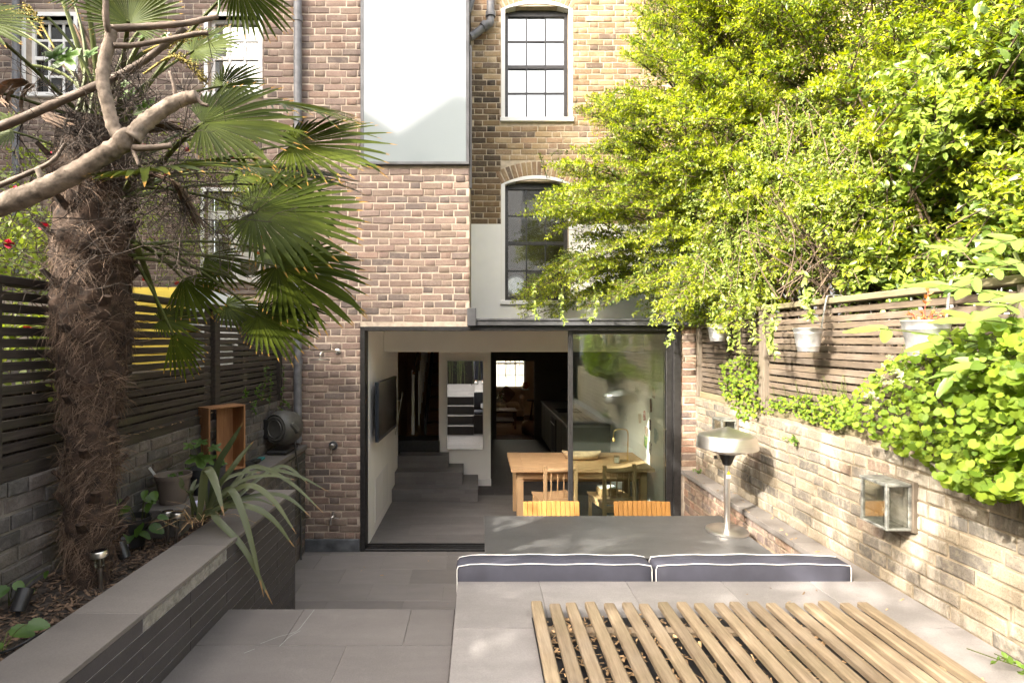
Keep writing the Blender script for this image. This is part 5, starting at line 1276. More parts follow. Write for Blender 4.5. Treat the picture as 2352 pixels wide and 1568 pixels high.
# ================================================================ foliage tools
def nrmz(a): return a/np.maximum(np.linalg.norm(a, axis=1, keepdims=True), 1e-6)
class Leaves:
    def __init__(s): s.P=[]; s.D=[]; s.N=[]; s.L=[]; s.W=[]; s.Y=[]
    def add(s, p, d, n, l, w, y): s.P.append(p); s.D.append(d); s.N.append(n); s.L.append(l); s.W.append(w); s.Y.append(y)
    def mesh(s, name, kind='diamond', curl=.25):
        p = np.concatenate(s.P); d = nrmz(np.concatenate(s.D)); n = np.concatenate(s.N); L_ = np.concatenate(s.L)[:,None]; W_ = np.concatenate(s.W)[:,None]; y = np.concatenate(s.Y)
        n = nrmz(n - d*np.sum(n*d, axis=1, keepdims=True)); b = np.cross(d, n); k = len(p); rn = rng.random(k)
        if kind == 'diamond':
            v = np.stack([p, p+d*L_*.48+b*W_*.5+n*W_*.16, p+d*L_-n*L_*.08, p+d*L_*.48-b*W_*.5+n*W_*.16], 1)
            i = np.arange(k)[:,None]*4; t = np.concatenate([i+np.array([[0,2,1]]), i+np.array([[0,3,2]])])
            return npmesh(name, v, tris=t, atts={'rnd': np.repeat(rn,4), 'young': np.repeat(y,4)})
        # oval: folded along the midrib, seven points
        v = np.stack([p, p+d*L_*.30+b*W_*.42+n*W_*.12, p+d*L_*.65+b*W_*.42+n*W_*.08-n*L_*curl*.2, p+d*L_-n*L_*curl*.55, p+d*L_*.65-b*W_*.42+n*W_*.08-n*L_*curl*.2, p+d*L_*.30-b*W_*.42+n*W_*.12, p+d*L_*.5-n*L_*curl*.08], 1)
        i = np.arange(k)[:,None]*7
        t = np.concatenate([i+np.array([q]) for q in ([0,6,1],[1,6,2],[2,6,3],[3,6,4],[4,6,5],[5,6,0])])
        return npmesh(name, v, tris=t, atts={'rnd': np.repeat(rn,7), 'young': np.repeat(y,7)}, smooth=True)
def rvec(n): return nrmz(rng.normal(size=(n,3)))
def shoot(LV, start, tip, sag, n, l, w, young0, young1, spread=.05, ang=.85, upbias=.6, facing=.5):
    s = np.array(start); e = np.array(tip); m = (s+e)/2 + np.array((0,0,sag))
    t = np.sort(rng.random(n)**.85); t[-1] = 1
    tt = t[:,None]; p = s*(1-tt)**2 + m*2*tt*(1-tt) + e*tt**2
    g = nrmz((m-s)*(1-tt) + (e-m)*tt)
    r = rvec(n); r -= g*np.sum(r*g, axis=1, keepdims=True); r = nrmz(r)
    off = spread*(1.05-tt)*rng.random((n,1))
    d = g*(1-ang*.55) + r*ang
    nn = np.array((0,-facing*.6,upbias))+np.array((-facing*.35,0,0))+rvec(n)*.55
    ln = l*(.6+.6*rng.random(n))*(1.08-.35*t)
    LV.add(p+r*off, d, nn, ln, ln*(w/l)*(.8+.4*rng.random(n)), np.clip(young0+(young1-young0)*t**1.4+rng.normal(0,.12,n), -.3, 1.2))
def yfront(px): return float(np.interp(px, [1150,1400,1700,2000,2352,2600], [6.05,5.5,4.45,3.45,2.75,2.4]))
BUSH = [(1440,-10),(1462,60),(1432,130),(1500,165),(1312,245),(1390,290),(1300,345),(1222,343),(1290,415),(1166,488),(1255,520),(1300,560),(1245,610),(1195,660),(1163,738),(1280,745),(1390,700),(1480,735),(1540,768),(1640,735),(1700,770),(1790,800),(1850,700),(1950,690),(2100,668),(2352,620),(2520,600),(2520,-260),(1430,-260)]
def bush(name, label, poly, n, leafL, leafW, mat, depth, per, gdir, kind='diamond', y0=-.1, y1=.8, stems=40, lenr=(.35,.8), sag=(.0,.12), facing=.5, gate=None, front=.55, dshift=0.0):
    root = thing(name, label, 'shrub', (3.0, 4.2, .8), world=True)
    LV = Leaves(); tw = MB(); xs = [p[0] for p in poly]; ys = [p[1] for p in poly]; k = 0; tries = 0
    while k < n and tries < n*20:
        tries += 1
        px = random.uniform(min(xs), max(xs)); py = random.uniform(min(ys), max(ys))
        if not in_poly(px, py, poly): continue
        u = random.random()**(1/front*.9) if random.random() < .75 else random.random()
        Y = yfront(px) + dshift + depth*(1-u if False else random.random()**1.8) - .12*math.sin(px*.011)*math.cos(py*.013)*2
        if gate and not gate(px, py, Y): continue
        T = P(px, py, Y)
        if T.y > 6.95 and T.x < 2.6: continue
        if T.z < 2.6 and T.x > 2.25 and T.y < 5.8 and T.z < 2.55: continue
        g = Vector(gdir(px, py)) + Vector((random.gauss(0,.28), random.gauss(0,.3), random.gauss(0,.26))); g.normalize()
        l = random.uniform(*lenr)
        st_ = T - g*l
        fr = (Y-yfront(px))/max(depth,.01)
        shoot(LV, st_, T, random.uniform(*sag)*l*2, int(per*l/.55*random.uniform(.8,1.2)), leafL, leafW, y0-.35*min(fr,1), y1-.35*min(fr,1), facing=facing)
        if random.random() < .5:
            pts = bez(st_, (st_+T)/2+Vector((0,0,random.uniform(*sag)*l)), T, 5); tw.tube(pts, [.006,.005,.004,.003,.002], 4, cap=False)
        if stems and k % max(1, n//stems) == 0:
            b0 = Vector((2.75+random.uniform(0,.6), min(max(Y,2.2),6.4)+random.uniform(-.3,.3), .8)); mid = (b0+st_)/2+Vector((.25,0,.35))
            tw.tube(bez(b0, mid, st_, 8), [.03,.028,.024,.02,.016,.012,.009,.007], 6, cap=False)
        k += 1
    link('foliage', LV.mesh('foliage', kind), mat, root); tw.build('branches', M['bark'], root, smooth=True)
    return root
def g_left(px, py):
    k = min(max((px-1150)/700,0),1)
    return (-.92+.25*k, -.35-.35*k, .10 - .45*max(0,(py-300)/450) + .25*max(0,(250-py)/300))
# firethorn: flat layered boughs reaching left over the roof and window, with inner shoots behind them
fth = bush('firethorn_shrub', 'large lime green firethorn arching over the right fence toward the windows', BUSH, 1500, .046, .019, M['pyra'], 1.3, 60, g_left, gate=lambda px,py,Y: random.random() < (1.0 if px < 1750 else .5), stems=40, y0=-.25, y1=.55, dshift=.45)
LV = Leaves(); tw = MB(); k = 0
while k < 760:
    px = random.uniform(1160,2480); py = random.uniform(-230,800)
    if not in_poly(px, py, BUSH) or (px > 1800 and random.random() < .45): continue
    Y = yfront(px)+random.random()**1.5*1.0-.24*math.sin(px*.011)*math.cos(py*.013); T = P(px,py,Y)
    if T.y > 6.9 or (T.x > 2.2 and T.z < 2.6): continue
    g = (Vector(g_left(px,py))+Vector((random.gauss(0,.2),random.gauss(0,.22),random.gauss(0,.16)))).normalized(); L_ = random.uniform(.55,1.05)
    S0 = T-g*L_; mid = (S0+T)/2+Vector((0,0,L_*random.uniform(.06,.16))); pn = (Vector((0,0,1))+Vector((random.gauss(-.15,.2),random.gauss(-.3,.2),0))).normalized(); sd = g.cross(pn).normalized()
    crv = bez(S0, mid, T, 9); tw.tube(crv, [.009-.0008*i for i in range(9)], 5, cap=False); nsh = 17; brt = random.gauss(.0,.13)
    for j in range(nsh+1):
        t = .12+.88*j/nsh; p = S0*(1-t)**2+mid*2*t*(1-t)+T*t*t
        if j == nsh: d = (T-mid).normalized(); l = .14
        else: d = (g*random.uniform(.45,.8)+sd*(1 if j % 2 else -1)*random.uniform(.55,.95)+pn*random.gauss(.12,.2)).normalized(); l = (.10+.24*(1.02-t))*random.uniform(.75,1.2)
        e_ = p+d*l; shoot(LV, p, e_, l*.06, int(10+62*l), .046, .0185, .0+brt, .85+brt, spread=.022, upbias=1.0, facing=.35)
        if l > .12: tw.tube([p,(p+e_)/2,e_], [.003,.0025,.0015], 3, cap=False)
    k += 1
link('boughs', LV.mesh('boughs'), M['pyra'], fth); tw.build('branches', M['bark'], fth, smooth=True)
# fine jasmine tangle in the middle of the hedge
TANG = [(1560,420),(1700,330),(1850,260),(2000,330),(2060,480),(2040,640),(1880,700),(1800,800),(1740,800),(1690,770),(1640,780),(1600,640)]
bush('jasmine_tangle', 'fine leaved pale jasmine tangle spilling over the middle of the fence', TANG, 620, .038, .018, M['tangle'], .7, 40, lambda px,py: (-.35,-.55,-.55), kind='diamond', y0=.2, y1=.95, stems=60, lenr=(.25,.6), sag=(-.1,.1))
# broad-leaved shrub on the right
BRD = [(1900,690),(1960,560),(2010,420),(2060,300),(2000,150),(2100,60),(2250,20),(2520,-40),(2520,620),(2352,625),(2100,670)]
bush('broadleaf_shrub', 'glossy broad leaved shrub crowding the top right above the fence', BRD, 1100, .072, .034, M['broad'], 1.1, 28, lambda px,py: (-.5,-.6,.25), kind='oval', y0=-.15, y1=.75, stems=30, lenr=(.25,.5), sag=(0,.1), facing=.7)
# bare brown stems showing in the gap above the fence
bs = MB()
for i in range(46):
    a = P(random.uniform(1780,2040), random.uniform(690,640), 0+yfront(1950)+.35); b = P(random.uniform(1700,2060), random.uniform(420,600), yfront(1950)+random.uniform(.2,.6))
    bs.tube(bez(a, (a+b)/2+Vector((random.gauss(0,.12),random.gauss(0,.1),.05)), b, 6), [.005,.0045,.004,.0035,.003,.002], 4, cap=False)
bso = thing('bare_stems', 'tangle of bare brown stems in the dark gap above the fence', 'stems', (2.5,3.9,2.4), world=True); bs.build('stem_tangle', M['bark'], bso)
# ---- trailing sprigs over the fence face
def sprig(LV, tw, pts, l, w, per, y0=.3, y1=.9):
    pts = [Vector(p) for p in pts]; ln = smoothline(pts, 5); tw.tube(ln, .0022, 4, cap=False)
    A = np.array([tuple(p) for p in ln]); n = per; idx = rng.random(n)*(len(A)-1.01); i0 = idx.astype(int); f = (idx-i0)[:,None]
    p = A[i0]*(1-f)+A[i0+1]*f; g = nrmz(A[i0+1]-A[i0]); r = rvec(n); d = g*.5+r*.8; nn = np.array((-.4,-.5,.7))+rvec(n)*.5; L_ = l*(.6+.7*rng.random(n))
    LV.add(p, d, nn, L_, L_*(w/l), np.clip(y0+(y1-y0)*rng.random(n),0,1.2))
LV = Leaves(); tw = MB()
for (px,py0,py1) in ((1500,700,745),(1545,740,790),(1545,690,780),(1640,700,760),(1665,690,780),(1700,700,830),(1730,710,790),(1755,700,800),(1770,720,820),(1782,700,760),(1690,740,800),(1600,690,750),(1850,660,700),(1860,700,730),(1370,690,735),(1290,700,740),(1230,690,730)):
    Y = (XW-.12-random.uniform(0,.15))*F/(px-CX) if px > 1590 else 5.6
    sprig(LV, tw, [P(px+random.uniform(-10,10),py0-40,Y), P(px,(py0+py1)/2,Y-.02), P(px+random.uniform(-14,14),py1,Y-.04)], .045, .019, 46)
tr_s = thing('trailing_sprigs', 'pale trailing sprigs hanging in front of the fence slats', 'sprigs', (2.2,4.3,2.5), world=True); link('foliage', LV.mesh('foliage','oval'), M['tangle'], tr_s); tw.build('stems', M['petiole'], tr_s)
# ================================================================ heart leaved climber on the right fence and wall
def leaf_proto(kind, mat, k):
    r_ = random.Random(k*13+5); n = 40 if kind == 'lobed' else 24; v = [(0,0,0)]
    cup = r_.uniform(.05,.28)
    for i in range(n):
        a = 2*math.pi*i/n
        if kind == 'heart': r = 0 if False else (1-.55*math.exp(-((a-math.pi)/.42)**2))*(1+.075*math.cos(8*a))*(.92+.1*math.cos(a)); x = r*math.cos(a)+.35; y = r*math.sin(a)*.95
        elif kind == 'lobed': r = (.42+.62*abs(math.cos(2.5*a))**1.4)*(.78+.22*math.cos(a))*(1+.05*math.cos(20*a)); r *= (1-.5*math.exp(-((a-math.pi)/.3)**2)); x = r*math.cos(a)+.3; y = r*math.sin(a)
        elif kind == 'ovate': r = 1*(1+.05*math.cos(13*a)); x = (r*math.cos(a)+1)*.95*.9; y = r*math.sin(a)*.52*(1-.35*math.cos(a))
        elif kind == 'lance': x = (math.cos(a)+1); y = math.sin(a)*.36*(1-.25*math.cos(a))
        v.append((x, y, cup*(y*y*1.1)-.12*x*x*(.6 if kind != 'lance' else .35)+r_.gauss(0,.018)))
    if kind in ('ovate','lance'): v[0] = (.95,0,-.14)
    f = [(0,1+i,1+(i+1)%n) for i in range(n)]
    m = MB(); m.add(v,f); me = m.mesh('leaf', True); me.materials.append(mat); return me
HEART = [leaf_proto('heart', M['climber'], k) for k in range(6)]
def place_leaf(me, parent, p, normal, spin, s, name='leaf'):
    o = bpy.data.objects.new(name, me); col.objects.link(o)
    nn = Vector(normal).normalized(); mt = rot_to(nn, (0,0,-1)); 
    o.matrix_basis = Matrix.Translation(p) @ mt @ Matrix.Rotation(spin,4,'Z') @ Matrix.Diagonal((s,s,s,1)); setpar(o, parent); return o
def leaf_mass(root, protos, spots, nind, mat, name='leaf'):
    """spots: (point, normal, spin, size); the largest-looking ones become leaves of their own, the rest one mesh"""
    sp = sorted(spots, key=lambda q: -q[3]/max((Vector(q[0])-camo.location).length,.1) + (1 if not in_frame(Vector(q[0]), 0) else 0))
    V_, T_, A_ = [], [], []; b = 0
    for i, (p, n_, a, s) in enumerate(sp):
        me = protos[i % len(protos)]
        if i < nind: place_leaf(me, root, p, n_, a, s, name); continue
        mw = np.array(Matrix.Translation(p) @ rot_to(n_, (0,0,-1)) @ Matrix.Rotation(a,4,'Z') @ Matrix.Diagonal((s,s,s,1)))
        co = np.empty(len(me.vertices)*3, dtype=np.float32); me.vertices.foreach_get('co', co); co = co.reshape(-1,3) @ mw[:3,:3].T + mw[:3,3]
        nn = len(co)-1; V_.append(co); T_.append(np.array([(b, b+1+k, b+1+(k+1)%nn) for k in range(nn)])); A_ += [random.random()]*len(co); b += len(co)
    if V_:
        o = link('small_leaves', npmesh('small_leaves', np.concatenate(V_), tris=np.concatenate(T_), atts={'rnd': A_}, smooth=True), mat, root); tag(o, kind='stuff')
def climber(name, label, polys, counts, offs, sizes, nind):
    root = thing(name, label, 'climber', (XW-.1, 3.2, 1.6), world=True); spots = []; tw = MB()
    for poly, cnt, off, sz in zip(polys, counts, offs, sizes):
        xs = [p[0] for p in poly]; ys = [p[1] for p in poly]; k = 0
        while k < cnt:
            px = random.uniform(min(xs),max(xs)); py = random.uniform(min(ys),max(ys))
            if not in_poly(px,py,poly): continue
            u = min(1, max(0, (px-1700)/650)); X = XW - .015 - random.random()**1.3*off*(.4+.6*u)
            p = P(px, py, X*F/(px-CX)); 
            n_ = Vector((-.8,-.45,.5))+Vector((random.gauss(0,.42),random.gauss(0,.5),random.gauss(0,.42)))
            s = random.uniform(*sz)*(.75+.55*u*(1 if py > 850 else .8))
            spots.append((p, n_, random.gauss(0,.6), s)); k += 1
            if k % 5 == 0: tw.tube(bez(p, p+Vector((.05,.01,-.03)), Vector((XW+.01,p.y+random.uniform(-.05,.15),p.z+random.uniform(-.02,.14))), 5), .0016, 4, cap=False)
    leaf_mass(root, HEART, spots, nind, M['climber']); tw.build('stems', M['petiole'], root)
MAIN = [(1935,915),(1990,865),(2060,815),(2150,765),(2250,740),(2400,730),(2620,700),(2660,1120),(2480,1180),(2400,1165),(2330,1140),(2260,1150),(2225,1130),(2170,1105),(2120,1060),(2040,1030),(2000,1000),(1930,965)]
climber('heart_leaf_climber', 'bright heart leaved climber spilling over the wall at right', [MAIN,[(1745,925),(1800,908),(1940,905),(1965,965),(1920,985),(1860,968),(1800,945),(1750,952)]], [3700,460], [.36,.10], [(.008,.024),(.009,.018)], 260)
climber('heart_leaf_climber', 'darker heart leaved clump hanging in front of the far fence panel', [[(1655,835),(1700,815),(1738,822),(1742,960),(1700,965),(1672,930),(1650,880)]], [380], [.14], [(.014,.026)], 40)
# variegated ivy sprig
iv = thing('variegated_ivy', 'cream edged ivy sprig against the fence slats', 'ivy', (XW-.05,2.9,1.95), world=True)
IV = [leaf_proto('lobed', M['variegated'], k) for k in range(3)]
for i in range(34):
    px, py = random.choice(((2045,840),(2060,855),(2075,838),(2035,870),(2015,905),(2100,870)));
    px += random.gauss(0,12); py += random.gauss(0,14); X = XW-.05-random.random()*.05
    place_leaf(IV[i%3], iv, P(px,py,X*F/(px-CX)), Vector((-.8,-.5,.4))+Vector(rng.normal(0,.3,3)), random.uniform(0,6.28), random.uniform(.014,.026))
# rusty stonecrop in the near bucket, weeds in the first
rs = thing('rusty_stonecrop', 'rust red stonecrop growing in the nearest zinc bucket', 'plant', (XW-.155,2.66,2.33), world=True)
LV = Leaves(); tw = MB(); c0 = Vector((XW-.155,2.66,2.325))
for k in range(24):
    a = random.uniform(0,6.28); r = random.uniform(.02,.09); st = c0+Vector((r*.5*math.cos(a),r*.5*math.sin(a),0)); e = c0+Vector((r*1.25*math.cos(a),r*1.25*math.sin(a),random.uniform(.0,.07))); sprig(LV, tw, [st,(st+e)/2+Vector((0,0,.03)),e], .014, .007, 18)
sprig(LV, tw, [c0,c0+Vector((-.02,-.02,.09)),c0+Vector((-.01,-.03,.17))], .03, .014, 14)
link('foliage', LV.mesh('foliage'), M['redleaf'], rs); tw.build('stems', plain('red_stem',(.25,.05,.03),.6), rs)
w1 = thing('bucket_plant', 'leafy green plant in the furthest zinc bucket', 'plant', (XW-.155,4.98,2.39), world=True)
LV = Leaves(); tw = MB(); c0 = Vector((XW-.155,4.98,2.375))
for k in range(9):
    e = c0+Vector((random.gauss(0,.06),random.gauss(0,.06),random.uniform(.06,.2))); sprig(LV, tw, [c0,(c0+e)/2+Vector((0,0,.02)),e], .05, .022, 14)
link('foliage', LV.mesh('foliage','oval'), M['tangle'], w1); tw.build('stems', M['petiole'], w1)
# ---- pale pinnate leaves in the right foreground
el = thing('elder_shoots', 'pale green pinnate shoots leaning in from the right edge', 'shrub', (2.3,2.3,1.9), world=True)
LN = [leaf_proto('lance', M['elder'], k) for k in range(5)]; tw = MB(); spots = []
def pinnate(a, b, pairs, s, droop=.12):
    a, b = Vector(a), Vector(b); ln = bez(a, (a+b)/2+Vector((0,0,.04)), b, 8); tw.tube(ln, .0028, 5, cap=False); g = (b-a).normalized()
    side = g.cross(Vector((0,-.5,1))).normalized()
    for k in range(pairs):
        t = .35+.6*k/max(1,pairs-1); p = a*(1-t)**2+((a+b)/2+Vector((0,0,.04)))*2*t*(1-t)+b*t*t
        for sg in (-1,1):
            d = (g*.55+side*sg*.85+Vector((0,0,-droop))+Vector(rng.normal(0,.12,3))).normalized(); nn = Vector((-.35,-.45,.85))+Vector(rng.normal(0,.25,3)); spots.append((p, d, nn, s*random.uniform(.8,1.1)))
    spots.append((b, (g+Vector((0,0,-.25))).normalized(), Vector((-.3,-.4,.9)), s*1.15))
for (a,b,n_,s) in (((2420,830,2.25),(2020,755,2.4),3,.062),((2400,600,2.3),(2230,640,2.3),3,.055),((2420,720,2.2),(2160,655,2.3),4,.062),((2420,660,2.25),(2210,575,2.4),3,.058),((2430,780,2.15),(2230,735,2.2),3,.066),((2440,850,2.15),(2250,835,2.2),3,.06),((2420,560,2.4),(2290,560,2.4),3,.055),((2360,800,2.3),(2150,790,2.35),2,.055),((2440,690,2.1),(2310,705,2.1),3,.06),((2300,760,2.3),(2190,860,2.35),3,.05)):
    pinnate(P(*a), P(*b), n_, s)
mst = MB(); mst.tube(bez(P(2520,1000,2.2), P(2430,800,2.2), P(2330,580,2.4), 10), .008, 6); mst.build('main_stem', M['petiole'], el)
for i,(p,d,nn,s) in enumerate(spots):
    o = bpy.data.objects.new('leaf', LN[i%5]); col.objects.link(o); x = d; z = (nn - x*nn.dot(x)).normalized(); y = z.cross(x)
    o.matrix_basis = Matrix.Translation(p) @ Matrix((x,y,z)).transposed().to_4x4() @ Matrix.Diagonal((s,s,s,1)); setpar(o, el)
tw.build('stems', M['petiole'], el)
# ---- weeds in the deck corner and below the wall
wd = thing('corner_weed', 'small green weed at the foot of the lit wall', 'weed', (2.25,2.0,ZP), world=True); LV = Leaves(); tw = MB()
for k in range(10):
    a = P(2330+random.uniform(-10,30), 1490, 2.32); sprig(LV, tw, [(2.3,2.2+random.uniform(-.1,.1),ZP),(2.26+random.gauss(0,.03),2.2+random.gauss(0,.06),ZP+.05),(2.2+random.gauss(0,.05),2.18+random.gauss(0,.12),ZP+random.uniform(.02,.1))], .028, .016, 8)
link('foliage', LV.mesh('foliage','oval'), M['weed'], wd); tw.build('stems', M['petiole'], wd)
for (nm,lab,c0,n_) in (('wall_fern','small green tuft rooted in the wall under the climber',Vector((XW-.02,3.97,1.52)),10),('ledge_weed','tiny weed at the inner corner of the brick ledge',Vector((2.3,5.7,ZP+.01)),5)):
    q = thing(nm, lab, 'weed', c0, world=True); LV = Leaves(); tw = MB()
    for k in range(n_): e = c0+Vector((-random.uniform(.02,.07),random.gauss(0,.05),random.gauss(.0,.03))); sprig(LV, tw, [c0,(c0+e)/2+Vector((0,0,.015)),e], .02, .012, 8)
    link('foliage', LV.mesh('foliage'), M['weed'], q); tw.build('stems', M['petiole'], q)

# ================================================================ fan palm
pm = thing('fan_palm', 'shaggy trunked fan palm growing in the left planting bed', 'palm tree', (-1.94,2.65,1.08), world=True)
def tc_(z): return Vector((-1.885+.01*(z-1.08), 2.65, z))
def tr_r(z): 
    t = (z-1.05)/2.2
    return (.098+.006*t+.056*min(1,max(0,(t-.40)/.14)))*(1+.05*math.sin(z*19))*(1 if z > 1.25 else .86+.7*(z-1.05))
v=[];f=[]; nz_, na = 70, 40
for j in range(nz_+1):
    z = 1.05+2.25*j/nz_
    for i in range(na):
        a = 2*math.pi*i/na; r = tr_r(z)*(1+.06*math.sin(5*a+z*31)+.05*math.sin(8*a-z*47))*(1+.04*math.sin(z*60+a*3)); c = tc_(z); v.append((c.x+r*math.cos(a), c.y+r*math.sin(a), z))
for j in range(nz_):
    for i in range(na): f.append((j*na+i, j*na+(i+1)%na, (j+1)*na+(i+1)%na, (j+1)*na+i))
m = MB(); m.add(v,f); trunk = m.build('trunk', M['fibre_core'], pm, smooth=True)
# cut leaf bases
for k in range(44):
    z = 1.25+1.95*k/44; a = k*2.4+random.uniform(-.3,.3); c = tc_(z); r = tr_r(z); d = Vector((math.cos(a),math.sin(a),0))
    l = random.uniform(.05,.11); p0 = c+d*(r-.03); p1 = c+d*(r+l*.55)+Vector((0,0,l*.9))
    b = MB(); b.tube([p0,(p0+p1)/2,p1], [.034,.026,.020], 6, flat=.45, up=(0,0,1)); b.build('leaf_base', M['fibre_core'], trunk)
# fibre hair
N_ = 19000; z = 1.1+2.1*rng.random(N_)**.95; a = rng.random(N_)*2*np.pi
rz = np.array([tr_r(q) for q in z]); cxx = -1.885+.01*(z-1.08)
rad = np.stack([np.cos(a),np.sin(a),np.zeros(N_)],1); tan = np.stack([-np.sin(a),np.cos(a),np.zeros(N_)],1); upv = np.array((0,0,1.0))
sk = np.sin(z*19+a*2)*.5+.5
p0 = np.stack([cxx,np.full(N_,2.65),z],1)+rad*(rz*(.9+.1*rng.random(N_)))[:,None]
dirv = rad*(.10+.22*rng.random(N_))[:,None]*(.5+.9*sk[:,None]) + tan*rng.normal(0,.75,N_)[:,None] + upv*(rng.normal(-.35,.65,N_))[:,None]; dirv = nrmz(dirv)
ln = ((.035+.085*rng.random(N_)**1.8)*(.6+.9*(np.sin(z*19+1.2)*.5+.5)))[:,None]
curl = (tan*rng.normal(0,.6,N_)[:,None] - upv*.55 - rad*.25)
pts = [p0]
for s_ in range(1,5):
    d = nrmz(dirv + curl*(s_/4.0)*1.25); pts.append(pts[-1]+d*ln/4)
wv = nrmz(np.cross(dirv, np.array((0.0,1.0,.2))))*(.0011+.0013*rng.random(N_))[:,None]
V_ = np.stack([q for s_, p in enumerate(pts) for q in (p-wv*(1-.2*s_), p+wv*(1-.2*s_))],1)
i = np.arange(N_)[:,None]*10; Q_ = np.concatenate([i+np.array([[2*k,2*k+1,2*k+3,2*k+2]]) for k in range(4)])
link('fibre', npmesh('fibre', V_, Q_, atts={'rnd': np.repeat(rng.random(N_),10)}), M['fibre'], trunk)
def frond(hub, tip, nrm, spread, n=34, droop=.10, young=.2, origin=None, sh=1.0, dry=0.0, split=.6, lab=None):
    hub, tip = P(*hub), P(*tip); a = tip-hub; Rr = a.length; a.normalize(); n_ = Vector(nrm); n_ = (n_-a*n_.dot(a)).normalized(); b = n_.cross(a)
    dth = R(spread)/n; V_=[];Q_=[];A_=[];Rn=[]; Yg=[]
    st = [.03,.25,split,.76,.90,.97,1.0]
    for i in range(n):
        th = -R(spread)/2+dth*(i+.5); ln = Rr*(.27+.73*((1+math.cos(th))/2)**1.9)*random.uniform(.94,1.04)
        bendz = random.uniform(.6,1.4); twist = random.gauss(0,.05); rr = random.random(); bk = random.random() < .10
        for k, s_ in enumerate(st):
            wv_ = math.tan(dth*.5)*ln*min(s_, split)*1.0
            if s_ > split: wv_ *= (1-((s_-split)/(1-split))**2.6)*.84+.03
            t2 = th + (twist*(s_-split) if s_ > split else 0)
            d = a*math.cos(t2)+b*math.sin(t2); e = n_.cross(d)
            c = hub + d*ln*s_ + n_*(.10*abs(math.sin(th))*ln*s_) 
            c.z -= droop*ln*(s_**2.6)*bendz + (.22*ln*max(0,s_-.7)*1.5 if bk else 0)
            fold = wv_*.55 if s_ <= split else wv_*.45
            for q in (c-e*wv_, c-n_*fold*.9+n_*fold*.2, c+e*wv_): V_.append(q); A_.append(s_-.03+dry); Rn.append(rr); Yg.append(young+ (.25 if th < 0 else 0))  # one half of each fan gets the paler leaf colour
        o_ = i*len(st)*3
        for k in range(len(st)-1):
            q = o_+k*3; Q_.append((q,q+1,q+4,q+3)); Q_.append((q+1,q+2,q+5,q+4))
    fo = link('frond', npmesh('frond', [tuple(p) for p in V_], Q_, atts={'rnd':Rn,'tip':A_,'young':Yg}), M['palmleaf'], pm)
    if origin is None: origin = P(235,330,2.65)
    o0 = Vector(origin); mid = (o0+hub)/2 + Vector((0,0,.10*(hub-o0).length))
    pt = MB(); pt.tube(bez(o0, mid, hub+a*.012, 12), [.016-.008*k/11 for k in range(12)], 6, flat=.6, up=(0,0,1)); pt.build('petiole', M['petiole'], fo, auto=60)
    return fo
OL = P(290,560,2.65); OM = P(270,430,2.65); OT = P(235,280,2.65)
FR = [((463,283,2.35),(715,262,2.45),(-.1,-.9,.45),225,40,OM,.1), ((323,395,2.25),(585,345,2.1),(0,-.40,1),330,44,OM,.05),
 ((583,487,2.9),(848,500,2.95),(0,-.85,.5),280,46,OM,.1), ((668,335,3.25),(910,318,3.3),(.0,-.75,.65),250,46,OM,.45), ((636,612,3.05),(852,680,3.1),(0,-.8,.6),280,46,OL,.5),
 ((593,725,3.0),(738,775,3.0),(0,-.7,.7),240,36,OL,.4), ((295,55,2.2),(300,-190,2.15),(0,-1,-.1),245,46,OT,.0), ((545,-45,2.75),(660,72,2.8),(0,-1,.2),190,32,OT,.1),
 ((508,200,3.0),(612,160,3.05),(0,-.9,.4),300,36,OT,.15), ((-70,40,2.25),(85,80,2.25),(0,-.8,.6),230,36,OT,.0), ((610,235,3.35),(842,262,3.4),(0,-.4,.9),160,30,OM,.15),
 ((369,735,2.85),(470,728,2.9),(0,-.8,.6),260,28,OL,.8), ((518,701,3.2),(620,738,3.2),(0,-.6,.8),230,26,OL,.4), ((565,382,3.3),(835,408,3.35),(0,-.4,.95),220,34,OM,.3),
 ((610,575,3.4),(840,620,3.5),(0,-.5,.85),190,30,OL,.1), ((395,765,2.8),(452,850,2.8),(0,-1,.2),90,12,OL,.3), ((540,400,3.5),(665,420,3.5),(0,-.7,.7),260,30,OM,.5),
 ((-110,190,2.3),(-260,150,2.3),(0,-1,.2),230,30,OT,.1), ((-60,480,2.4),(-220,520,2.4),(0,-1,.3),230,30,OM,.2), ((120,-60,2.9),(60,-250,2.9),(0,-1,.1),220,30,OT,.3), ((430,-80,2.6),(560,-240,2.6),(0,-1,.0),220,30,OT,.2),
 ((470,590,3.0),(570,640,3.0),(0,-.8,.6),120,16,OL,.3), ((640,680,3.2),(745,745,3.2),(0,-.6,.7),150,22,OL,.2), ((600,425,3.3),(790,520,3.35),(0,-.6,.8),160,28,OM,.05), ((560,300,3.3),(700,300,3.35),(0,-.5,.9),230,30,OM,.2),
 ((420,640,2.9),(500,720,2.9),(0,-.8,.5),140,16,OL,.4), ((200,-20,2.45),(110,-190,2.4),(0,-1,.2),230,34,OT,.1), ((440,120,2.9),(560,60,2.95),(0,-.8,.5),240,34,OT,.1), ((30,300,2.5),(-150,330,2.5),(0,-.8,.6),240,34,OM,.1)]
for (h_,t_,n_,sp,nn,og,yg) in FR: frond(h_,t_,n_,sp,nn,young=yg,origin=og+Vector((random.gauss(0,.05),random.gauss(0,.04),random.gauss(0,.05))), droop=.07 if h_[1] < 100 else .12)
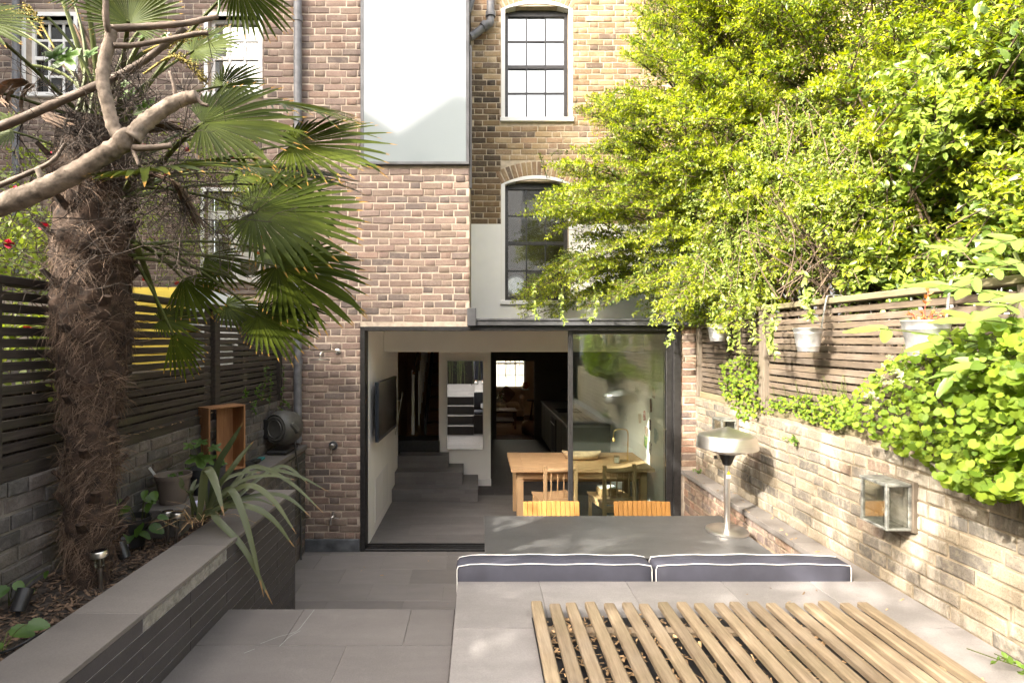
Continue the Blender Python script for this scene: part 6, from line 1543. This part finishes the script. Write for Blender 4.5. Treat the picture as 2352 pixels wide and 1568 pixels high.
# upright young petioles in the crown and dead hanging fronds
for (px,py) in ((110,40),(160,-20),(205,20),(250,-10),(330,60),(60,150),(350,110),(20,60)):
    MB().tube(bez(OT+Vector((random.gauss(0,.06),random.gauss(0,.05),-.05)), OT+Vector((0,0,.25)), P(px,py,2.65+random.uniform(-.2,.3)), 9), [.017-.001*k for k in range(9)], 6, flat=.6).build('petiole', M['petiole'], pm, auto=60)
def dead_frond(pts, w, n=9):
    m = MB()
    for k in range(n):
        off = Vector((random.gauss(0,w),random.gauss(0,w),random.gauss(0,w*.6))); ln = smoothline([Vector(p)+off*(.3+.7*i/(len(pts)-1)) for i,p in enumerate(pts)],4)
        m.tube(ln, [.012*(1-.8*i/(len(ln)-1))+.002 for i in range(len(ln))], 4, flat=.35)
    m.build('dead_frond', M['deadleaf'], pm)
dead_frond([P(330,395,2.5),P(400,420,2.45),P(430,470,2.45),P(455,520,2.45)], .018)
dead_frond([P(340,300,2.5),P(400,290,2.45),P(450,310,2.4)], .02); dead_frond([P(60,190,2.4),P(30,200,2.4),P(10,235,2.4),P(30,260,2.35)], .03); dead_frond([P(120,240,2.45),P(110,265,2.4),P(160,290,2.4)], .02)
for (px,py,Y) in ((180,60,2.75),(230,120,2.7),(120,120,2.75),(300,130,2.7)): 
    dead_frond([P(225,260,2.65),P((px+225)/2+15,(py+260)/2,Y),P(px,py,Y)], .02, 6)
# yellow flower stalks
for pts_ in ([(330,170,2.5),(395,130,2.45),(440,150,2.45),(470,185,2.45)], [(330,150,2.6),(380,110,2.6),(430,75,2.6)], [(330,120,2.6),(390,95,2.55),(470,80,2.55)], [(100,90,2.7),(60,40,2.7),(20,30,2.7)], [(130,120,2.6),(90,50,2.6),(60,20,2.6)]):
    m = MB(); ln = smoothline([P(*p) for p in pts_],6); m.tube(ln, .005, 6); st0 = m.build('flower_stalk', M['palmflower'], pm, smooth=True); fb_ = MB()
    for i in range(6, len(ln)):
        for q in range(16):
            o_ = Vector(rng.normal(0,1,3)).normalized(); p_ = ln[i]+o_*random.uniform(.004,.024)+Vector(rng.normal(0,.006,3)); u_ = o_.cross(Vector((.3,.5,.8))).normalized()*.004; w_2 = o_.cross(u_).normalized()*.004
            fb_.add([p_-u_-w_2, p_+u_-w_2, p_+u_+w_2, p_-u_+w_2, p_+o_*.006], [(0,1,4),(1,2,4),(2,3,4),(3,0,4)])
    fb_.build('blossom', M['palmflower'], st0)
# wiry dead flower branches
V_=[];Q_=[]
def twig(p, d, l, r, depth):
    n = 3 if depth else 5; q = Vector(p); dd = Vector(d)
    for k in range(n):
        dd = (dd+Vector((random.gauss(0,.34),random.gauss(0,.3),random.gauss(-.04,.34)))).normalized(); q2 = q+dd*l/n
        e = dd.cross(Vector((.2,1,.1))).normalized()*r; e2 = dd.cross(e).normalized()*r; b = len(V_)
        V_.extend([q+e,q-e*.5+e2*.87,q-e*.5-e2*.87,q2+e*.8,q2-e*.4+e2*.7,q2-e*.4-e2*.7]); Q_.extend([(b,b+1,b+4,b+3),(b+1,b+2,b+5,b+4),(b+2,b,b+3,b+5)])
        if depth < 2:
            for _ in range(3 if depth == 0 else 2): twig(q2, (dd+Vector((random.gauss(0,.9),random.gauss(0,.8),random.gauss(0,.9)))).normalized(), l*(.42 if depth == 0 else .55)*random.uniform(.6,1.2), r*.6, depth+1)
        q = q2
for i in range(27):
    if i < 15: px, py = random.uniform(40,360), random.uniform(190,330)
    else: px, py = random.uniform(310,500), random.uniform(380,620)
    s0 = P(240+random.gauss(0,35), 300 if i < 15 else 450, 2.6); e0 = P(px,py,random.uniform(2.3,2.6)); dv = (e0-s0)
    twig(s0+dv*.45, dv.normalized(), dv.length*.75+.12, .0032, 0)
link('dead_flower_branches', npmesh('dead_flower_branches', [tuple(p) for p in V_], Q_, atts={'rnd': np.repeat(rng.random(len(V_)//6),6)}), M['deadtwig'], pm)
# ================================================================ fig tree limb in the left foreground
fg = thing('fig_tree', 'smooth grey fig limb with forked branches crossing the palm', 'tree', (-3.2,1.6,.9), world=True)
def limb(name, pts, r0, r1, mat, n=10, par=fg, nodes=0):
    ln = smoothline([P(*p) if len(p) == 3 and p[0] > -900 and not isinstance(p, Vector) else Vector(p) for p in pts], 7); k = len(ln)
    rad = [(r0+(r1-r0)*i/(k-1))*(1+.05*math.sin(i*2.7)+(.10 if nodes and i % nodes == 0 else 0)) for i in range(k)]
    m = MB(); m.tube(ln, rad, n); return m.build(name, mat, par, smooth=True)
YB = 2.02
limb('limb', [Vector((-3.2,1.6,.9)),Vector((-2.75,1.75,1.9)),Vector((-2.15,1.9,2.50)),(-70,500,YB),(60,450,YB),(150,410,YB),(230,362,YB),(288,325,YB)], .046, .031, M['fig'], 14, nodes=9)
m = MB(); m.lathe([(0,-.042),(.024,-.038),(.036,-.015),(.038,.008),(.030,.028),(.014,.038),(0,.04)], 16, c=P(285,322,YB)); m.v = [(p[0]+.006*math.sin(p[2]*90),p[1],p[2]+.006*math.sin(p[0]*110)) for p in m.v]; m.build('knot', M['fig'], fg, smooth=True)
limb('branch', [(280,318,YB),(262,296,YB),(247,240,YB-.01),(236,190,YB-.01),(240,140,YB),(252,95,YB),(256,70,YB)], .024, .019, M['fig'], nodes=8)
limb('branch', [(254,85,YB),(244,50,YB-.03),(243,0,YB-.04),(241,-60,YB-.05)], .012, .009, M['figtwig'], nodes=5)
limb('branch', [(302,318,YB),(330,285,YB+.02),(380,248,YB+.03),(420,228,YB+.04),(452,222,YB+.04)], .031, .022, M['fig'], 12, nodes=8)
limb('twig', [(450,222,YB+.04),(463,238,YB+.04),(478,243,YB+.04)], .009, .006, M['figtwig'])
limb('twig', [(402,238,YB+.03),(400,200,YB+.03),(390,165,YB+.03)], .008, .006, M['figtwig'])
limb('branch', [(256,66,YB),(330,62,YB+.02),(420,55,YB+.05),(470,45,YB+.08),(500,38,YB+.1)], .013, .009, M['figtwig'], nodes=4)
limb('twig', [(497,40,YB+.1),(503,20,YB+.1),(503,0,YB+.1)], .005, .004, M['weed'])
limb('branch', [(262,105,YB),(310,104,YB+.02),(380,92,YB+.04),(450,78,YB+.06),(478,76,YB+.07)], .010, .008, M['figtwig'], nodes=4)
limb('branch', [(-80,320,YB+.25),(30,280,YB+.25),(150,228,YB+.25),(270,175,YB+.25),(330,140,YB+.25),(395,90,YB+.25),(425,65,YB+.25)], .019, .011, M['figtwig'], nodes=6)
limb('twig', [(258,300,YB),(252,280,YB-.01),(250,272,YB-.01)], .009, .007, M['figtwig']); limb('twig', [(100,425,YB),(92,402,YB),(86,388,YB)], .011, .010, M['fig'])
limb('twig', [(295,335,YB),(305,345,YB),(320,382,YB-.02)], .009, .006, M['figtwig']); limb('branch', [(308,340,YB),(340,340,YB),(395,335,YB+.02)], .013, .010, M['figtwig'], nodes=4)
limb('branch', [(-60,450,YB+.3),(60,400,YB+.3),(120,370,YB+.3),(150,330,YB+.3)], .012, .007, M['figtwig'], nodes=5)
FL = [leaf_proto('lobed', M['weed'], k) for k in range(3)]
for i,(px,py,s) in enumerate(((150,125,.09),(120,135,.08),(200,130,.05),(325,240,.07),(300,220,.05),(280,195,.03),(330,85,.03),(492,85,.022),(375,80,.03))): place_leaf(FL[i%3], fg, P(px,py,2.35), Vector((-.2,-.9,.4)), random.uniform(0,6.28), s)
# ================================================================ strap leaves (phormium), leafy plants
phm = thing('strap_leaf_plant', 'clump of arching strap leaves spilling over the planter coping', 'plant', (-1.68,3.2,1.09), world=True)
def blade(pts, w, young=.3, tipw=.0):
    ln = smoothline(pts, 6); k = len(ln); V_=[];Q_=[];A_=[]
    for i,p in enumerate(ln):
        t = i/(k-1); g = (ln[min(i+1,k-1)]-ln[max(i-1,0)]).normalized(); e = g.cross(Vector((.25,-.6,.75)))
        e = e.normalized() if e.length > .05 else Vector((1,0,0)); nn = e.cross(g); ww = w*(.55+.45*min(1,t*4))*(1-max(0,(t-.55)/.45)**2*.95)
        for q in (p-e*ww+nn*ww*.35, p, p+e*ww+nn*ww*.35): V_.append(tuple(q)); A_.append(t-.03)
    for i in range(k-1): q = i*3; Q_ += [(q,q+1,q+4,q+3),(q+1,q+2,q+5,q+4)]
    link('blade', npmesh('blade', V_, Q_, atts={'rnd':[random.random()]*len(V_),'tip':A_,'young':[young]*len(V_)}, smooth=True), M['phormium'], phm)
B0 = P(465,1175,3.2)
def b0(): return B0+Vector((random.gauss(0,.035),random.gauss(0,.04),-.03))
for (ap, tp, w, yg) in (((505,1060,3.2),(560,968,3.2),.021,-.1),((530,1080,3.15),(583,1012,3.2),.016,.0),((476,1078,3.05),(515,1184,2.95),.023,.5),((533,1128,3.1),(606,1370,2.98),.020,.45),((500,1195,3.05),(626,1388,3.0),.019,.4),((578,1116,3.2),(681,1226,3.2),.018,.4),((575,1165,3.1),(676,1256,3.15),.018,.2),((585,1072,3.4),(744,1178,3.4),.015,.4),((600,1078,3.4),(757,1130,3.5),.013,.5),((625,1135,3.3),(713,1186,3.3),.014,.2),((640,1072,3.6),(708,1112,3.6),.013,.4),((565,1100,3.3),(680,1102,3.4),.012,.4),((420,1120,3.0),(408,1095,2.95),.014,-.2),((440,1130,3.1),(452,1100,3.15),.012,-.1),((560,1165,3.15),(630,1190,3.2),.013,.1),((545,1150,3.2),(640,1165,3.3),.011,.2),((520,1100,3.25),(600,1085,3.35),.012,.1),((470,1110,3.2),(430,1150,3.1),.010,.2)):
    s_ = b0(); A = P(*ap); T = P(*tp); blade([s_, s_.lerp(A,.55)+Vector((0,0,.03)), A, A.lerp(T,.5)+Vector((0,0,.02+.10*(A.z-T.z))), T], w, yg)
for k in range(46):                                # dead straw at the base
    s_ = B0+Vector((random.gauss(0,.05),random.gauss(0,.07),-.05)); e = s_+Vector((random.gauss(.05,.12),random.gauss(-.02,.14),random.uniform(-.0,.10)))
    MB().tube([s_,(s_+e)/2+Vector((0,0,.03)),e], [.003,.0025,.001], 4, flat=.4).build('dry_blade', M['litter'], phm)
def leafy(name, label, spots, protos, stemfrom, cat='plant'):
    r_ = thing(name, label, cat, stemfrom, world=True); m = MB()
    for i,(px,py,Y,s,sp) in enumerate(spots):
        p = P(px,py,Y); place_leaf(protos[i%len(protos)], r_, p, Vector((.15,-.55,.75))+Vector(rng.normal(0,.22,3)), sp, s); m.tube(bez(stemfrom, (Vector(stemfrom)+p)/2+Vector((0,0,.04)), p, 6), .002, 4, cap=False)
    m.build('stems', M['petiole'], r_); return r_
LO = [leaf_proto('lobed', M['weed'], k+7) for k in range(4)]; OV = [leaf_proto('ovate', M['weed'], k+20) for k in range(4)]
leafy('potted_vine', 'lobed green leaves growing from the large dark pot', [(452,1045,3.7,0.106,.3),(465,1010,3.7,0.069,-.5),(485,1025,3.7,0.062,1.0),(478,1050,3.7,0.062,.8),(500,1065,3.7,0.044,1.8),(440,1020,3.7,0.050,-1),(470,1085,3.7,0.037,.5),(435,1075,3.7,0.031,-.8),(505,1062,3.7,0.037,1.2)], LO, P(465,1075,3.76))
leafy('bramble_shoot', 'toothed green leaves of a shoot beside the palm foot', [(285,1150,3.08,0.041,-1.3),(300,1165,3.08,0.051,-1.0),(330,1140,3.08,0.048,.7),(345,1150,3.08,0.052,.9),(350,1128,3.08,0.041,.5),(335,1125,3.08,0.035,.1),(300,1210,3.08,0.058,-.3),(325,1200,3.08,0.052,.5),(345,1205,3.08,0.052,.9),(320,1220,3.08,0.046,.2),(362,1185,3.08,0.035,1.2),(275,1180,3.08,0.041,-1.2)], OV, P(322,1240,3.15))
leafy('taupe_pot_seedling', 'tiny seedling leaves in the taupe pot', [(398,1088,3.42,.025,.2),(412,1085,3.42,.022,1.1),(390,1090,3.42,.018,-1)], LO, P(402,1098,3.45))
leafy('mulch_seedling', 'low green leaves at the left edge of the mulch', [(18,1345,2.35,.045,-1.0),(35,1335,2.35,.035,.5),(108,1310,2.6,.022,.4),(75,1350,2.4,.022,0)], OV, P(20,1390,2.4))
leafy('mulch_weed', 'broad pointed leaf lying near the coping at lower left', [(22,1445,2.05,.05,.9),(62,1432,2.05,.045,1.3),(5,1475,1.98,.03,-.4)], OV, P(5,1500,2.0))
# weeds creeping on the far end of the left fence
fwv = thing('fence_weed', 'leggy pale weeds climbing the end of the dark fence by the downpipe', 'weed', (XLW+.04,5.4,1.65), world=True); LV = Leaves(); tw = MB()
for pts_ in ([(600,920),(610,880),(612,838)],[(618,930),(622,890),(625,852)],[(645,925),(652,880),(650,838)],[(640,935),(655,950),(665,975)],[(590,920),(580,935),(590,950)],[(648,920),(660,925),(662,935)],[(600,915),(590,900),(600,880)],[(560,915),(566,905),(562,895)]):
    Y = lambda px: min(5.7, 2.06*F/(CX-px)); sprig(LV, tw, [P(a,b,Y(a)) for a,b in pts_], .030, .013, 44, .1, .7)
link('foliage', LV.mesh('foliage','oval'), M['weed'], fwv); tw.build('stems', M['petiole'], fwv)
# ================================================================ neighbour's plants (left), roses
def rosebush(name, label, boxpx, n, Yr, mat, flowers, petal, cat='shrub', l=.05):
    r_ = thing(name, label, cat, P((boxpx[0]+boxpx[2])/2, boxpx[3], sum(Yr)/2), world=True); LV = Leaves(); tw = MB()
    for k in range(n):
        px, py = random.uniform(boxpx[0],boxpx[2]), random.uniform(boxpx[1],boxpx[3]); T = P(px,py,random.uniform(*Yr)); g = Vector((random.gauss(0,.5),random.gauss(-.2,.4),random.gauss(.4,.5))).normalized(); shoot(LV, T-g*.3, T, .03, 16, l, l*.55, .2, 1.0, spread=.08); tw.tube([T-g*.5,T-g*.2,T], [.004,.003,.002], 4, cap=False)
    link('foliage', LV.mesh('foliage','oval'), mat, r_); tw.build('stems', M['bark'], r_)
    for (px,py) in flowers:
        fm = MB(); c = P(px,py,Yr[0])
        for q in range(16): d = Vector(rng.normal(0,1,3)).normalized(); e = d.cross(Vector((.3,.2,1))).normalized()*.022; p = c+d*.018; fm.add([p-e,p+d*.012,p+e,p-d*.02],[(0,1,2,3)])
        fm.build('flower', M[petal], r_)
rosebush('rose_shrub', 'sunlit rose shrub with crimson flowers at the far left', (-40,470,120,660), 90, (3.2,4.2), M['rose'], [(38,438),(100,520),(20,560),(120,360)], 'petal_pink')
rosebush('climbing_rose', 'climbing rose with crimson flowers on the neighbouring wall', (300,300,605,560), 190, (6.2,6.8), M['rose'], [(380,405),(330,335),(535,360),(460,375),(430,345)], 'petal_pink', 'climber')
rosebush('laurel_shrub', 'green shrub filling the gap left of the palm crown', (-60,300,330,560), 130, (4.6,5.8), M['rose'], [], 'petal_pink')
rosebush('hedge_plant', 'lime leaves glimpsed through the dark fence behind the trunk', (-40,690,180,835), 60, (2.7,3.3), M['rose'], [(60,760)], 'petal_red')
rosebush('red_geranium', 'scarlet flowering pot plant on the neighbouring terrace', (590,520,610,600), 10, (6.3,6.4), M['rose'], [(597,545),(600,565),(596,580)], 'petal_red', 'plant', .03)
rosebush('terrace_plant', 'low leafy pot plants along the neighbouring terrace', (330,540,480,640), 30, (6.25,6.5), M['rose'], [(405,650),(330,640)], 'petal_red', 'plant', .04)
# ================================================================ unseen trees added in the next gardens, crowns shaped to dapple the terrace
def shade_tree(name, label, base, blobs, n, l):
    r_ = thing(name, label, 'tree', base, world=True); LV = Leaves()
    tot = sum(b[3]*b[4]*b[5] for b in blobs)
    tw = MB(); top = Vector(base)
    for (x,y,z,rx,ry,rz) in blobs:
        k = int(n*rx*ry*rz/tot); p = rvec(k)*(rng.random((k,1))**.45)*np.array((rx,ry,rz))+np.array((x,y,z)); p += rng.normal(0,.12,(k,3))
        LV.add(p, rvec(k), rvec(k)+np.array((0,0,.6)), l*(.7+.6*rng.random(k)), l*.55*(.7+.6*rng.random(k)), rng.random(k)*.5)
        tw.tube(bez(base, (base[0]+(x-base[0])*.3, base[1]+(y-base[1])*.3, base[2]+(z-base[2])*.6), (x,y,z), 8), [.14,.12,.10,.085,.07,.055,.04,.03], 7)
    tw.build('trunk', M['bark'], r_, smooth=True); link('crown', LV.mesh('crown'), M['shade'], r_)
shade_tree('lilac_tree', 'rounded unseen tree added beyond the left edge to dapple the terrace', (-5.2,-1.0,.9), [(-5.1,1.0,3.4,1.0,1.2,1.6),(-5.2,-.6,3.6,1.0,1.2,1.7),(-5.1,-2.2,3.6,1.0,1.3,1.7),(-5.1,-3.8,3.6,1.0,1.2,1.7),(-5.2,-1.5,5.5,.9,1.0,.75),(-5.2,-3.0,5.6,.9,1.1,.8)], 15500, .14)
shade_tree('lilac_tree', 'open crowned unseen tree added behind the rounded one for sparse dapples', (-5.6,-2.2,.9), [(-5.3,-.9,6.0,.8,.9,.75),(-5.2,-2.0,6.5,.8,.9,.9),(-5.3,-3.2,6.2,.8,1.0,.9),(-5.2,-2.7,7.4,.5,.6,.5),(-5.3,-.6,7.2,.4,.5,.4),(-5.2,-4.2,6.6,.6,.7,.7)], 1150, .17)
# bamboo screen behind the viewer, reflected in the mirror
bb = thing('bamboo_screen', 'dark bamboo screen at the back of the garden', 'bamboo', (0,-2.6,ZP), world=True); cm = MB(); LV = Leaves()
for k in range(70):
    x = random.uniform(-2.2,2.4); y = -2.3-random.random()*.8; h_ = random.uniform(2.6,4.0); lean = random.gauss(0,.12)
    cm.tube([(x,y,.3),(x+lean*.5,y,h_*.5),(x+lean,y+.1,h_)], [.012,.011,.006], 6, cap=False)
    q = 60; t_ = .25+.75*rng.random(q)[:,None]; p = np.array((x,y,0.4))+t_*np.array((lean,.1,h_))+rng.normal(0,.10,(q,3)); d = rvec(q)*.7+np.array((0,0,-.6)); LV.add(p, d, rvec(q), .11*(.6+.6*rng.random(q)), np.full(q,.016), rng.random(q)*.3)
MB().box(-2.6,2.8,-3.35,-3.3,0,3.6).build('backing_screen', M['fence_l'], bb); cm.build('culms', M['bamboo'], bb, smooth=True); link('foliage', LV.mesh('foliage'), M['shade'], bb)  # dark panel added behind the bamboo to darken its mirror image

for o in bpy.data.objects:                       # small stems, twigs and hair too fine to pick apart
    if o.type == 'MESH' and o.parent is not None and o.name.split('.')[0] in ('stems','branches','fibre','dead_flower_branches','culms','stem_tangle','blossom'): o['kind'] = 'stuff'
